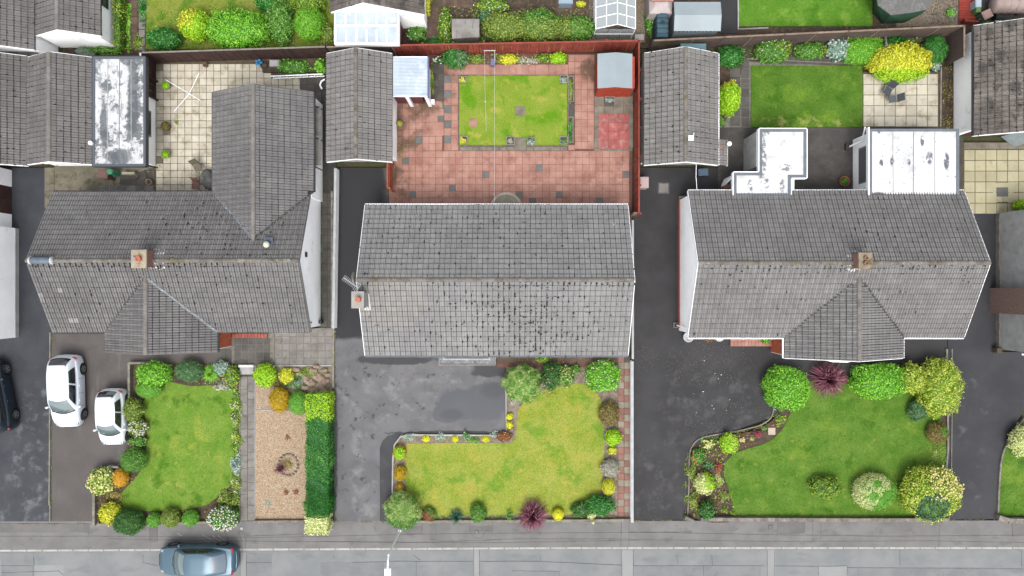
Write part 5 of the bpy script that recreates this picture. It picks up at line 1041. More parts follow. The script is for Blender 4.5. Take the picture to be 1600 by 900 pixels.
x0, y1, _ = W(706, 29, e); x1, y0, _ = W(749, 60, e); wm = layered('weathered_grey_board', C(186, 182, 176), C(150, 146, 140), 1.2, [dict(c=C(112, 106, 98), n=(2, .54, .66), f=.7, st=(5, .6, 1))], grain=.15)
for q in ([(x0, y0, e - .06), (x1, y0 + .1, e - .06), (x1, (y0 + y1) / 2, e + .1), (x0, (y0 + y1) / 2, e + .1)], [(x1, y1, e - .04), (x0, y1, e - .04), (x0, (y0 + y1) / 2, e + .1), (x1, (y0 + y1) / 2, e + .1)]): mb = MB(); deckquad(mb, *q, t=.03); mb.build('roof_board', wm, h)
MB().box(x0 + .05, y0 + .1, 0, x1 - .05, y1 - .05, e - .1).build('store_body', wm, h)
# ---- greenhouse
h = thing('greenhouse', 'white framed glass greenhouse above the red fence corner', 'greenhouse', W(960, 20)); e, r = 1.6, 2.3
x0, y0, _ = W(931, 45, e); x1 = W(993, 0, e)[0]; y1 = y0 + 3.2; xr = (x0 + x1) / 2; mg, ntg, pg = newmat('greenhouse_glass'); pg.inputs['Base Color'].default_value = C(226, 236, 240); pg.inputs['Roughness'].default_value = .08; pg.inputs['Alpha'].default_value = .55
gm = mg; fm = M['white']; fr = MB(); t = .025
for i in range(6):
    y = y0 + (y1 - y0) * i / 5; fr.tube([(x0, y, 0), (x0, y, e), (xr, y, r), (x1, y, e), (x1, y, 0)], t, 5)
for x, z in ((x0, e), (xr, r), (x1, e), (x0, .8), (x1, .8), ((x0 + xr) / 2, (e + r) / 2), ((x1 + xr) / 2, (e + r) / 2)): fr.tube([(x, y0, z), (x, y1, z)], t, 5)
fr.tube([(x0, y0, .8), (x1, y0, .8)], t, 5); fr.build('frame', fm, h)
for i in range(5):
    a, b = y0 + (y1 - y0) * i / 5 + .02, y0 + (y1 - y0) * (i + 1) / 5 - .02
    for j in range(2):
        for sx in (-1, 1):
            xe_, ze_ = xr + sx * (x1 - xr) * (1 - j * .5), e + (r - e) * j * .5; xi, zi = xr + sx * (x1 - xr) * (1 - (j + 1) * .5), e + (r - e) * (j + 1) * .5
            mb = MB(); deckquad(mb, *([(xe_, b, ze_), (xe_, a, ze_), (xi, a, zi), (xi, b, zi)] if sx < 0 else [(xe_, a, ze_), (xe_, b, ze_), (xi, b, zi), (xi, a, zi)]), t=.006); mb.build('pane', gm, h)
    for x in (x0, x1): MB().box(x - .003, a, .05, x + .003, b, e - .03).build('pane', gm, h)
for k in range(3): a = x0 + (x1 - x0) * k / 3; MB().box(a + .02, y0 - .003, .05, a + (x1 - x0) / 3 - .02, y0 + .003, 1.55).build('pane', gm, h)
pl = thing('potting_bench', 'bench of plants and pale trays seen through the greenhouse glass', 'bench', ((x0 + x1) / 2, y0 + 1.5, 0)); MB().box(x0 + .15, y0 + .3, .7, x0 + .75, y1 - .2, .74).build('bench_top', wm, pl)
for yy in (y0 + .4, y1 - .4): MB().box(x0 + .2, yy, 0, x0 + .28, yy + .06, .7).build('leg', wm, pl)
# ---- green summerhouse
h = thing('summerhouse', 'dark green summerhouse with hipped grey felt roof at the top right', 'summerhouse', W(1410, 10)); gmn = layered('dark_green_timber', C(66, 112, 84), C(54, 96, 70), 2, grain=.06, piece=.05)
e, r = 1.9, 2.5; pts = [(1366, -40), (1371, 8), (1392, 24), (1424, 20), (1448, 15), (1462, -2), (1462, -60)]; P = [W(u, v, e)[:2] for u, v in pts]; ap = W(1420, -40, r)
bp = [W(u, v)[:2] for u, v in [(1370, -40), (1366, 22), (1378, 37), (1412, 36), (1440, 22), (1452, 0), (1452, -60)]]
mb = MB(); n = len(P)
for i in range(n - 1):
    mm = MB(); a, b, c, d = P[i], P[i + 1], bp[i + 1], bp[i]; mm.add([(*d, 0), (*c, 0), (*b, e), (*a, e)], [(0, 1, 2, 3), (3, 2, 1, 0)]); mm.add([(d[0], d[1] + .03, 0), (c[0], c[1] + .03, 0), (b[0], b[1] + .03, e), (a[0], a[1] + .03, e)], [(0, 1, 2, 3)])
    mm.build('wall_panel', gmn, h)
    mf = MB(); k = .0; mf.add([(*P[i], e + .04), (*P[i + 1], e + .04), ap, (*P[i], e - .02), (*P[i + 1], e - .02)], [(0, 1, 2), (3, 4, 1, 0)]); mf.build('roof_panel', layered('green_mineral_felt' if i % 2 else 'grey_mineral_felt', C(140, 138, 136) if i % 2 else C(126, 126, 122), C(112, 112, 110), 6, grain=.15), h)
# ---- tanks and clutter along the top
M['tank_blue'] = layered('blue_grey_plastic', C(84, 116, 132), C(70, 100, 116), 1.5, grain=.05, rough=.5)
h = thing('oil_tank', 'ribbed blue grey plastic tank beside the pale metal shed', 'tank', W(1033, 38)); x0, y1, _ = W(1027, 17, 1.3); x1, y0, _ = W(1045, 57, 1.3); n = 5
for i in range(n):
    a = y0 + (y1 - y0) * i / n; b = y0 + (y1 - y0) * (i + 1) / n - .06; MB().cbox(x0 - .0, a, 0, x1, b, 1.3, .1).cbox(x0 + .15, a + .08, 1.3, x1 - .15, b - .08, 1.34, .02).build('tank_rib', M['tank_blue'], h)
MB().box(x0 + .06, y0 + .05, 0, x1 - .06, y1 - .1, 1.2).build('tank_core', M['tank_blue'], h); MB().lathe((x0 + x1) / 2, y0 + .8, [(.1, 1.3), (.1, 1.4), (.08, 1.42)], 12).build('filler_cap', M['fascia_dark'], h)
h = thing('storage_box', 'pale blue green plastic box peeking from behind the mossy garage', 'box', W(1085, 74)); x0, y1, _ = W(1064, 68, 1.2); x1, y0, _ = W(1103, 82, 1.2); bm = plain('aqua_plastic', C(128, 172, 184), .5)
MB().cbox(x0, y0, 0, x1, y1, 1.1, .06).build('box_body', bm, h); MB().cbox(x0 - .03, y0 - .03, 1.1, x1 + .03, y1 + .03, 1.2, .04).build('lid', bm, h)
h = thing('garden_wall', 'rounded pinkish white wall and roof edge behind the ribbed tank', 'wall', W(1032, 5)); MB().cbox(*W(1016, 18, 1.6)[:2], 0, *W(1052, -60, 1.6)[:2], 1.6, .3).build('wall_block', layered('pinkish_render', C(226, 214, 212), C(206, 192, 190), 2, grain=.06), h); MB().box(*W(1017, 2, 1.7)[:2], 1.6, *W(1052, -60, 1.7)[:2], 1.72).build('coping', M['brick_red'], h)
h = thing('oil_tank', 'pinkish beige cylindrical tank in the top right corner', 'tank', W(1580, 5)); y = W(0, 5, .9)[1]; tk = layered('beige_plastic_tank', C(206, 184, 176), C(190, 168, 160), 2, grain=.04, rough=.5); xa, xb = W(1553, 0, .9)[0], W(1625, 0, .9)[0]
MB().tube([(xa, y, .75), (xa + .1, y, .75), (xb, y, .75)], [.3, .52, .52], 16).build('tank_shell', tk, h, smooth=True)
for k in range(5): MB().tube([(xa + .35 + k * .45, y, .75), (xa + .43 + k * .45, y, .75)], .55, 16).build('rib', tk, h, smooth=True)
for k in (0, 1): MB().box(xa + .5 + k * 1.4, y - .4, 0, xa + .7 + k * 1.4, y + .4, .4).build('cradle', M['joint_black'], h)
def crate(label, u, v, su, sv, z0, z1, col, ang=0, name='storage_box', cat='box', rim=True, lid=None):
    x, y, _ = W(u, v, z1); lx, ly = su * PX, sv * PX; m_ = plain(name + '_' + str(int(u)), col, .6); h = thing(name, label, cat, (x, y, 0))
    b = MB().obox(x, y, z0, z1 - .05, lx * .92, ly * .92, ang).build('body', m_, h); MB().obox(x, y, z1 - .05, z1, lx, ly, ang).obox(x, y, z1, z1 + .02, lx * .8, ly * .8, ang).build('lid', plain(name + '_lid_' + str(int(u)), lid, .6) if lid else m_, h); return h
crate('tilted bin with a dusty pink lid and green rim in the top right yard', 1543, 22, 15, 13, 0, .7, C(70, 108, 96), .45, 'dustbin', 'bin', lid=C(196, 160, 150))
crate('small white and green crate at the right side of the red boards', 1529, 5, 9, 12, 0, .6, C(198, 214, 226)); crate('green rimmed tray of plants beside the red boards', 1529, 15, 8, 8, 0, .5, C(104, 150, 84))
crate('dark box on the black yard at the top right', 1563, 24, 12, 9, 0, .5, C(44, 46, 46)); crate('white sack lying by the tank in the top right corner', 1560, 34, 10, 5, 0, .3, C(180, 196, 186))
crate('pale blue grey box at the top by the brick paving', 884, 2, 22, 7, 0, .7, C(170, 192, 210)); crate('small pale concrete post base at the greenhouse corner', 999, 58, 14, 9, 0, .5, C(176, 172, 168), name='concrete_block', cat='block')
crate('white tray below the greenhouse', 968, 50, 10, 6, 0, .4, C(240, 240, 240), .1); crate('second pale tray left of the white one below the greenhouse', 955, 52, 9, 4, 0, .3, C(206, 206, 200), -.3)
crate('pinkish white bin on the black drive beside the red fence', 1007, 285, 13, 17, 0, .9, C(212, 186, 184), 0, 'dustbin', 'bin'); crate('blue black water butt beside the drive in front of the mossy garage', 1099, 269, 15, 11, 0, .8, C(66, 82, 104), .05, 'water_butt', 'water butt', lid=C(84, 104, 130))
crate('brown wheeled bin by the flat roofed garage', 160, 272, 16, 13, 0, .9, C(128, 92, 86), -.1, 'wheeled_bin', 'bin')
h = thing('watering_can', 'green watering can by the brown wheeled bin', 'watering can', W(171, 268, 1)); x, y, _ = W(171, 268, .9); gc = plain('green_plastic', C(70, 160, 120), .5); MB().lathe(x, y, [(.16, 0), (.18, .9), (.12, .95)], 14).build('can_body', gc, h); MB().tube([(x, y - .12, .6), (x + .3, y - .3, .9)], .03, 6).build('spout', gc, h)
crate('short beige bench board behind the brown bin', 200, 270.5, 20, 4, 0, .45, C(186, 184, 160), 0, 'bench', 'bench')
# steel table trolley: crossed dark rods by the flat roofed garage
h = thing('clothes_airer', 'thin dark rods leaning by the corner of the flat roofed garage', 'airer', W(222, 275)); 
for a, b in (((214, 280), (222, 268)), ((232, 280), (226, 266)), ((222, 268), (238, 266))): MB().tube([W(*a, .05), W(*b, .9)], .02, 6).build('rod', M['fascia_dark'], h)
# lower roof tie: grey wall capping behind the far left garages
tag(MB().prism(wp([(-40, 80), (0, 76), (55, 82), (60, 89), (0, 86), (-40, 90)], 1.6), 0, 1.6).build('garden_wall', layered('grey_capping', C(120, 122, 120), C(96, 98, 96), 2, grain=.15)), 'grey capped wall between the two rows of garages at the left', 'wall')
tag(MB().prism(wp([(56, 60), (74, 66), (72, 84), (58, 80)], .9), 0, .9).build('coal_bunker', M['concrete_dark']), 'dark concrete box in the gap between the top left garages', 'bunker')
# ------------------------------------------------------------------ fences, low walls
def board_fence(label, a, b, hgt, mat, cap, bw=.15, posts=6, t=.03, name='timber_fence', gap=.012, dirt=None, group=None, flip=-1):
    A, B = Vector(W(*a)), Vector(W(*b)); d = B - A; L = d.length; d.normalize(); ang = math.atan2(d.y, d.x); nrm = Vector((-d.y, d.x, 0)) * flip
    f = thing(name, label, 'fence', (A + B) / 2, group); n = max(1, round(L / bw)); k_ = ('board', mat.name, round(L / n, 4), hgt)
    if k_ not in _meshc:
        w = L / n - gap; me = bpy.data.meshes.new('board'); q = MB().box(0, -t / 2, .03, w, t / 2, hgt); me.from_pydata(q.v, [], q.f); me.materials.append(mat); _meshc[k_] = me
    for i in range(n):
        o = bpy.data.objects.new('board', _meshc[k_]); link(o, f); p = A + d * (L * i / n) + nrm * (.012 if i % 2 else -.0) - org(f)
        o.location = p; o.rotation_euler = (rng.gauss(0, .006), rng.gauss(0, .004), ang); o.scale = (1, 1, 1 + rng.gauss(0, .006))
    m = (A + B) / 2 - nrm * .05
    for z in (.35, hgt - .3): MB().obox(m.x, m.y, z, z + .07, L, .04, ang).build('rail', mat, f)
    if cap: c = (A + B) / 2; MB().obox(c.x, c.y, hgt + .02, hgt + .05, L, .09, ang).build('top_rail', cap, f)
    for i in range(posts + 1):
        p = A + d * (L * i / posts) - nrm * .11; MB().obox(p.x, p.y, 0, hgt + .04, .09, .09, ang).build('post', mat, f)
    return f
M['fence_red'] = layered('red_stained_timber', C(184, 88, 72), C(162, 74, 62), 2, [dict(c=C(196, 176, 120), n=(2.4, .60, .66), f=.75, st=(5, 5, .3)), dict(c=C(120, 96, 62), n=(1.0, .58, .7), f=.5), dict(c=C(124, 62, 52), n=(2, .5, .66), f=.4)], piece=.12, grain=.12)
M['fence_red_cap'] = layered('red_timber_cap', C(186, 96, 78), C(164, 82, 68), 2, piece=.1, grain=.1)
M['fence_tan'] = layered('tan_timber_cap', C(176, 152, 132), C(150, 128, 112), 2, [dict(c=C(110, 92, 80), n=(3, .55, .7), f=.6)], piece=.1, grain=.12)
M['fence_panel'] = layered('grey_brown_board', C(118, 102, 94), C(104, 90, 84), 1.2, [dict(c=C(140, 124, 108), n=(1.5, .54, .7), f=.5)], piece=.05, grain=.08)
M['fence_panel_green'] = layered('lichened_board', C(128, 118, 98), C(108, 98, 82), 1.2, [dict(c=C(166, 156, 126), n=(2, .54, .7), f=.6)], piece=.05, grain=.12)
board_fence('dark brown board fence along the back of the cream patio', (243, 98), (520, 89), 1.75, M['fence_brown'], M['edging'], .22)
board_fence('short dark brown fence closing the left end of the cream patio', (244, 99), (244, 157), 1.75, M['fence_brown'], M['white'], .2, posts=2)
board_fence('red stained board fence along the back of the terracotta garden', (620, 87), (988, 80), 1.75, M['fence_red'], M['fence_red_cap'], .17, posts=8)
board_fence('weathered boards closing the gap behind the middle garage', (521, 88), (619, 87), 1.6, M['fence_panel'], M['fence_tan'], .2, posts=2)
board_fence('red stained fence down the right side of the terracotta garden', (990.5, 80), (990.5, 338), 1.65, M['fence_red'], M['fence_red_cap'], .17, posts=6)
board_fence('short red gate fence between the middle garage and the middle house', (613, 258), (613, 300), 1.6, M['brick_orange'], M['fence_red_cap'], .16, posts=1)
tag(MB().box(*W(984, 338)[:2], 0, *W(994, 335)[:2], 1.3).build('gate', M['fence_tan']), 'narrow brown gate at the lower end of the red side fence', 'gate')
# right hand panel fence: smooth panels between posts
def panel_fence(label, pts, hgt, mats, cap, name='panel_fence'):
    f = thing(name, label, 'fence', W(*pts[0]))
    for i in range(len(pts) - 1):
        A, B = Vector(W(*pts[i])), Vector(W(*pts[i + 1])); d = (B - A); L = d.length; d.normalize(); ang = math.atan2(d.y, d.x); m = (A + B) / 2; n = 3
        for k in range(n):
            MB().obox(m.x, m.y, .05 + (hgt - .1) * k / n, .05 + (hgt - .1) * (k + 1) / n - .008, L - .06, .03, ang).build('board', mats[i % len(mats)], f)
        MB().obox(m.x, m.y, hgt, hgt + .03, L - .02, .10, ang).build('top_rail', cap, f)
        MB().obox(A.x, A.y, 0, hgt + .06, .09, .09, ang).build('post', M['fence_tan'] if i % 2 else M['fence_panel'], f)
    return f
us = [1012, 1072, 1118, 1160, 1208, 1256, 1304, 1350, 1398, 1442, 1477]
panel_fence('long grey brown panel fence with a pale top rail behind the right garden', [(u, 79.5 - (u - 1012) * 22.0 / 465) for u in us], 1.75, [M['fence_panel_green'] if i < 1 else M['fence_panel'] for i in range(10)] , M['fence_tan'])
panel_fence('short return panel fence at the right end of the long grey brown fence', [(1477, 57.5), (1477, 104)], 1.75, [M['fence_panel']], M['fence_tan'])
f = thing('timber_brace', 'two slanting timber props against the far side of the panel fence', 'timber', W(1340, 62)); f['label'] = 'pair of slanting yellowish timber props on the long panel fence'
for u in (1325, 1432): MB().tube([W(u, 59.5, .1), W(u + .5, 58.8, 1.7)], .035, 6).build('prop', plain('raw_timber', C(198, 164, 112), .8), f)
board_fence('red brown boarded strip beside the gravel at the top right', (1500, 38), (1522, 38), .5, M['fence_red'], None, .12, posts=1)
ground_piece('deck_boards_bed', rect(1497, -40, 1524, 39), .02, M['joint_red'])
dk = thing('timber_deck', 'brick red timber deck strip at the top right', 'deck', W(1510, 10)); drm = layered('red_deck_timber', C(178, 74, 60), C(160, 64, 52), 3, piece=.12, grain=.12)
for k in range(13): x, y, _ = W(1497.5, 38 - k * 4.2); MB().box(x, y, .02, x + 26 * PX, y + .15, .08).build('board', drm, dk)
# low walls and kerbs with separate blocks
def block_wall(label, pts, w, h, mat, bl=.45, name='boundary_wall', copm=None, cat='wall'):
    P = [Vector(W(u, v)) for u, v in pts]; f = thing(name, label, cat, P[0])
    for i in range(len(P) - 1):
        d = P[i + 1] - P[i]; L = d.length; d.normalize(); ang = math.atan2(d.y, d.x); n = max(1, round(L / bl))
        for k in range(n):
            c = P[i] + d * (L * (k + .5) / n); MB().obox(c.x, c.y, -.05, h + rng.uniform(-.008, .008), L / n - .012, w * rng.uniform(.94, 1.04), ang + rng.gauss(0, .006)).build('stone', mat, f)
    return f
block_wall('low stone boundary wall in front of the large right lawn', [(1093, 809), (1300, 810), (1478, 810)], .22, .32, M['wallstone'])
block_wall('low stone boundary wall in front of the left lawn', [(155, 818), (375, 814)], .16, .25, M['edging'])
block_wall('low stone edge in front of the gravel garden', [(398, 814), (512, 813)], .16, .2, M['wallstone'])
block_wall('low stone boundary wall in front of the middle lawn', [(622, 813.5), (986, 811)], .16, .25, M['edging'])
block_wall('short pale wall in front of the far right lawn', [(1555, 806), (1570, 811), (1640, 812)], .3, .35, M['wallstone'])
block_wall('stubby stone pier at the mouth of the right driveway', [(1068, 806), (1082, 812)], .22, .4, M['wallstone'], name='stone_pier')
block_wall('grey capped bed wall at the top corner of the left lawn garden', [(236, 566.5), (206, 566.5), (206, 676)], .13, .35, M['edging'], name='bed_wall')
block_wall('grey bed wall by the drive at the bottom of the left lawn garden', [(172, 727), (190, 728), (192, 738)], .13, .35, M['edging'], name='bed_wall')
block_wall('grey bed wall running down to the pavement beside the brown drive', [(150.5, 770), (150.5, 819)], .16, .3, M['edging'], name='bed_wall')
def plainwall(label, a, b, w, h, mat, cap=None, name='low_wall'):
    A, B = Vector(W(*a)), Vector(W(*b)); f = thing(name, label, 'wall', (A + B) / 2); d = B - A; ang = math.atan2(d.y, d.x); m = (A + B) / 2
    MB().obox(m.x, m.y, 0, h, d.length, w, ang).build('wall_body', mat, f); n = round(d.length / .9)
    for k in range(n):
        c = A + d * ((k + .5) / n); MB().obox(c.x, c.y, h, h + .05, d.length / n - .01, w + .06, ang + rng.gauss(0, .002)).build('coping', cap or mat, f)
M['coping_white'] = layered('white_coping', C(218, 222, 224), C(200, 204, 206), 2, grain=.05)
plainwall('long narrow white coped wall beside the middle driveway', (529, 266), (525.5, 512), .10, .7, M['render'], M['coping_white'])
plainwall('white coped wall along the right side of the middle front garden', (985.5, 563), (985.5, 812), .10, .5, M['render'], M['coping_white'])
plainwall('pale kerb wall between the middle house and the black drive', (987, 345), (987, 560), .07, .35, M['edging'], M['coping_white'])
plainwall('narrow brown kerb wall between the slab path and the white coped wall', (521.5, 300), (521.5, 511), .06, .4, M['wallstone'])
# flower borders around the back lawn
def planter(label, u0, v0, u1, v1, w=.09, mat=None):
    f = thing('planter', label, 'planter', W((u0 + u1) / 2, (v0 + v1) / 2)); x0, y1, _ = W(u0, v0); x1, y0, _ = W(u1, v1); m_ = mat or M['slab_stone']
    MB().box(x0, y0, .0, x1, y1, .12).build('planter_soil', M['soil'], f)
    for q in ((x0, y0, x1, y0 + w), (x0, y1 - w, x1, y1), (x0, y0 + w, x0 + w, y1 - w), (x1 - w, y0 + w, x1, y1 - w)): MB().box(q[0], q[1], 0, q[2], q[3], .16).build('side', m_, f)
M['coping_grey'] = layered('pale_grey_block', C(176, 172, 166), C(150, 146, 140), 3, grain=.1)
planter('square grey stone planter at the top left corner of the small lawn', 717, 120, 729, 131, .05, M['coping_grey']); planter('square grey planter at the top right corner of the small lawn', 874.5, 118, 887, 131, .05, M['coping_grey'])
planter('square planter at the bottom left corner of the small lawn', 719, 213, 731, 226, .05, M['coping_grey']); planter('square planter at the bottom right corner of the small lawn', 874, 214, 887, 226, .05, M['coping_grey'])
planter('grey planter on the bottom edge of the small lawn', 791, 214, 804, 227, .05, M['coping_grey']); planter('whitish trough with silver plant right of the pale pad at the lawn edge', 824, 215, 836, 227, .04, M['coping_grey'])
planter('long upper trough beside the small lawn, cream edged', 887, 119, 897, 161, .08); planter('long lower trough beside the small lawn, cream edged', 887, 183, 896, 224, .08)
planter('little planter in front of the red shed', 945, 152, 960, 160, .05, M['coping_grey'])
def pad(label, u, v, s, mat, z=.09, name='stepping_stone'):
    x, y, _ = W(u, v); tag(MB().cbox(x - s * PX, y - s * PX, 0, x + s * PX, y + s * PX, z, .01).build(name, mat), label, 'paving stone')
pad('square pink stone near the left side of the small lawn', 739.5, 192, 6.2, M['slab_pink']); pad('square pale stone in the middle of the small lawn', 812.5, 174, 7.6, M['slab_stone']); pad('square pale pad at the bottom edge of the small lawn', 813, 225, 9.5, M['slab_stone'], .1)
pad('cream square stone tilted in the soil bed by the right lawn', 1205.5, 673.5, 5.6, layered('cream_stone', C(222, 208, 188), C(206, 192, 172), 3, grain=.08), .06)
# ------------------------------------------------------------------ shrubs, hedges, flowers
def L_(*c): return [C(*x) for x in c]
LP = {}
def leaf(nm, *cols, **k): LP[nm] = leafmat('leaf_' + nm, *[C(*c, K * 1.5) for c in cols], **k)
leaf('bright', (52, 104, 20), (104, 176, 36), (140, 208, 60), (186, 232, 110))
leaf('mid', (42, 84, 28), (80, 134, 44), (116, 168, 66), (172, 206, 118))
leaf('dark', (30, 62, 26), (52, 98, 40), (80, 130, 56), (124, 168, 84))
leaf('emerald', (22, 74, 28), (44, 116, 40), (78, 150, 58), (138, 190, 104))
leaf('deep', (12, 58, 12), (24, 96, 18), (40, 120, 26), (70, 146, 44))
leaf('bluegreen', (40, 78, 48), (72, 116, 70), (108, 150, 92), (168, 192, 140))
leaf('conifer_green', (60, 124, 30), (98, 164, 48), (128, 188, 70), (160, 206, 96))
leaf('lime', (96, 152, 14), (150, 204, 24), (182, 226, 48), (214, 240, 96))
leaf('yellow', (140, 150, 20), (206, 208, 40), (232, 232, 72), (246, 244, 130))
leaf('lemon', (176, 180, 20), (228, 226, 26), (244, 240, 48), (250, 250, 120))
leaf('gold', (138, 112, 14), (188, 156, 24), (212, 178, 36), (232, 204, 72))
leaf('orange', (160, 110, 20), (218, 158, 34), (236, 182, 50), (246, 210, 100))
leaf('olive', (66, 90, 30), (112, 138, 50), (148, 168, 74), (192, 202, 116))
leaf('olivebrown', (74, 66, 30), (116, 104, 50), (150, 136, 72), (190, 176, 110))
leaf('variegated', (70, 112, 28), (150, 180, 66), (214, 222, 130), (246, 244, 200))
leaf('cream', (142, 164, 74), (208, 218, 132), (232, 234, 170), (250, 248, 214))
leaf('variegated_yellow', (76, 118, 28), (146, 178, 48), (208, 218, 84), (246, 242, 156))
leaf('purple', (60, 26, 40), (100, 50, 66), (134, 78, 92), (170, 116, 126))
leaf('rust', (90, 52, 30), (136, 84, 50), (168, 116, 74), (196, 150, 104))
leaf('grey', (110, 112, 100), (160, 160, 142), (196, 194, 176), (224, 220, 204))
leaf('silver', (84, 116, 102), (132, 160, 142), (174, 194, 176), (216, 226, 212))
leaf('pale', (96, 134, 58), (146, 182, 86), (184, 210, 122), (224, 236, 176))
leaf('darkteal', (24, 58, 46), (40, 84, 64), (62, 108, 80), (96, 140, 104))
leaf('ivy', (46, 84, 26), (92, 132, 40), (150, 180, 60), (206, 216, 90))
for nm, c in (('white', (248, 246, 240)), ('pink', (236, 170, 170)), ('red', (196, 60, 70)), ('paleyellow', (246, 232, 150)), ('lilac', (176, 160, 206)), ('orangefl', (224, 130, 70))): LP['fl_' + nm] = plain('petal_' + nm, C(*c), .7)
LP['bark'] = layered('bark', C(96, 78, 62), C(74, 60, 48), 6, grain=.25)
def lump(d, ph):
    return (np.sin(d[:, 0] * 5 + ph[0]) * np.sin(d[:, 1] * 6 + ph[1]) + .7 * np.sin(d[:, 0] * 9 + d[:, 2] * 7 + ph[2]) * np.sin(d[:, 1] * 11 + ph[3])) / 1.7
def leaf_mesh(name, P, N, ln, wd, rnd, mat, parent, kind=None, size_var=.35, droop=0.0, fold=True):
    n = len(P); t = nr.normal(size=(n, 3)); t -= (t * N).sum(1)[:, None] * N; t /= np.linalg.norm(t, axis=1)[:, None] + 1e-9; b = np.cross(N, t)
    s = (1 + nr.uniform(-size_var, size_var, n))[:, None]; a = t * ln * .5 * s; w = b * wd * .5 * s
    V = np.stack([P - a, P + w - a * .1 + N * (.12 * wd), P + a, P - w - a * .1 + N * (.12 * wd)], 1)
    return npmesh(name, V.reshape(-1, 3), np.arange(4 * n).reshape(n, 4), rnd, mat, parent=parent, kind=kind)
def sphere_dirs(n, low=-.25):
    z = nr.uniform(low, 1, n); a = nr.uniform(0, 2 * math.pi, n); q = np.sqrt(1 - z * z); return np.c_[q * np.cos(a), q * np.sin(a), z]
plant_n = [0]
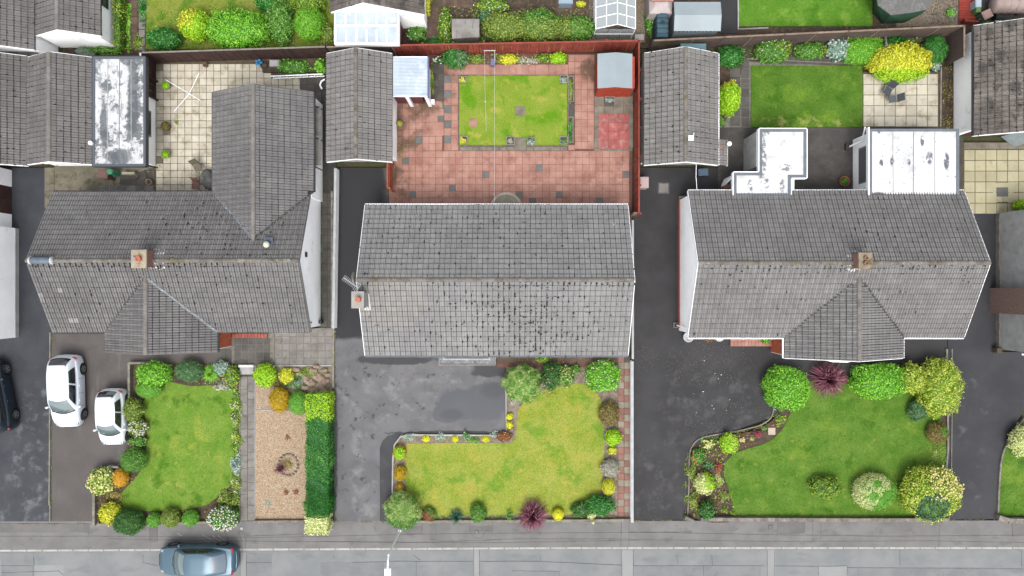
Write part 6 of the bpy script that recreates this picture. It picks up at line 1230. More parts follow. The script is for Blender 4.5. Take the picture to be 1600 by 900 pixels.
def shrub(label, u, v, ru, rv, h, mat, leafs=(.09, .055), dens=1.0, name='shrub', cat='shrub', shape='ball', group=None, fl=None, amp=.16, mats2=None, base=0.0, ang=0.0, jit=.55, sq=2.0, zones=None):
    hm_ = h * .55 + base; x, y, _ = W(u, v, hm_); k = (H - hm_) / F; rx, ry = ru * k, rv * k
    p = thing(name, label, cat, (x, y, base), group)
    plant_n[0] += 1; ph = nr.uniform(0, 6.28, 4); ca, sa = math.cos(ang), math.sin(ang)
    area = 2 * math.pi * (rx * ry + (rx + ry) * h / 2 * .6); n = int(min(9000 if not zones else 30000, max(60, dens * 1.9 * area / (leafs[0] * leafs[1]) * .8)))
    if shape == 'ball':
        rz = h * .56; cz = base + h * .44; d = sphere_dirs(n, -.6); l = lump(d, ph); e = (np.abs(d) ** sq).sum(1) ** (1 / sq); dd = d / e[:, None]
        rad = 1 - .5 * amp + amp * l + nr.uniform(-.15, .04, n) + amp * .35 * np.sin(d[:, 0] * 17 + ph[1]) * np.sin(d[:, 1] * 19 + ph[2]) + np.where(nr.random(n) < .07, nr.uniform(0, .13, n), 0) * (amp > .045); loc = dd * rad[:, None] * np.array([rx, ry, rz]); nrm = dd / np.array([rx, ry, rz]); nrm /= np.linalg.norm(nrm, axis=1)[:, None]
        N = nrm + nr.normal(size=(n, 3)) * jit; N /= np.linalg.norm(N, axis=1)[:, None]
        X = loc[:, 0] * ca - loc[:, 1] * sa; Y = loc[:, 0] * sa + loc[:, 1] * ca; P = np.c_[x + X, y + Y, np.maximum(cz + loc[:, 2], base + .03)]
        cl = lump(d * 1.7 + 3, ph[::-1]) * .22; rnd = np.clip(.48 + cl + nr.normal(size=n) * .2, 0.01, .99)
        # inner mass of the bush
        m = MB(); a_, b_ = 16, 8; vs = []
        for i in range(b_ + 1):
            t = math.pi * (i / b_) * .78
            for j in range(a_):
                q = 2 * math.pi * j / a_; dv = np.array([[math.sin(t) * math.cos(q), math.sin(t) * math.sin(q), math.cos(t)]]); ll = .84 * (1 - .5 * amp + amp * float(lump(dv, ph)[0])); ee = float((np.abs(dv) ** sq).sum() ** (1 / sq)); w_ = dv[0] / ee * ll * np.array([rx, ry, rz])
                vs.append((x + w_[0] * ca - w_[1] * sa, y + w_[0] * sa + w_[1] * ca, max(cz + w_[2], base + .01)))
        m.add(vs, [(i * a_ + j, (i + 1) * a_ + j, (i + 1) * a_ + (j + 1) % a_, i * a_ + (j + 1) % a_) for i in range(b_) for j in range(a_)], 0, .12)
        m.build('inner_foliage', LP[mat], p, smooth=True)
        if mats2:
            sel = np.zeros(n, bool); m2, fn = mats2; sel = fn(loc[:, 0] / rx, loc[:, 1] / ry, loc[:, 2] / rz)
            leaf_mesh('foliage', P[sel], N[sel], *leafs, rnd[sel], LP[m2], p); leaf_mesh('foliage', P[~sel], N[~sel], *leafs, rnd[~sel], LP[mat], p)
        else: leaf_mesh('foliage', P, N, *leafs, rnd, LP[mat], p)
        MB().tube([(x, y, base - .02), (x + .02, y, base + h * .3), (x, y + .03, base + h * .45)], [.05 * max(.5, rx), .04 * max(.5, rx), .02], 6).build('stem', LP['bark'], p)
        fp = (P, nrm)
    elif shape in ('spiky', 'tuft'):
        nb = int(dens * (150 if shape == 'spiky' else 260)); segs = 5; V = []; Fq = []; rr = []; b0 = 0
        for i in range(nb):
            az = rng.uniform(0, 2 * math.pi); el = rng.uniform(.25, 1.0) if shape == 'spiky' else rng.uniform(.1, 1.0); R_ = (1 - .75 * el ** 2) * rng.uniform(.75, 1.12); top = h * (el * .9 + .1) * rng.uniform(.8, 1.1); w0 = leafs[1] * rng.uniform(.7, 1.2)
            dx, dy = math.cos(az) * R_ * rx, math.sin(az) * R_ * ry; sx, sy = -math.sin(az), math.cos(az); sx2 = rng.uniform(-.1, .1); ox, oy = math.cos(az) * rng.uniform(.0, .3) * rx * .4, math.sin(az) * rng.uniform(0, .3) * ry * .4
            for s_ in range(segs + 1):
                t = s_ / segs; zz = base + top * math.sin(t * math.pi * .5) ** .8 * (1 if shape == 'spiky' else 1) - (.35 * top * t ** 3); w = w0 * (1 - t ** 2.2) + .004
                px, py = x + ox + (dx - ox) * t + sx * sx2 * t * t, y + oy + (dy - oy) * t + sy * sx2 * t * t
                V += [(px - sx * w / 2, py - sy * w / 2, zz), (px + sx * w / 2, py + sy * w / 2, zz + w * .2)]
            for s_ in range(segs): Fq.append((b0 + 2 * s_, b0 + 2 * s_ + 1, b0 + 2 * s_ + 3, b0 + 2 * s_ + 2)); 
            rr += [min(.99, max(.01, rng.gauss(.5, .24)))] * segs; b0 += 2 * (segs + 1)
        npmesh('leaf_blades', V, Fq, rr, LP[mat], parent=p); MB().rock(x, y, base + .04, rx * .3, ry * .3, h * .3, seed=1).build('crown', LP[mat], p)
        fp = (np.array(V)[::7], None)
    elif shape == 'box':
        hx, hy = rx, ry; nn = n; f = nr.random(nn); top = f < (hx * hy) / (hx * hy + (hx + hy) * h * .5); P = np.zeros((nn, 3)); N0 = np.zeros((nn, 3))
        P[:, 0] = nr.uniform(-hx, hx, nn); P[:, 1] = nr.uniform(-hy, hy, nn); P[:, 2] = base + h; N0[:, 2] = 1
        sd = ~top; ax_ = nr.random(nn) < hy / (hx + hy); sg = np.where(nr.random(nn) < .5, -1, 1)
        sx_ = sd & ax_; sy_ = sd & ~ax_; P[sx_, 0] = (hx * sg)[sx_]; P[sy_, 1] = (hy * sg)[sy_]; P[sd, 2] = base + nr.uniform(.02, h, nn)[sd]; N0[sd, 2] = .15; N0[sx_, 0] = sg[sx_]; N0[sy_, 1] = sg[sy_]
        bul = np.sin(P[:, 1] * 2.1 + ph[0]) * .05 + np.sin(P[:, 0] * 4 + P[:, 1] * 5 + ph[1]) * .04
        P += N0 * (bul[:, None] + nr.uniform(-.08, .03, nn)[:, None]); rnd = np.clip(.5 + 1.6 * bul + nr.normal(size=nn) * .2, .01, .99)
        N = N0 + nr.normal(size=(nn, 3)) * jit; N /= np.linalg.norm(N, axis=1)[:, None]; P[:, 0] += x; P[:, 1] += y
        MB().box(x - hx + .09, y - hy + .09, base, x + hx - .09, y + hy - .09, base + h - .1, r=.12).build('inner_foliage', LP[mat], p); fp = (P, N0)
        if zones:
            yy = (P[:, 1] - y) / hy + nr.normal(size=nn) * .015 + .03 * np.sin(P[:, 0] * 5); left = np.ones(nn, bool)
            for zm, za, zb in zones: q = (yy >= za) & (yy <= zb); left &= ~q; leaf_mesh('foliage', P[q], N[q], *leafs, rnd[q], LP[zm], p)
            leaf_mesh('foliage', P[left], N[left], *leafs, rnd[left], LP[mat], p)
        else: leaf_mesh('foliage', P, N, *leafs, rnd, LP[mat], p)
    elif shape == 'mat':      # loose low cover
        q = np.sqrt(nr.random(n)); a = nr.uniform(0, 6.28, n); edge = 1 + .25 * np.sin(a * 3 + ph[0]) + .15 * np.sin(a * 5 + ph[1]); lx, ly = q * np.cos(a) * edge * rx, q * np.sin(a) * edge * ry
        z = base + nr.uniform(.02, 1, n) * h * (1 - q * q * .7) * (1 + .3 * np.sin(lx * 6 + ph[2]) * np.sin(ly * 6)); P = np.c_[x + lx * ca - ly * sa, y + lx * sa + ly * ca, z]
        N = np.c_[nr.normal(size=(n, 2)) * .6, np.ones(n)]; N /= np.linalg.norm(N, axis=1)[:, None]; rnd = np.clip(.5 + .25 * np.sin(lx * 5 + ph[3]) * np.sin(ly * 6) + nr.normal(size=n) * .2, .01, .99)
        leaf_mesh('foliage', P, N, *leafs, rnd, LP[mat], p); fp = (P, N); MB().rock(x, y, base, rx * .5, ry * .5, h * .4, seed=2).build('stem', LP[mat], p)
    for (fm, cnt, sz, *sel) in (fl or ()):
        Pf = fp[0]; up = np.where(Pf[:, 2] > base + h * .45)[0]
        if sel: 
            rel = (Pf[:, :2] - np.array([x, y])) / np.array([rx, ry]); up = np.array([i for i in up if sel[0](rel[i, 0], rel[i, 1])])
        if len(up) == 0: continue
        ii = nr.choice(up, cnt); Q = Pf[ii] + np.array([0, 0, .03]) + nr.normal(size=(cnt, 3)) * .01; Nn = np.c_[nr.normal(size=(cnt, 2)) * .3, np.ones(cnt)]; Nn /= np.linalg.norm(Nn, axis=1)[:, None]
        V = np.zeros((cnt, 7, 3)); V[:, 0] = Q + Nn * sz * .3
        for k in range(6): a = k * math.pi / 3; V[:, k + 1] = Q + np.c_[np.full(cnt, math.cos(a)), np.full(cnt, math.sin(a)), np.zeros(cnt)] * (sz * nr.uniform(.6, 1.1, cnt))[:, None]
        f = np.array([(0, 1 + k, 1 + (k + 1) % 6) for k in range(6)]); npmesh('flower_heads', V.reshape(-1, 3), (np.arange(cnt)[:, None, None] * 7 + f).reshape(-1, 3), None, LP[fm], parent=p, kind='stuff')
    return p
S = shrub; FINE = (.055, .035); MEDL = (.09, .06); BIGL = (.15, .09); NEED = (.12, .02)
# --- left front garden
S('large bright green leafy shrub at the top left corner of the left lawn', 239, 585, 29, 21, 1.3, 'bright', MEDL, amp=.16)
S('smooth clipped pale green dome below the large bright shrub at the left lawn corner', 232, 608, 21, 15, .9, 'conifer_green', FINE, amp=.03, jit=.35)
S('grey green round bush at the top of the left lawn', 295, 580, 22, 17, 1.0, 'bluegreen', NEED, amp=.06, dens=1.2)
S('bright feathery green plant right of the grey green bush above the left lawn', 328, 584, 17, 17, .7, 'bright', NEED, amp=.2, shape='tuft', dens=1.5)
S('silvery leaved plant near the top right corner of the left lawn', 346, 575, 14, 12, .7, 'silver', MEDL, amp=.2); S('yellow green loose shrub at the top right corner of the left lawn', 361, 588, 14, 19, .7, 'ivy', MEDL, amp=.22, fl=[('fl_pink', 14, .04)])
S('pale grey flowering ground plant on the upper right edge of the left lawn', 345, 604, 12, 7, .25, 'grey', MEDL, shape='mat')
for i, (v, c, lb) in enumerate(((628, 'ivy', 'loose yellow green edging plant, highest along the right side of the left lawn'), (655, 'olive', 'sparse olive edging plant beside the slab path, upper middle'), (688, 'ivy', 'yellow green edging plant beside the slab path at mid lawn'), (728, 'silver', 'silvery edging plant beside the slab path'), (758, 'olive', 'sparse edging plant beside the lower slab path'))):
    S(lb, 368, v, 8, 17, .3, c, MEDL, shape='mat', fl=[('fl_white' if c != 'silver' else 'fl_lilac', 14, .035)])
S('dull green mounded plant by the lower right curve of the left lawn', 354, 782, 18, 12, .5, 'olive', MEDL, amp=.2, shape='mat')
S('mottled olive round shrub touching the smaller white car', 206, 641, 18, 20, 1.1, 'olive', MEDL, amp=.16); S('white flowered shrub below the mottled olive one beside the left drive', 214, 668, 17, 15, .8, 'olive', MEDL, fl=[('fl_white', 130, .045)], amp=.2)
S('green loose shrub beside the nose of the smaller white car', 214, 690, 16, 10, .6, 'mid', MEDL, amp=.2, fl=[('fl_pink', 14, .04)]); S('dense dark green shrub at mid height on the left lawn edge', 208, 719, 21, 20, 1.1, 'mid', FINE, amp=.12)
S('pale green hydrangea like shrub overhanging the brown drive', 158, 752, 22.5, 23, 1.1, 'variegated', (.12, .10), amp=.14, fl=[('fl_paleyellow', 60, .07)]); S('small orange gold clipped bush beside the pale green one', 187, 747, 12.5, 15, .8, 'orange', FINE, amp=.04, jit=.35)
S('pale lemon round shrub at the bottom left bed', 171, 803, 17.5, 18, .9, 'yellow', MEDL, amp=.1); S('dark green spreading bush overhanging the pavement at the left', 199, 816, 27, 21, 1.0, 'dark', NEED, amp=.12, dens=1.3)
S('small round clipped light green ball, left of three by the pavement', 240, 813, 11.5, 12, .7, 'conifer_green', FINE, amp=.03, group='clipped balls by the pavement'); S('olive green tufted ball, middle of three by the pavement', 266, 810, 15.5, 15.5, .8, 'olive', FINE, amp=.08, group='clipped balls by the pavement', dens=1.2)['label']
S('round clipped light green ball, right of three by the pavement', 297, 810, 13, 13, .8, 'conifer_green', FINE, amp=.03, group='clipped balls by the pavement')
S('white and pink flowered round shrub at the bottom right of the left lawn', 348, 810, 25, 20, 1.1, 'mid', MEDL, fl=[('fl_white', 240, .05), ('fl_pink', 30, .06)], amp=.1)
S('thin dark ground plants in the lower left bed', 178, 775, 16, 14, .2, 'olivebrown', MEDL, shape='mat', dens=.5)
# --- gravel garden and hedge
S('bright lime green round shrub at the top of the gravel garden', 413, 587, 18.5, 20, 1.0, 'lime', MEDL, amp=.12); S('pale yellow loose shrub in the rockery', 447, 588, 13, 13.5, .6, 'yellow', MEDL, amp=.2)
S('golden orange clipped bush beside the gravel bed', 436, 625, 16.5, 20.5, .9, 'gold', FINE, amp=.08); S('smooth clipped green ball between the golden bush and the hedge', 466.5, 630, 17, 19, .9, 'conifer_green', FINE, amp=.03, jit=.35)
S('low grey green rockery plants among the stones', 463, 598, 18, 12, .3, 'bluegreen', MEDL, shape='mat', fl=[('fl_lilac', 20, .03)]); S('small olive rockery plant below the slab edge', 478, 582, 16, 7, .3, 'olive', MEDL, shape='mat'); S('brownish creeping plant beside the yellow rockery shrub', 432, 600, 9, 7, .2, 'olivebrown', MEDL, shape='mat')
S('tall continuous hedge by the middle driveway, lime at the top, emerald then dark green below', 499.5, 709, 18, 95, 1.25, 'emerald', (.08, .045), shape='box', name='hedge', cat='hedge', dens=1.3, jit=.8, zones=(('lime', .60, 1.1), ('deep', -1.1, -.42)))
S('cream variegated bush ending the hedge at the pavement', 498, 816, 18, 16, 1.1, 'cream', MEDL, shape='box', dens=.9)
tf = S('purple bronze spiky plant in the gravel bed', 437, 733, 14, 13, .6, 'purple', (.3, .02), shape='tuft', dens=.35)
ring = thing('ring_edging', 'ring of grey cobbles set in the gravel around thin grass', 'edging', W(451, 726)); x, y, _ = W(451, 726)
for k in range(18): a = k * math.pi / 9; MB().rock(x + .58 * math.cos(a), y + .66 * math.sin(a), .05, .10, .08, .06, n=7, m=4).build('cobble', M['wallstone'], ring)
S('thin straw coloured grass inside the cobble ring', 450, 725, 13, 14, .3, 'olivebrown', (.2, .015), shape='tuft', dens=.25)
for u, v, c, lb in ((449, 684, 'rust', 'faded pinkish tuft near the top of the gravel bed'), (418, 786, 'silver', 'small grey green tuft at the lower left of the gravel bed'), (462, 769, 'rust', 'pinkish tuft in the lower right gravel'), (447, 769, 'rust', 'tiny brown tuft in the lower middle gravel'), (476, 788, 'bluegreen', 'tiny blue green tuft at the foot of the hedge')): S(lb, u, v, 4.5, 4.5, .15, c, (.06, .03), shape='mat', dens=.7)
for rk_, (u, v, s_) in zip(['topmost of the heap', 'upper left of the heap', 'upper middle, pinkish', 'large one in the middle row', 'right of the upper middle', 'low left of the large one', 'broad one at mid right', 'narrow one at the right edge', 'lowest in the middle', 'lowest at the right', 'far left, by the yellow shrub', 'small one at the right tip', 'small one at the left tip', 'small one against the slab edge'], ((462, 577, 7), (476, 592, 8), (488, 580, 9), (498, 590, 10), (507, 578, 6), (486, 598, 9), (500, 603, 9), (509, 596, 7), (492, 610, 8), (506, 611, 7), (477, 606, 7), (512, 585, 5), (470, 584, 5), (495, 572, 6))):
    x, y, _ = W(u, v); tag(MB().rock(x, y, .05, s_ * PX, s_ * PX * rng.uniform(.55, .8), .16, n=8, m=5).build('rock', layered('rockery_stone', C(196, 172, 152), C(166, 144, 126), 3, grain=.15) if 'rockery_stone' not in bpy.data.materials else bpy.data.materials['rockery_stone']), 'buff rockery stone, ' + rk_, 'rock', 'rockery stones')
# --- middle front garden
S('large feathery green bush beside the wet end of the middle drive', 816, 600, 32, 31, 1.4, 'pale', NEED, amp=.14, mats2=('mid', lambda a, b, c: np.sin(a * 9) * np.sin(b * 8 + 1) > .05), dens=1.5)
S('dark green rose bush against the front path of the middle house', 862, 588, 18, 24, 1.0, 'dark', MEDL, amp=.2, fl=[('fl_pink', 10, .05)]); S('small yellow green bush under the eave of the middle house', 847, 561, 11, 6, .8, 'ivy', MEDL)
S('cream flowered green bush at the top of the middle front lawn', 882, 588, 17, 17, .8, 'mid', MEDL, fl=[('fl_paleyellow', 120, .035)], amp=.2); S('small green plant right of the cream flowered bush', 899, 577, 8, 8, .4, 'mid', MEDL); S('pale pink flowers at the lawn edge below the dark rose bush', 851, 599, 7, 5, .25, 'grey', MEDL, shape='mat', fl=[('fl_pink', 14, .05)])
S('bright green rounded shrub with white flowers beside the slab side path', 943, 588, 28, 25, 1.2, 'bright', MEDL, amp=.12, fl=[('fl_white', 60, .04)], sq=2.6)
S('dull olive brown round shrub at the right edge of the middle lawn', 952, 647, 17.5, 20, .8, 'olivebrown', FINE, amp=.12, fl=[('fl_pink', 40, .025)]); S('pale yellow green bush at the right edge of the middle lawn', 958.5, 684, 14, 14, .7, 'lime', MEDL, amp=.2)
S('small bright yellow green plant below the pale one at the right lawn edge', 957, 704, 8, 7, .4, 'yellow', MEDL, amp=.2); S('dried grey brown round shrub at the right edge of the middle lawn', 953.5, 732, 16, 15, .7, 'grey', FINE, amp=.12, dens=.8, fl=[('fl_pink', 30, .025)])
S('bright lemon clipped bush at the right edge of the middle lawn', 951, 761, 10.5, 13.5, .7, 'yellow', FINE, amp=.08)
S('broad green leafy bush at the lower right corner of the middle lawn', 938, 790, 25, 17, .9, 'emerald', MEDL, amp=.18); S('green leafy plant with cream flowers by the pavement edge of the middle lawn', 910, 796, 19, 13, .6, 'dark', MEDL, amp=.18, fl=[]); S('cream flower spikes hanging over the low wall near the lower right of the middle lawn', 925, 807, 7, 10, .5, 'cream', MEDL, shape='mat')
S('small bright yellow smooth ball on the front edge of the middle lawn', 872, 804, 9.3, 9.5, .6, 'lemon', FINE, amp=.01, jit=.2, dens=1.5); S('large purple spiky cordyline like plant hanging over the front wall of the middle lawn', 832, 808, 30, 31, 1.2, 'purple', (.5, .055), shape='spiky', dens=2.4)
S('dark green tuft with blue sheen, first to the right of the big corner bush', 713, 809, 15, 16, .7, 'darkteal', NEED, shape='tuft', dens=.9); S('feathery green plant on the front edge of the middle lawn', 747, 802, 14, 16, .7, 'mid', NEED, amp=.2, dens=1.2); S('thin rusty green plant between the corner bush and the dark tuft', 670, 804, 13, 13, .5, 'rust', NEED, amp=.2, dens=.8, mats2=('mid', lambda a, b, c: a + b > 0)); S('small green tuft left of the purple spiky plant', 796, 806, 8, 12, .5, 'mid', NEED, shape='tuft', dens=.5)
S('big pale green rounded bush at the bottom left corner of the middle lawn', 628.5, 799, 30, 31, 1.4, 'pale', NEED, amp=.14, dens=1.5, mats2=('mid', lambda a, b, c: (b < -.35) | (np.sin(a * 7) * np.sin(b * 6 + 1) > .45)), fl=[('fl_white', 25, .03)])
S('lime clipped bush, uppermost of three on the left edge of the middle lawn', 624, 708, 11, 12, .6, 'lime', FINE, amp=.1, mats2=('gold', lambda a, b, c: a * a + b * b > .7)); S('golden olive bush, middle of three on the left edge of the middle lawn', 625, 740, 10, 12.5, .6, 'gold', FINE, amp=.1); S('small gold plant, lowest of three on the left edge of the middle lawn', 624.5, 761, 6, 7, .4, 'gold', FINE, amp=.1)
for u, v, ru, rv, lb in ((666, 685.5, 6.5, 6, 'lemon yellow tuft, leftmost in the strip bed above the middle lawn'), (711, 686, 6, 6, 'lemon yellow tuft, second in the strip bed above the middle lawn'), (759, 686, 7, 5.5, 'lemon yellow tuft, third in the strip bed above the middle lawn'), (796, 651, 6, 6, 'upper lemon yellow tuft beside the wet end of the middle drive'), (796, 664, 6, 6.5, 'lower lemon yellow tuft beside the wet end of the middle drive')): S(lb, u, v, ru, rv, .3, 'lemon', FINE, amp=.2, group='lemon yellow tufts round the middle lawn')
S('grey green sprig at the left end of the strip bed', 638, 683, 10, 6, .25, 'silver', MEDL, shape='mat', dens=.6); S('grey green sprig between the first two lemon tufts', 688, 683, 8, 6, .25, 'silver', MEDL, shape='mat', dens=.6); S('green sprig between the second and third lemon tufts', 728, 681, 7, 7, .3, 'bluegreen', MEDL, shape='mat'); S('low green creeper along the strip bed near the third lemon tuft', 740, 688, 10, 5, .2, 'mid', MEDL, shape='mat')
S('rust brown heather like plant at the inner corner of the strip bed', 788, 682, 14, 9, .35, 'rust', FINE, amp=.2, fl=[('fl_paleyellow', 8, .03)]); S('silver sprig right of the third lemon tuft', 773, 679, 7, 5, .25, 'silver', MEDL, shape='mat', dens=.6); S('grey sprig under the large feathery bush', 803, 628, 7, 5, .2, 'grey', MEDL, shape='mat')
# --- right front garden
S('very large bright green rounded shrub at the left end of the right lawn', 1230, 607, 36, 35, 1.7, 'bright', MEDL, amp=.1, sq=2.5); S('dark purple spiky shrub in front of the right house bay', 1298, 594, 39, 33, 1.4, 'purple', (.5, .06), shape='spiky', dens=2.8)
S('long bright green leafy shrub in the row under the right house gable', 1374, 596, 43, 28, 1.5, 'bright', MEDL, amp=.12, sq=2.8); S('yellow variegated shrub between the long green one and the tall yellow one', 1427, 592, 24, 26, 1.5, 'variegated_yellow', MEDL, amp=.16)
S('tall yellow variegated shrub at the top right corner of the right lawn', 1470, 606, 33, 47, 1.8, 'variegated_yellow', MEDL, amp=.12, sq=2.4); S('dark teal small leaved shrub tucked under the tall yellow one', 1436, 640, 16, 20, .8, 'bluegreen', FINE, amp=.1, ang=-.6); S('brown green bush at the right edge of the right lawn', 1466, 677, 18, 18, .8, 'olivebrown', FINE, amp=.14, mats2=('mid', lambda a, b, c: (a - .3) ** 2 + (b - .2) ** 2 < .15))
S('thin loose yellow green bush, leftmost of three on the right lawn', 1290.5, 762, 28, 19, .9, 'ivy', MEDL, amp=.25, dens=.8); S('round pale green bush with a green scooped side, middle of three on the right lawn', 1368, 769, 34.5, 29.5, 1.2, 'conifer_green', FINE, amp=.05, mats2=('cream', lambda a, b, c: ((a * .5 - b * .2) < .06) & ~(((a + .05) ** 2 + (b - .55) ** 2 < .03) | ((a + .25) ** 2 + (b + .1) ** 2 < .05)) | ((b > .2) & (a > .1) & (a < .6) & (b < .75))))
S('largest round cream and dark green bush at the bottom right of the right lawn', 1456.5, 772, 47.5, 45, 1.8, 'variegated_yellow', MEDL, amp=.08, mats2=('darkteal', lambda a, b, c: ((a + .12) ** 2 / .26 + (b + .38) ** 2 / .26 < 1) & (b + a * .6 < .25)), fl=[('fl_paleyellow', 420, .06, lambda a, b: b > -.1 and a > -.25)])
S('bright yellow green bush in the left bed of the right garden', 1140, 693, 15.5, 17.5, .8, 'lime', MEDL, amp=.12, fl=[('fl_paleyellow', 50, .035)]); S('pale cream green round bush in the left bed of the right garden', 1101, 756, 17, 18.5, .8, 'cream', MEDL, amp=.12, mats2=('lime', lambda a, b, c: (a > -.1) & (b > -.4)))
S('dark green bush with drooping stems at the bottom of the left bed', 1105, 797, 13, 17, .8, 'dark', MEDL, amp=.2, mats2=('emerald', lambda a, b, c: b < -.1)); S('cream flowered plant near the upper bend of the bed kerb', 1109, 693, 12, 8, .3, 'mid', MEDL, shape='mat', fl=[('fl_paleyellow', 50, .06)]); S('green plant with red orange edge in the left bed', 1091, 714, 12, 14, .5, 'mid', MEDL, amp=.2, fl=[('fl_orangefl', 26, .045, lambda a, b: a < -.2)])
S('red flowered sprig beside the left curve of the right lawn', 1123, 732, 5, 10, .3, 'rust', FINE, shape='mat', fl=[('fl_red', 34, .04)]); S('bright red flower tuft in the soil bed near the cream stone', 1184.5, 678, 7, 6, .3, 'purple', FINE, shape='mat', fl=[('fl_red', 46, .035)]); S('small cream flower clump right of the yellow green bush', 1160.5, 687.5, 4.5, 3.5, .2, 'cream', FINE, shape='mat', fl=[('fl_paleyellow', 24, .04)])
S('yellow green ground plant near the large bright shrub', 1220, 656, 9, 9, .25, 'ivy', MEDL, shape='mat', dens=.8); S('tiny green plant between the red tuft and the cream stone', 1194, 670, 4, 3.5, .2, 'mid', FINE, shape='mat'); S('tiny pale plant right of the cream clump', 1175, 686, 3.5, 3, .15, 'variegated', FINE, shape='mat')
S('green plant with blue flowers at the middle of the left bed', 1108, 728, 8, 6, .3, 'emerald', MEDL, shape='mat', fl=[('fl_lilac', 12, .03)]); S('loose yellowish plant along the left kerb of the bed', 1081, 738, 7, 12, .25, 'olive', MEDL, shape='mat'); S('tan loose plant at the lower left kerb of the bed', 1083, 782, 9, 14, .3, 'olive', MEDL, shape='mat', fl=[('fl_orangefl', 10, .03)])
S('yellow sprig in the lower right of the left bed', 1132, 797, 5, 5, .2, 'ivy', FINE, shape='mat'); S('pale sprig by the lower lawn curve of the right garden', 1124, 752, 6, 11, .25, 'variegated', FINE, shape='mat', dens=.7); S('brownish sprig beside the lower lawn curve', 1134, 775, 9, 7, .25, 'olive', FINE, shape='mat', dens=.7); S('second yellow sprig at the wall end of the left bed', 1147, 802, 4, 4, .2, 'ivy', FINE, shape='mat')
S('pale flowered shrub cut by the right edge above the far lawn', 1600, 690, 22, 27, 1.1, 'cream', MEDL, amp=.16); S('thin yellowish ground plants beside the dark driveway edge', 1462, 708, 8, 16, .15, 'olive', FINE, shape='mat', dens=.6)
S('red leaved spiky pot plant under the eave of the right house', 1111, 530, 11, 9, .6, 'rust', (.3, .03), shape='spiky', dens=.25); S('small green plant in the porch of the right house', 1197, 530, 8, 7, .5, 'bright', MEDL)
# --- right rear garden
S('bushy green climber beside the mossy garage', 1142, 88, 22, 17, 1.0, 'emerald', MEDL, amp=.2, sq=2.6); S('round green bush with white flowers below the panel fence', 1209, 78, 29, 22, 1.1, 'mid', MEDL, amp=.12, fl=[('fl_white', 26, .045)], mats2=('ivy', lambda a, b, c: a + b > .1)); S('low green shrubs between the white flowered and the silver bush', 1267, 79, 27, 14, .7, 'mid', MEDL, amp=.16, mats2=('ivy', lambda a, b, c: a > .55))
S('silver blue hosta like plant below the panel fence', 1310, 76, 19, 20, .8, 'silver', (.2, .15), amp=.12, fl=[('fl_white', 14, .06)]); S('bright green square clipped bush below the panel fence', 1350, 79, 33, 21, .8, 'bright', FINE, amp=.06, sq=4); S('dark green bush behind the large yellow one', 1400, 68, 24, 13, .8, 'deep', MEDL, amp=.2)
S('very large bright yellow shrub at the corner of the cream patio', 1408.5, 97.5, 51, 32, 1.6, 'yellow', MEDL, amp=.1, mats2=('lime', lambda a, b, c: b < -.45)); S('dark emerald bush behind the yellow shrub in the fence corner', 1462, 77, 20, 24, 1.0, 'emerald', FINE, amp=.12); S('small silver plant at the right end of the yellow shrub', 1462, 102, 9, 9, .5, 'silver', MEDL)
S('round yellow green bay like tree beside the mossy garage', 1140, 153, 18.5, 28, 1.9, 'lime', MEDL, amp=.12, mats2=('yellow', lambda a, b, c: b > .6)); S('green ground plant below the round bay tree', 1128, 190, 5, 8, .3, 'mid', FINE, shape='mat')
# --- middle rear
S('tall green shrub at the back left of the terracotta garden', 712, 89, 22, 20, 1.2, 'bluegreen', MEDL, amp=.2, mats2=('emerald', lambda a, b, c: a < .1)); S('small dark plant with white blooms between the lean to and the tall shrub', 688, 94, 12, 6, .5, 'dark', MEDL, fl=[('fl_white', 14, .06)])
for u, v, ru, rv, c, lb in ((745, 92, 12, 8, 'olive', 'grey green low plant left of the washing line pole'), (795, 92, 15, 9, 'yellow', 'yellow green shrub in the back bed, just right of the washing line pole'), (825, 95, 20, 6, 'grey', 'dry grey ground cover in the back bed'), (849, 90, 10, 7, 'ivy', 'small yellow green plant in the back bed right of the dry patch'), (873, 90, 15, 10, 'lime', 'yellow green shrub at the right end of the back bed')): S(lb, u, v, ru, rv, .5 if c != 'grey' else .2, c, MEDL, amp=.2, shape='ball' if c != 'grey' else 'mat')
S('thin green plant on the front of the lean to', 674, 125, 4, 20, .4, 'ivy', FINE, shape='mat', dens=.8); S('mossy ground plants along the garage wall on the terracotta patio', 626, 235, 7, 22, .12, 'olivebrown', FINE, shape='mat', dens=.5)
for u, v, ru, rv, c, lb in ((722.5, 124, 4, 4, 'yellow', 'small yellow bedding plant in the top left planter'), (881, 124, 5, 5, 'silver', 'silver leaves filling the top right planter'), (723, 220, 5, 5, 'yellow', 'small yellow plant in the bottom left planter'), (881, 220, 5, 5, 'bluegreen', 'grey green leaves in the bottom right planter'), (892, 140, 3, 17, 'olive', 'mixed small plants in the upper trough'), (891.5, 203, 3, 17, 'emerald', 'green bedding plants in the lower trough'), (830, 221, 5, 5, 'silver', 'silver plant in the whitish trough'), (797, 220, 4, 4, 'grey', 'pale leaves in the planter at the bottom lawn edge'), (952, 156, 6, 3, 'silver', 'grey leaves in the little planter before the shed')): S(lb, u, v, ru, rv, .22, c, FINE, shape='mat', base=.12)
# --- left rear
S('leafy green vegetable plants in the raised bed behind the left wing', 458, 104, 30, 12, .5, 'mid', BIGL, amp=.2, sq=3); S('big leaved green plant at the right end of the raised bed', 500, 104, 9, 13, .7, 'bright', BIGL, amp=.2)
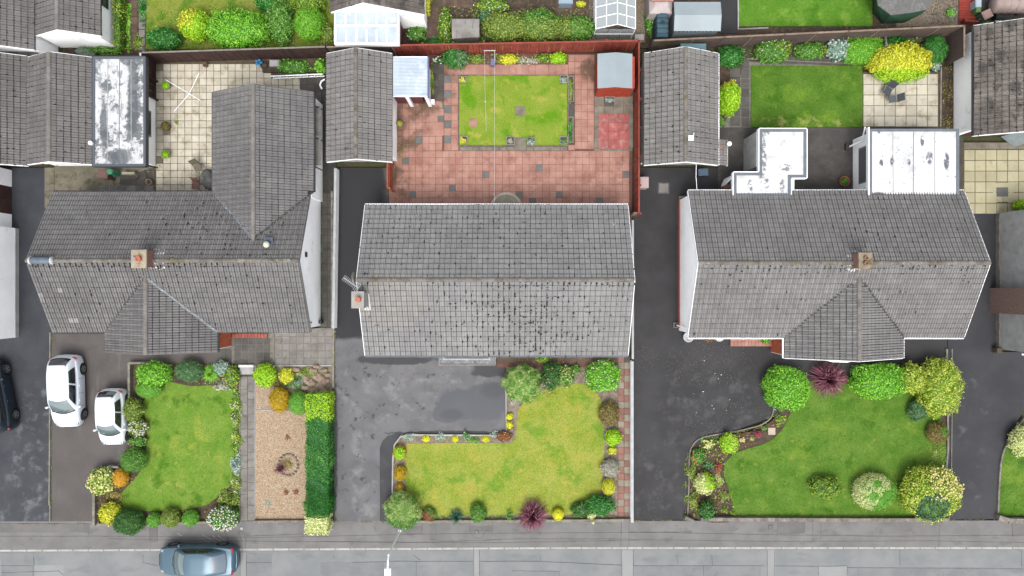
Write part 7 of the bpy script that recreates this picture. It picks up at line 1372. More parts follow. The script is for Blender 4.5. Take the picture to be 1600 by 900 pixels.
# --- top strip
S('large bright green rounded shrub in the top left garden', 370, 45, 52, 34, 2.0, 'bright', MEDL, amp=.14); S('yellow green round shrub left of the largest bright one at the top', 303, 38, 26, 26, 1.5, 'lime', MEDL, amp=.16, mats2=('yellow', lambda a, b, c: (a < .2) & (b > -.3))); S('dark green shrub at the lower left of the top left garden', 255, 60, 28, 19, 1.2, 'emerald', MEDL, amp=.12)
S('bright narrow leaved green bush at the top centre left', 483, 36, 25, 27, 1.6, 'bright', NEED, amp=.12, dens=1.5); S('yellowish bush touching the top edge beside the narrow leaved bush', 480, 4, 28, 16, 1.6, 'ivy', MEDL, amp=.16); S('dense mid green bush between the bright shrubs at the top', 437, 32, 24, 40, 1.3, 'mid', MEDL, amp=.2); S('dark green filler bush beside the lean to at the top', 512, 55, 14, 20, .9, 'olive', MEDL, amp=.2); S('green bush at the top edge above the large bright shrub', 418, 4, 22, 14, 1.2, 'emerald', MEDL, amp=.2)
S('leafy climber on the right of the white walled garage', 187, 30, 6, 44, .9, 'ivy', MEDL, shape='box', dens=.8, fl=[('fl_pink', 10, .04)]); S('low green hedge strip below the white walled garage', 160, 79, 30, 4.5, .4, 'mid', MEDL, shape='box'); S('weeds growing along the left garden path slabs', 200, 40, 4, 40, .15, 'bright', MEDL, shape='mat', dens=.8); S('weeds spreading between the two rows of path slabs', 222, 15, 8, 20, .2, 'emerald', MEDL, shape='mat', dens=.6); S('thin weeds at the lower end of the path slabs', 215, 66, 8, 12, .15, 'ivy', MEDL, shape='mat', dens=.6)
S('yellow green ivy mass left of the small grey store', 695, 40, 11, 30, .8, 'ivy', MEDL, amp=.25, sq=3, fl=[('fl_white', 20, .04)]); S('green plants below the top centre garage gable', 650, 52, 17, 13, .5, 'mid', MEDL, amp=.25, fl=[('fl_white', 10, .05)]); S('low green plants between the brick path and the store', 690, 66, 30, 6, .4, 'emerald', MEDL, amp=.25, sq=3)
S('yellow flowered plants at the top edge right of the brick paving', 770, 8, 28, 12, .7, 'ivy', MEDL, amp=.25, fl=[('fl_white', 20, .05)]); S('blue green leafy plant above the small store', 757, 26, 12, 12, .6, 'bluegreen', MEDL, amp=.2)
S('broad olive green bush, left part of the mass above the red fence', 790, 42, 40, 25, 1.5, 'olive', MEDL, amp=.16); S('broad olive green bush, middle part of the mass above the red fence', 842, 40, 38, 28, 1.6, 'mid', MEDL, amp=.16, mats2=('olive', lambda a, b, c: b < .2)); S('broad green bush, right part of the mass above the red fence', 898, 44, 38, 21, 1.5, 'olive', MEDL, amp=.16, mats2=('mid', lambda a, b, c: a > -.2)); S('yellow plant on the brick paving at the top', 908, 6, 8, 5, .3, 'yellow', MEDL)
S('green weeds between the greenhouse and the ribbed tank', 1014, 30, 7, 28, .5, 'mid', MEDL, amp=.25, fl=[('fl_white', 6, .04)]); S('green tomato like plants inside the greenhouse on the right', 978, 18, 12, 20, 1.0, 'lime', MEDL, amp=.2)
S('ivy on the right wall of the top centre garage', 668, 8, 4, 14, .8, 'yellow', MEDL, shape='box'); S('pale green bush at the top edge of the far right patio', 1597, 320, 14, 9, .7, 'lime', MEDL, amp=.2)
S('blue and green bedding plant on the gravel at the top right', 1487, 20, 8, 8, .3, 'bright', FINE, fl=[('fl_lilac', 26, .04)]); S('low weeds in the corner yard by the beige tank', 1555, 37, 20, 4, .2, 'mid', FINE, shape='mat')
# pale boulder, pots, furniture
x, y, _ = W(136, 82); tag(MB().rock(x, y, .1, .6, .36, .3, seed=4, n=12, m=7).build('boulder', layered('pale_boulder', C(176, 190, 182), C(128, 146, 136), 3, [dict(c=C(70, 84, 76), n=(3, .55, .66), f=.7)], grain=.1), smooth=True), 'pale mottled boulder beside the white walled garage', 'boulder')
def pot(label, u, v, r, h, col, plantcol=None, pr=None, lb2=None, plab='bush'):
    x, y, _ = W(u, v, h); t = thing('plant_pot', label, 'plant pot', (x, y, 0)); q = r * PX; m_ = layered('pot_' + label[:8].replace(' ', '_'), C(*col), None, 1, grain=.1)
    MB().lathe(x, y, [(q * .7, 0), (q * .95, h - .04), (q, h), (q * .85, h), (q * .8, h - .05)], 18).build('pot_wall', m_, t); MB().lathe(x, y, [(q * .82, h - .06), (q * .8, h - .03)], 14).build('compost', M['soil'], t)
    if plantcol: S(lb2, u, v, pr or r * .85, pr or r * .85, .35, plantcol, FINE, amp=.06, base=h - .05, name='pot_plant', cat='pot plant')
pot('grey tub near the top left corner of the cream patio', 258, 133, 7, .35, (198, 192, 170), 'lime', 6.3, 'lime green ball growing in the grey tub near the washing airer')
pot('cream tub lowest of the three by the flat roofed garage', 258, 241, 7, .35, (212, 204, 182), 'lime', 6.3, 'lime green ball in the lowest tub by the flat roofed garage')
pot('dark tub in the middle of the three by the flat roofed garage', 258, 197, 7, .35, (96, 88, 72), 'olivebrown', 6.6, 'brownish olive bush in the middle tub by the flat roofed garage')
S('tiny olive weed on the cream patio', 275.5, 191, 3.5, 3.5, .15, 'olive', FINE, shape='mat')
pot('small brown pot against the dark brown back fence', 320, 101, 3.6, .3, (150, 116, 100)); pot('small pinkish pot by the leaning rods', 232, 284, 4.5, .3, (206, 176, 160)); pot('terracotta pot in the yard beside the blinded window', 1320, 283, 8, .3, (216, 120, 92), 'mid', 5.5, 'green seedlings in the terracotta pot')
pot('dark round pot at the left end of the raised vegetable bed', 412, 102, 5.5, .35, (66, 54, 50)); pot('cream pot with yellow plant against the middle garage wall', 624, 193, 5, .3, (186, 190, 160), 'yellow', 3.6, 'yellow plant in the pot against the middle garage wall')
x, y, _ = W(404, 98, .5); cb = plain('bright_blue_plastic', C(48, 150, 214), .5); t = thing('garden_toy', 'bright blue plastic windmill at the left end of the raised bed', 'ornament', (x, y, 0)); MB().tube([(x, y, 0), (x, y, .5)], .03, 6).build('stick', cb, t)
for k in range(5): a = k * 1.256; MB().obox(x + .12 * math.cos(a), y + .12 * math.sin(a), .48, .52, .2, .12, a).build('sail', cb, t)
rb = thing('raised_bed', 'white railed raised vegetable bed behind the left wing', 'raised bed', W(455, 110)); x0, y1, _ = W(412, 94); x1, y0, _ = W(508, 117)
MB().box(x0, y0 + .1, 0, x1, y1, .25).build('bed_soil', M['soil'], rb); MB().cbox(x0 + .5, y1 - .5, .25, x0 + 1.1, y1 - .1, .5, .08).build('growing_bag', M['render_grey'], rb)
for z in (.15, .55): MB().tube([(*W(428, 123.5)[:2], z), (*W(508, 120)[:2], z)], .04, 6).build('rail', M['white'], rb)
for k in range(8): a = W(431 + k * 10.5, 123.3 - k * .42); MB().tube([(a[0], a[1], 0), (a[0], a[1], .55)], .03, 6).build('rail_post', M['white'], rb)
# --- rotary clothes dryer
x, y, _ = W(294.5, 145.5, 1.8); dr = thing('clothes_dryer', 'white rotary clothes dryer with four arms on the cream patio', 'clothes dryer', (x, y, 0)); MB().tube([(x, y, 0), (x, y, 1.8)], .025, 8).build('pole', M['white'], dr); tips = [(258.5, 124.5), (311, 114), (272, 174), (312.5, 157)]
tp = [Vector(W(a, b, 1.95)) for a, b in tips]
for q in tp: MB().tube([(x, y, 1.7), q], .014, 6).build('arm', M['white'], dr)
ln = MB()
for k in range(1, 9):
    t = k / 8; c = Vector((x, y, 1.72))
    for a, b in ((0, 2), (0, 1)): 
        pa, pb = c + (tp[a] - c) * t, c + (tp[b] - c) * t; mid = (pa + pb) / 2 - Vector((0, 0, .05))
        if a == 0 and b == 1 or True: ln.tube([pa, pa + (pb - pa) * .3 + Vector((0, 0, -.03)), mid], .003, 3)
ln.build('line', plain('clothes_line', C(150, 150, 156), .6), dr)
# --- washing line pole
wl = thing('washing_line', 'white washing line pole with T bar at the back of the terracotta garden', 'washing line', W(774, 99)); wpn = plain('line_white', C(226, 228, 226), .5); A_ = W(774, 98, .0); T_ = W(775.5, 79.5, 2.15)
MB().tube([A_, (A_[0], A_[1], 2.15)], .03, 8).build('pole', wpn, wl); tx = A_[0]; MB().tube([(tx - .62, A_[1], 2.15), (tx + .06, A_[1], 2.15)], .025, 6).build('cross_bar', wpn, wl)
MB().box(tx - .28, A_[1] - .3, 0, tx - .02, A_[1] + .1, .5).build('pole_base', plain('lilac_blue_paint', C(130, 130, 170), .6), wl)
ye = W(0, 321, 2.2)[1]; MB().tube([(tx, A_[1], 2.15), (tx, (A_[1] + ye) / 2, 1.95), (tx, ye, 2.15)], .008, 5).build('line', wpn, wl); MB().tube([(tx - .58, A_[1], 2.15), (tx - .56, A_[1] - 2.2, 1.95), (tx - .5, A_[1] - 4.6, 1.6)], .008, 5).build('line', wpn, wl)
MB().lathe(tx - .54, A_[1] - 2.9, [(.02, 1.8), (.06, 1.85), (.05, 1.95), (.02, 2.0)], 10).build('pulley', wpn, wl)
# --- covered furniture and chairs by the left wing
def folding_chair(label, u, v, ang, col, s=.42, back=True, frame=None, seat2=None):
    x, y, _ = W(u, v, .45); c = thing('garden_chair', label, 'chair', (x, y, 0)); m_ = plain('chair_fabric_' + str(int(u)), col, .7); fm_ = frame or M['fascia_dark']; ca, sa = math.cos(ang), math.sin(ang)
    def pt(a, b, z): return (x + a * ca - b * sa, y + a * sa + b * ca, z)
    MB().obox(x, y, .43, .46, s, s, ang).build('seat', m_, c)
    b = MB(); b.add([pt(-s / 2, s / 2, .5), pt(s / 2, s / 2, .5), pt(s / 2, s * .95, .95), pt(-s / 2, s * .95, .95), pt(-s / 2, s / 2 + .03, .5), pt(s / 2, s / 2 + .03, .5), pt(s / 2, s * .95 + .03, .95), pt(-s / 2, s * .95 + .03, .95)], [(0, 1, 2, 3), (7, 6, 5, 4), (0, 4, 5, 1), (1, 5, 6, 2), (2, 6, 7, 3), (3, 7, 4, 0)]); b.build('backrest', m_, c)
    for i in (-1, 1):
        MB().tube([pt(i * s / 2, -s / 2, 0), pt(i * s / 2, -s / 2, .44), pt(i * s / 2, s / 2, .47), pt(i * s / 2, s, .98)], .014, 6).build('side_frame', fm_, c); MB().tube([pt(i * s / 2, s * .6, 0), pt(i * s / 2, s * .3, .45)], .014, 6).build('leg', fm_, c)
folding_chair('upper brown chair beside the covered table', 309, 262, .4, C(124, 116, 98)); folding_chair('lower brown chair beside the covered table', 306, 290, -.15, C(140, 100, 84))
cv = thing('covered_table', 'garden table under a crumpled grey cover with green cord', 'table', W(324, 281)); x, y, _ = W(324, 281, .6); MB().rock(x, y, .45, .42, .68, .42, seed=8, n=18, m=10).build('cover', layered('grey_cover', C(140, 132, 130), C(112, 104, 104), 3, grain=.15, bump=.8, bsc=8), cv, smooth=True)
for k in range(5): MB().tube([(x - .45 + k * .05, y + .28 - k * .1, .78), (x - .1, y + .22 - k * .1, .9), (x + .2, y + .25 - k * .12, .86)], .02, 5).build('cord', plain('green_cord', C(90, 140, 120), .7), cv)
silver = plain('chair_silver', C(196, 200, 204), .4, metal=.4)
folding_chair('upper dark folding chair under the yellow shrub', 1387, 142, -.5, C(74, 80, 86), .46, frame=silver); folding_chair('lower dark folding chair on the cream patio', 1395, 154.5, -1.5, C(96, 102, 106), .46, frame=silver)
# white hose bracket near garage, small bits
hb = thing('hose_hook', 'curved white pipe end behind the middle garage', 'pipe', W(503, 133)); MB().tube([W(507, 124, .6), W(502, 127, .7), W(500, 133, .7), W(503, 139, .6)], .05, 8).build('pipe', M['white'], hb)
sl = thing('side_lean_to', 'narrow white and black side canopy along the rear wing of the left house', 'canopy', W(500, 220)); z = 1.2
for v0, v1 in ((166, 212), (216, 258)): MB().box(*W(493, v1, 1.6)[:2], 1.55, *W(501, v0, 1.6)[:2], 1.6).build('canopy_panel', M['coping_grey'], sl)
for v in (165, 214, 260): MB().tube([W(492, v, 2.0), W(503, v + 6, 1.2)], .04, 6).build('bracket', M['fascia_dark'], sl)
lw = thing('cable', 'thin white cable hanging from the mossy garage to the right house', 'cable', W(1088, 280)); MB().tube([W(1088, 254, 2.6), W(1087.5, 275, 2.2), W(1089, 297, 2.3)], .015, 5).build('cable_run', M['white'], lw)
tag(MB().tube([W(1383, 54, .4), W(1384.5, 66, .8), W(1385, 72, .9)], .07, 8).build('birdbath_post', M['coping_grey']), 'short grey post among the bushes below the panel fence', 'post')
x, y, _ = W(1079, 527.5, .9); tag(MB().lathe(x, y, [(.1, 0), (.3, .3), (.32, .45), (.28, .46), (.05, .3)], 18).build('bird_bath', M['coping_white'], loc=(x, y, 0)), 'round white bowl under the eave corner of the right house', 'bowl')
x, y, _ = W(1128, 527, .9); tag(MB().lathe(x, y, [(.2, 0), (.28, .4), (.3, .44), (.22, .44)], 18).build('hanging_basket', M['coping_white'], loc=(x, y, 0)), 'round white basket under the eave beside the red leaved plant', 'basket')
pot('slim red pot leaning at the porch of the right house', 1212, 534, 3.5, .5, (186, 96, 76))

# --- weeds and litter: nobody could count these
def litter(name, pts, n, z, mat, s=(.03, .07), flat=.5):
    w = np.array(wp(pts)); x0, y0 = w.min(0); x1, y1 = w.max(0); x = nr.uniform(x0, x1, n); y = nr.uniform(y0, y1, n); ins = np.zeros(n, bool); j = len(w) - 1
    for i in range(len(w)):
        xi, yi = w[i]; xj, yj = w[j]; ins ^= ((yi > y) != (yj > y)) & (x < (xj - xi) * (y - yi) / (yj - yi + 1e-12) + xi); j = i
    cl = np.sin(x * 2.3 + n) * np.sin(y * 2.9 + n * .7) + nr.normal(size=n) * .5 > -.1; k = ins & cl; P = np.c_[x[k], y[k], nr.uniform(z, z + .1, k.sum())]; N = np.c_[nr.normal(size=(len(P), 2)) * flat, np.ones(len(P))]; N /= np.linalg.norm(N, axis=1)[:, None]
    ls = (s[0] + s[1]) / 2; t = nr.normal(size=(len(P), 3)); t -= (t * N).sum(1)[:, None] * N; t /= np.linalg.norm(t, axis=1)[:, None]; b = np.cross(N, t); q = nr.uniform(*s, len(P))[:, None]
    V = np.stack([P - t * q, P + b * q * .6, P + t * q, P - b * q * .6], 1); npmesh(name, V.reshape(-1, 3), np.arange(4 * len(P)).reshape(-1, 4), np.clip(nr.normal(.45, .22, len(P)), .01, .99), LP[mat], kind='stuff', loc=(float(x0), float(y0), z))
for nm, pts, n, z, m_ in (('ground_cover', [(208, 570), (370, 570), (370, 606), (262, 594), (236, 612), (208, 690)], 2200, .02, 'olive'), ('ground_cover', [(152, 770), (190, 728), (214, 744), (192, 770), (200, 795), (330, 796), (362, 760), (373, 812), (154, 816)], 2600, .02, 'olivebrown'),
    ('ground_cover', [(362, 600), (374, 600), (374, 812), (352, 800), (366, 745)], 1500, .02, 'mid'), ('leaf_litter', [(428, 573), (516, 573), (516, 645), (428, 640)], 1300, .02, 'olive'), ('ground_cover', [(792, 557), (964, 557), (964, 810), (940, 810), (944, 640), (912, 600), (806, 640), (805, 690), (792, 680)], 2600, .02, 'olivebrown'),
    ('leaf_litter', [(616, 800), (616, 690), (640, 681), (790, 681), (790, 691), (636, 694), (634, 800)], 700, .02, 'olive'), ('ground_cover', [(640, 806), (960, 804), (960, 812), (640, 813)], 900, .03, 'olive'), ('leaf_litter', [(1079, 712), (1100, 688), (1205, 660), (1222, 650), (1200, 690), (1135, 712), (1131, 745), (1150, 806), (1079, 806)], 1100, .02, 'rust'),
    ('ground_cover', [(1079, 712), (1100, 688), (1150, 682), (1135, 712), (1131, 745), (1150, 806), (1079, 806)], 1200, .02, 'olive'), ('ground_cover', [(1450, 690), (1478, 690), (1478, 740), (1450, 740)], 260, .03, 'olive'), ('ground_cover', [(1120, 62), (1475, 54), (1470, 100), (1340, 92), (1165, 92)], 2600, .02, 'emerald'),
    ('ground_cover', [(674, 85), (886, 85), (886, 99), (674, 100)], 1900, .03, 'olive'), ('ground_cover', [(230, 20), (520, -10), (520, 74), (232, 78)], 2600, .02, 'mid'), ('ground_cover', [(664, 56), (925, 56), (925, 76), (664, 78)], 1800, -.02, 'mid'), ('ground_cover', [(690, 10), (925, 14), (925, 60), (690, 60)], 2500, -.02, 'olive'), ('ground_cover', [(1472, 104), (1488, 104), (1488, 212), (1472, 212)], 500, .01, 'olivebrown'), ('leaf_litter', [(1094, 558), (1180, 570), (1200, 640), (1100, 676), (1085, 690), (1060, 640)], 60, .0, 'grey'), ('ground_cover', [(186, 0), (196, 0), (198, 80), (188, 80)], 500, .02, 'ivy')):
    litter(nm, pts, n, z, m_)
def weed_line(pts, n, m_, w=1.2, nm='weeds'):
    P = []; seg = [(pts[i], pts[i + 1]) for i in range(len(pts) - 1)]; L = [math.hypot(b[0] - a[0], b[1] - a[1]) for a, b in seg]
    for _ in range(n):
        k = rng.choices(range(len(seg)), L)[0]; t = rng.random()
        if math.sin(t * L[k] * .21 + k) * math.sin(t * L[k] * .057 + 1) < -.25: continue
        a, b = seg[k]; u = a[0] + (b[0] - a[0]) * t + rng.gauss(0, w * .5); v = a[1] + (b[1] - a[1]) * t + rng.gauss(0, w * .5); P.append(W(u, v)[:2] + (rng.uniform(.0, .05),))
    P = np.array(P); N = np.c_[nr.normal(size=(len(P), 2)) * .5, np.ones(len(P))]; N /= np.linalg.norm(N, axis=1)[:, None]; t = nr.normal(size=(len(P), 3)); t -= (t * N).sum(1)[:, None] * N; t /= np.linalg.norm(t, axis=1)[:, None]; b = np.cross(N, t); q = nr.uniform(.015, .04, len(P))[:, None]
    V = np.stack([P - t * q, P + b * q * .6, P + t * q, P - b * q * .6], 1); npmesh(nm, V.reshape(-1, 3), np.arange(4 * len(P)).reshape(-1, 4), np.clip(nr.normal(.4, .2, len(P)), .01, .99), LP[m_], kind='stuff', loc=(*W(*pts[0])[:2], 0))
weed_line([(81, 520), (80, 700), (80, 812)], 500, 'olive'); weed_line([(520, 608), (519, 812)], 500, 'olivebrown'); weed_line([(0, 818), (150, 818.5)], 260, 'olivebrown'); weed_line([(522, 815), (615, 815)], 160, 'olivebrown'); weed_line([(1206, 650), (1190, 666), (1148, 677), (1096, 687), (1080, 700), (1072, 720), (1071, 806)], 900, 'olive', 3); weed_line([(990, 813), (1070, 812)], 130, 'olivebrown'); weed_line([(1559, 806), (1562, 745), (1568, 708)], 400, 'olive', 2); weed_line([(1478, 812), (1556, 811)], 150, 'olivebrown'); weed_line([(1093, 812.5), (1478, 813)], 500, 'olive', 1.5); weed_line([(524, 516), (522, 605)], 250, 'olive'); weed_line([(502, 305), (503, 510)], 260, 'mid'); weed_line([(612, 300), (612, 318)], 60, 'olive'); weed_line([(244, 160), (244, 298)], 260, 'olive'); weed_line([(620, 165), (622, 258)], 300, 'olive', 3); weed_line([(624, 818), (980, 815)], 420, 'olive', 1.5); weed_line([(376, 590), (376, 812)], 300, 'mid'); weed_line([(1348, 198), (1348, 120)], 120, 'mid')
# ------------------------------------------------------------------ cars
def paint(nm, c, rough=.35, metal=.0): return plain(nm, c, rough, .35, metal, coat=.08)
M['tyre'] = plain('tyre_rubber', C(38, 38, 40), .85); M['rim'] = plain('alloy_rim', C(200, 202, 206), .3, metal=.6); M['rimdark'] = plain('wheel_well', C(24, 24, 26), .9)
mg_, nt_, p_ = newmat('car_glass'); M['car_glass'] = mg_; p_.inputs['Base Color'].default_value = C(108, 128, 130); p_.inputs['Roughness'].default_value = .12; p_.inputs['Specular IOR Level'].default_value = .8; p_.inputs['Coat Weight'].default_value = .8
M['car_glass_dark'] = plain('dark_car_glass', C(46, 50, 56), .12, .7, coat=.6)
M['lens_red'] = plain('red_lens', C(206, 38, 60), .25, coat=.5); M['lens_clear'] = plain('clear_lens', C(176, 184, 190), .15, coat=.8); M['trim'] = plain('black_trim', C(44, 46, 50), .6); M['plate'] = plain('number_plate', C(226, 214, 150), .5)
def car(label, u, v, heading, L, Wd, Ht, pm, style='hatch', hz=0.9, glassroof=False):
    """heading: direction the nose points, radians from +X.  (u,v) is the middle of the waistline."""
    cx, cy, _ = W(u, v, hz); root = thing('car', label, 'car', (cx, cy, 0)); root.rotation_euler = (0, 0, heading)
    hl_, hw = L / 2, Wd / 2; sz = Ht / 1.48
    def lnk(mb, name, mat, parent=root, smooth=True, bev=False):
        me = bpy.data.meshes.new(name); me.from_pydata([tuple(p) for p in mb.v], [], mb.f); me.update()
        for m_ in (mat if isinstance(mat, list) else [mat]): me.materials.append(m_)
        me.polygons.foreach_set('material_index', mb.m)
        if smooth: me.shade_smooth()
        o = bpy.data.objects.new(name, me); link(o, parent); return o
    # body stations: (x fraction of half length, half width fraction, top height, shoulder height)
    nose = [(-1.0, .50, .52, .48), (-.985, .66, .72, .66), (-.96, .78, .86, .80), (-.92, .86, .96, .90), (-.82, .94, .99, .93), (-.6, .99, .98, .92), (-.3, 1.0, .97, .90), (0, 1.0, .96, .90), (.25, .995, .95, .89), (.42, .985, .97, .88), (.5, .975, .97, .87), (.62, .955, .93, .84), (.75, .915, .86, .78), (.86, .84, .77, .70), (.93, .74, .68, .62), (.975, .60, .56, .52), (1.0, .40, .44, .42)]
    mb = MB(); rings = []; m = 0
    for (fx, fw, zt, zs) in nose:
        x = fx * hl_; w = fw * hw; zt *= sz; zs *= sz; zb = .2 if abs(fx) < .97 else .26
        half = [(0, zt), (.35 * w, zt - .004), (.62 * w, zt - .014), (.80 * w, zt - .035), (.91 * w, (zt + zs) / 2 - .01), (.965 * w, zs - .03), (.99 * w, zs - .12 * (zs > .6)), (1.0 * w, .55 * min(1, zs / .6)), (.985 * w, .38), (.95 * w, zb), (.6 * w, zb - .02), (0, zb - .02)]
        ring = [(x, y_, z_) for y_, z_ in half] + [(x, -y_, z_) for y_, z_ in half[-2:0:-1]]; rings.append(ring)
    n = len(rings[0]); vs = [p for r_ in rings for p in r_]; fs = [(i * n + k, (i + 1) * n + k, (i + 1) * n + (k + 1) % n, i * n + (k + 1) % n) for i in range(len(rings) - 1) for k in range(n)] + [tuple(range(n)), tuple(range((len(rings) - 1) * n, len(rings) * n))[::-1]]
    mb.add(vs, fs); body_ = lnk(mb, 'body', pm)
    bmn = body_.modifiers.new('arches', 'BOOLEAN'); bmn.operation = 'DIFFERENCE'; bmn.solver = 'EXACT'
    wr = .325 * (1.05 if style == 'suv' else 1); wx = (-.60 * hl_, .66 * hl_); cut = MB()
    for xx in wx:
        for s in (-1, 1):
            y0, y1 = sorted((s * (hw - .24), s * (hw + .2))); N_ = 20; b0 = [(xx + (wr + .06) * math.cos(2 * math.pi * k / N_), y0, wr + (wr + .06) * math.sin(2 * math.pi * k / N_)) for k in range(N_)]; b1 = [(p[0], y1, p[2]) for p in b0]
            cut.add(b0 + b1, [tuple(range(N_))[::-1] if True else 0, tuple(range(N_, 2 * N_))] + [(k, (k + 1) % N_, N_ + (k + 1) % N_, N_ + k)[::-1] for k in range(N_)][::1])
    cme = bpy.data.meshes.new('cut'); cme.from_pydata(cut.v, [], cut.f); bm = bmesh_fix(cme); co = bpy.data.objects.new('cut', cme); link(co); co.location = root.location; co.rotation_euler = root.rotation_euler
    bmesh_fix(body_.data); bmn.object = co; bpy.context.view_layer.update(); dg = bpy.context.evaluated_depsgraph_get(); new = bpy.data.meshes.new_from_object(body_.evaluated_get(dg)); body_.modifiers.clear()
    if len(new.polygons) > 60: body_.data = new
    body_.data.name = 'body'; bpy.data.objects.remove(co)
    for p in body_.data.polygons: p.use_smooth = True
    try:
        body_.data.set_sharp_from_angle(angle=R(38))
    except Exception: pass
    ua = MB(); ua.box(-hl_ * .86, -hw * .72, .15, hl_ * .88, hw * .72, .6); lnk(ua, 'underbody', M['rimdark'], smooth=False)
    # cabin
    xr0, xf0 = (-.93 * hl_, .47 * hl_); xr1, xf1 = (-.70 * hl_, .13 * hl_); 
    if style == 'coupe': xr1 = -.42 * hl_; xr0 = -.80 * hl_
    if style == 'suv': xr1 = -.80 * hl_; xr0 = -.95 * hl_
    zb0, zt0 = .93 * sz, Ht - .045; wb, wt = hw * .90, hw * .70
    def P(t, s, zf):   # t 0 rear .. 1 front, s -1..1 across, zf 0 belt .. 1 roof edge
        bow = .13 * (1 - s * s); xa = xr0 + (xf0 - xr0) * t; xb = xr1 + (xf1 - xr1) * t
        x = xa + (xb - xa) * (1 - (1 - zf) ** 1.15) + (bow * 1.6 if t > .5 else -bow) * (abs(t - .5) * 2) ** 2 * (1 - .3 * zf)
        taper = 1 - (.10 if style != 'coupe' else .2) * (max(0, .35 - t) / .35) ** 1.5 * 1 - .05 * max(0, t - .75) / .25
        w = (wb + (wt - wb) * zf ** 1.05) * taper; z = zb0 + (zt0 - zb0) * math.sin(zf * math.pi / 2) ** .93
        return Vector((x, s * w, z))
    def patch(t0, t1, s0, s1, z0, z1, nt, ns, nz, off, kind):
        mb = MB(); g = []
        if kind == 'side':
            for i in range(nt + 1):
                for k in range(nz + 1): p = P(t0 + (t1 - t0) * i / nt, s0, z0 + (z1 - z0) * k / nz); p.y += (off if s0 > 0 else -off); p.z += off * .4; g.append(p)
            a, b = nt, nz
        else:
            for i in range(ns + 1):
                for k in range(nz + 1): p = P(t0, s0 + (s1 - s0) * i / ns, z0 + (z1 - z0) * k / nz); p.x += off if t0 > .5 else -off; p.z += off * .7; g.append(p)
            a, b = ns, nz
        mb.add(g, [(i * (b + 1) + k, (i + 1) * (b + 1) + k, (i + 1) * (b + 1) + k + 1, i * (b + 1) + k + 1) for i in range(a) for k in range(b)]); return mb
    def outl(zf, n_=10):
        ring = [P(1, -1 + 2 * i / n_, zf) for i in range(n_ + 1)] + [P(1 - i / n_, 1, zf) for i in range(1, n_ + 1)] + [P(0, 1 - 2 * i / n_, zf) for i in range(1, n_ + 1)] + [P(i / n_, -1, zf) for i in range(1, n_)]
        return ring
    shell = MB(); NZ = 6; rg = [outl(k / NZ) for k in range(NZ + 1)]; n = len(rg[0]); shell.add([p for r_ in rg for p in r_], [(i * n + k, i * n + (k + 1) % n, (i + 1) * n + (k + 1) % n, (i + 1) * n + k) for i in range(NZ) for k in range(n)]); lnk(shell, 'cabin_frame', pm)
    top = rg[-1]; roofm = MB(); rows = 8; g = []
    for i in range(rows + 1):
        for k in range(9):
            t = i / rows; s = -1 + 2 * k / 8; p = P(t, s, 1.0); p.z += .045 * (1 - s ** 4) * (1 - (2 * t - 1) ** 6) ; g.append(p)
    roofm.add(g, [(i * 9 + k, (i + 1) * 9 + k, (i + 1) * 9 + k + 1, i * 9 + k + 1) for i in range(rows) for k in range(8)]); lnk(roofm, 'roof', pm)
    if glassroof:
        g = []; rr = MB()
        for i in range(4):
            for k in range(9): t = .02 + .26 * i / 3; s = (-1 + 2 * k / 8) * .92; p = P(t, s, 1.0); p.z += .045 * (1 - s ** 4) * (1 - (2 * t - 1) ** 6) + .006; g.append(p)
        rr.add(g, [(i * 9 + k, (i + 1) * 9 + k, (i + 1) * 9 + k + 1, i * 9 + k + 1) for i in range(3) for k in range(8)]); lnk(rr, 'rear_roof_panel', plain('grey_soft_panel', C(132, 144, 158), .5))
    lnk(patch(1, 1, -.90, .90, .03, .93, 1, 10, 6, .010, 'end'), 'windscreen', M['car_glass']); lnk(patch(0, 0, -.86, .86, .12, .90, 1, 10, 6, .010, 'end'), 'rear_window', M['car_glass_dark'] if style != 'coupe' else plain('grey_rear_glass', C(128, 142, 156), .3, .4))
    for s in (-1, 1):
        for t0, t1 in (((.16, .50), (.54, .93)) if style != 'coupe' else ((.22, .52), (.55, .92))): lnk(patch(t0, t1, s, s, .08, .84, 8, 1, 4, .008, 'side'), 'side_window', M['car_glass_dark'])
        mm = MB(); mm.rock(.40 * hl_, s * (hw + .07), .98 * sz, .07, .12, .08, seed=3, n=10, m=6); lnk(mm, 'door_mirror', pm)
        hd = MB()
        for xx in (-.18 * hl_, .22 * hl_): hd.tube([(xx - .1, s * (hw * .985 + .015), .80 * sz), (xx + .1, s * (hw * .99 + .015), .80 * sz)], .018, 6)
        lnk(hd, 'door_handle', pm)
        tl = MB(); tl.rock(-.925 * hl_, s * hw * .74, .86 * sz, .085, .16, .10, seed=5, n=12, m=8); lnk(tl, 'tail_light', M['lens_red'])
        hlm = MB(); hlm.rock(.855 * hl_, s * hw * .66, .675 * sz, .17, .13, .065, seed=6, n=12, m=8); lnk(hlm, 'headlight', M['lens_clear'])
        seam = MB()
        for xx in (-.36 * hl_, .04 * hl_, .40 * hl_): seam.tube([(xx, s * hw * .972, .88 * sz), (xx, s * (hw * .995 + .002), .72 * sz), (xx, s * (hw + .002), .5), (xx, s * hw * .985, .32)], .007, 4)
        lnk(seam, 'door_seam', M['trim'])
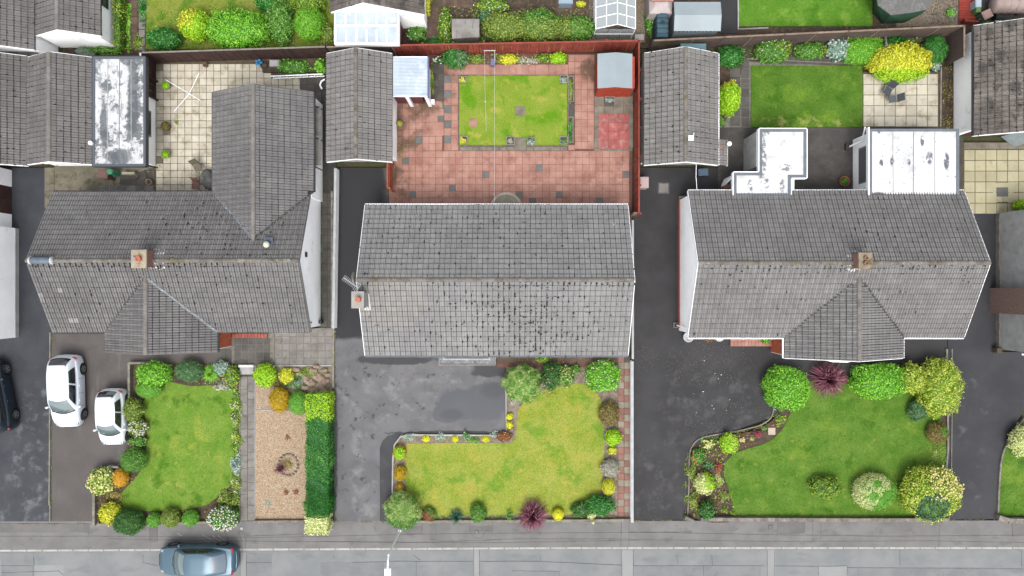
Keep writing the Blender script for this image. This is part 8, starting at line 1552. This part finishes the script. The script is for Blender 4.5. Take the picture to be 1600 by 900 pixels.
        for xx in wx:
            w_ = thing_child(root, 'wheel', xx, s * (hw - .12), wr); t = MB(); sgn = s; yy = .10 * sgn
            pr = [(wr * .62, -.10), (wr * .93, -.105), (wr, -.07), (wr, .07), (wr * .93, .105), (wr * .66, .10)]; N_ = 24
            vs = [(q * math.cos(2 * math.pi * k / N_), y_ * sgn, q * math.sin(2 * math.pi * k / N_)) for q, y_ in pr for k in range(N_)]; t.add(vs, [(i * N_ + k, i * N_ + (k + 1) % N_, (i + 1) * N_ + (k + 1) % N_, (i + 1) * N_ + k) for i in range(len(pr) - 1) for k in range(N_)])
            me_o = lnk(t, 'tyre', M['tyre'], w_)
            rm = MB(); rm.add([(0, .085 * sgn, 0)] + [(wr * .2 * math.cos(k * .785), .09 * sgn, wr * .2 * math.sin(k * .785)) for k in range(8)], [(0, 1 + k, 1 + (k + 1) % 8) for k in range(8)])
            for k in range(5):
                a = k * 1.2566 + .3; ca, sa = math.cos(a), math.sin(a); w1, w2 = wr * .10, wr * .13; pts = [(r_ * ca - q * sa, .085 * sgn, r_ * sa + q * ca) for r_, q in ((wr * .1, -w1), (wr * .62, -w2), (wr * .62, w2), (wr * .1, w1))]; rm.add(pts + [(p[0], .05 * sgn, p[2]) for p in pts], [(0, 1, 2, 3), (0, 4, 5, 1), (2, 6, 7, 3)])
            N2 = 20; vs = [(q * math.cos(2 * math.pi * k / N2), y_ * sgn, q * math.sin(2 * math.pi * k / N2)) for q, y_ in ((wr * .58, .092), (wr * .66, .10), (wr * .67, .06)) for k in range(N2)]; rm.add(vs, [(i * N2 + k, i * N2 + (k + 1) % N2, (i + 1) * N2 + (k + 1) % N2, (i + 1) * N2 + k) for i in range(2) for k in range(N2)])
            lnk(rm, 'rim', M['rim'], w_, smooth=False); bk = MB(); N3 = 16; bk.add([(wr * .64 * math.cos(2 * math.pi * k / N3), .03 * sgn, wr * .64 * math.sin(2 * math.pi * k / N3)) for k in range(N3)], [tuple(range(N3))]); lnk(bk, 'brake_disc', M['rimdark'], w_, smooth=False)
    cowl = MB(); g = []
    for i in range(11): s = -.92 + 1.84 * i / 10; p = P(1, s, 0); g += [(p.x + .07, p.y, p.z + .008), (p.x - .03, p.y, p.z + .03)]
    cowl.add(g, [(2 * i, 2 * i + 2, 2 * i + 3, 2 * i + 1) for i in range(10)]); lnk(cowl, 'cowl', M['trim'], smooth=False)
    wp_ = MB()
    for y0, y1 in ((.1, .62), (-.45, .08)): a, b = P(1, y0, .05), P(1, y1 * .9, .16); wp_.tube([a + Vector((.02, 0, .025)), b + Vector((.02, 0, .03))], .010, 4)
    lnk(wp_, 'wiper', M['trim'])
    pl = MB(); pl.box(-hl_ * 1.002 - .0, -.26, .50, -hl_ * .99 + .0, .26, .61); lnk(pl, 'number_plate', M['plate'], smooth=False)
    gr = MB(); gr.box(hl_ * .955, -.34 * hw * 1, .40, hl_ * 1.0, .42 * hw, .52); lnk(gr, 'grille', M['trim'], smooth=False)
    bp = MB(); bp.tube([(-hl_ * .955, -hw * .76, .58), (-hl_ * .99, -hw * .5, .6), (-hl_ * 1.005, 0, .6), (-hl_ * .99, hw * .5, .6), (-hl_ * .955, hw * .76, .58)], .05, 8); lnk(bp, 'rear_bumper', pm)
    if style == 'hatch': sp = MB(); q0, q1 = P(0, -.8, 1), P(0, .8, 1); sp.obox(q0.x - .05, 0, zt0 - .0, zt0 + .03, .16, hw * 1.1, 0); lnk(sp, 'spoiler', pm)
    return root
def thing_child(root, name, x, y, z):
    o = bpy.data.objects.new(name, None); o.empty_display_size = .2; link(o, root); o.location = (x, y, z); return o
import bmesh
def bmesh_fix(me):
    b = bmesh.new(); b.from_mesh(me); bmesh.ops.remove_doubles(b, verts=b.verts, dist=1e-5); bmesh.ops.recalc_face_normals(b, faces=b.faces); b.to_mesh(me); b.free()
wh1 = paint('white_paint_silver_tint', C(222, 229, 238, .62)); wh2 = paint('white_car_paint', C(226, 231, 236, .62)); bl = paint('steel_blue_paint', C(98, 128, 146), .3, .25); dk = paint('dark_slate_paint', C(60, 72, 84), .28, .3)
car('larger white hatchback parked nose down on the brown drive, nearer the left', 99.5, 613, R(-90) + .03, 4.38, 1.80, 1.5, wh1, hz=.9)
car('smaller white hatchback parked nose down beside the left lawn shrubs', 172, 653.5, R(-90) + .025, 3.42, 1.62, 1.48, wh2, hz=.9)
car('steel blue hatchback parked at the kerb, nose to the left', 305, 878, R(180) - .0, 4.75, 1.84, 1.45, bl, 'coupe', hz=.9)
car('dark slate car cut by the left edge of the picture', -15, 620, R(90) - .16 + R(180) - R(180) + .35, 4.5, 1.85, 1.6, dk, 'suv', hz=.9)
# ------------------------------------------------------------------ street lamp
lp = thing('street_lamp', 'pale grey street lamp leaning over the road from behind the corner bush', 'street lamp', W(629.5, 819)); x, y, _ = W(629.5, 819); lm = plain('galvanised_steel', C(232, 236, 238, .7), .5)
MB().tube([(x, y, 0), (x, y, 1.2)], .085, 10).build('lower_column', lm, lp); MB().tube([(x, y, 1.2), (x, y, 4.9)], .05, 10).build('column', lm, lp); tp = W(610.5, 888, 5.1)
MB().tube([(x, y, 4.85), (x, y - .25, 5.05), (x, tp[1], 5.12)], .05, 8).build('arm', lm, lp)
MB().cbox(x - .17, tp[1] - .95, 5.04, x + .17, tp[1], 5.20, .05).build('lamp_head', M['white'], lp); MB().box(x - .12, tp[1] - .85, 5.0, x + .12, tp[1] - .15, 5.04).build('lens', M['lens_clear'], lp)
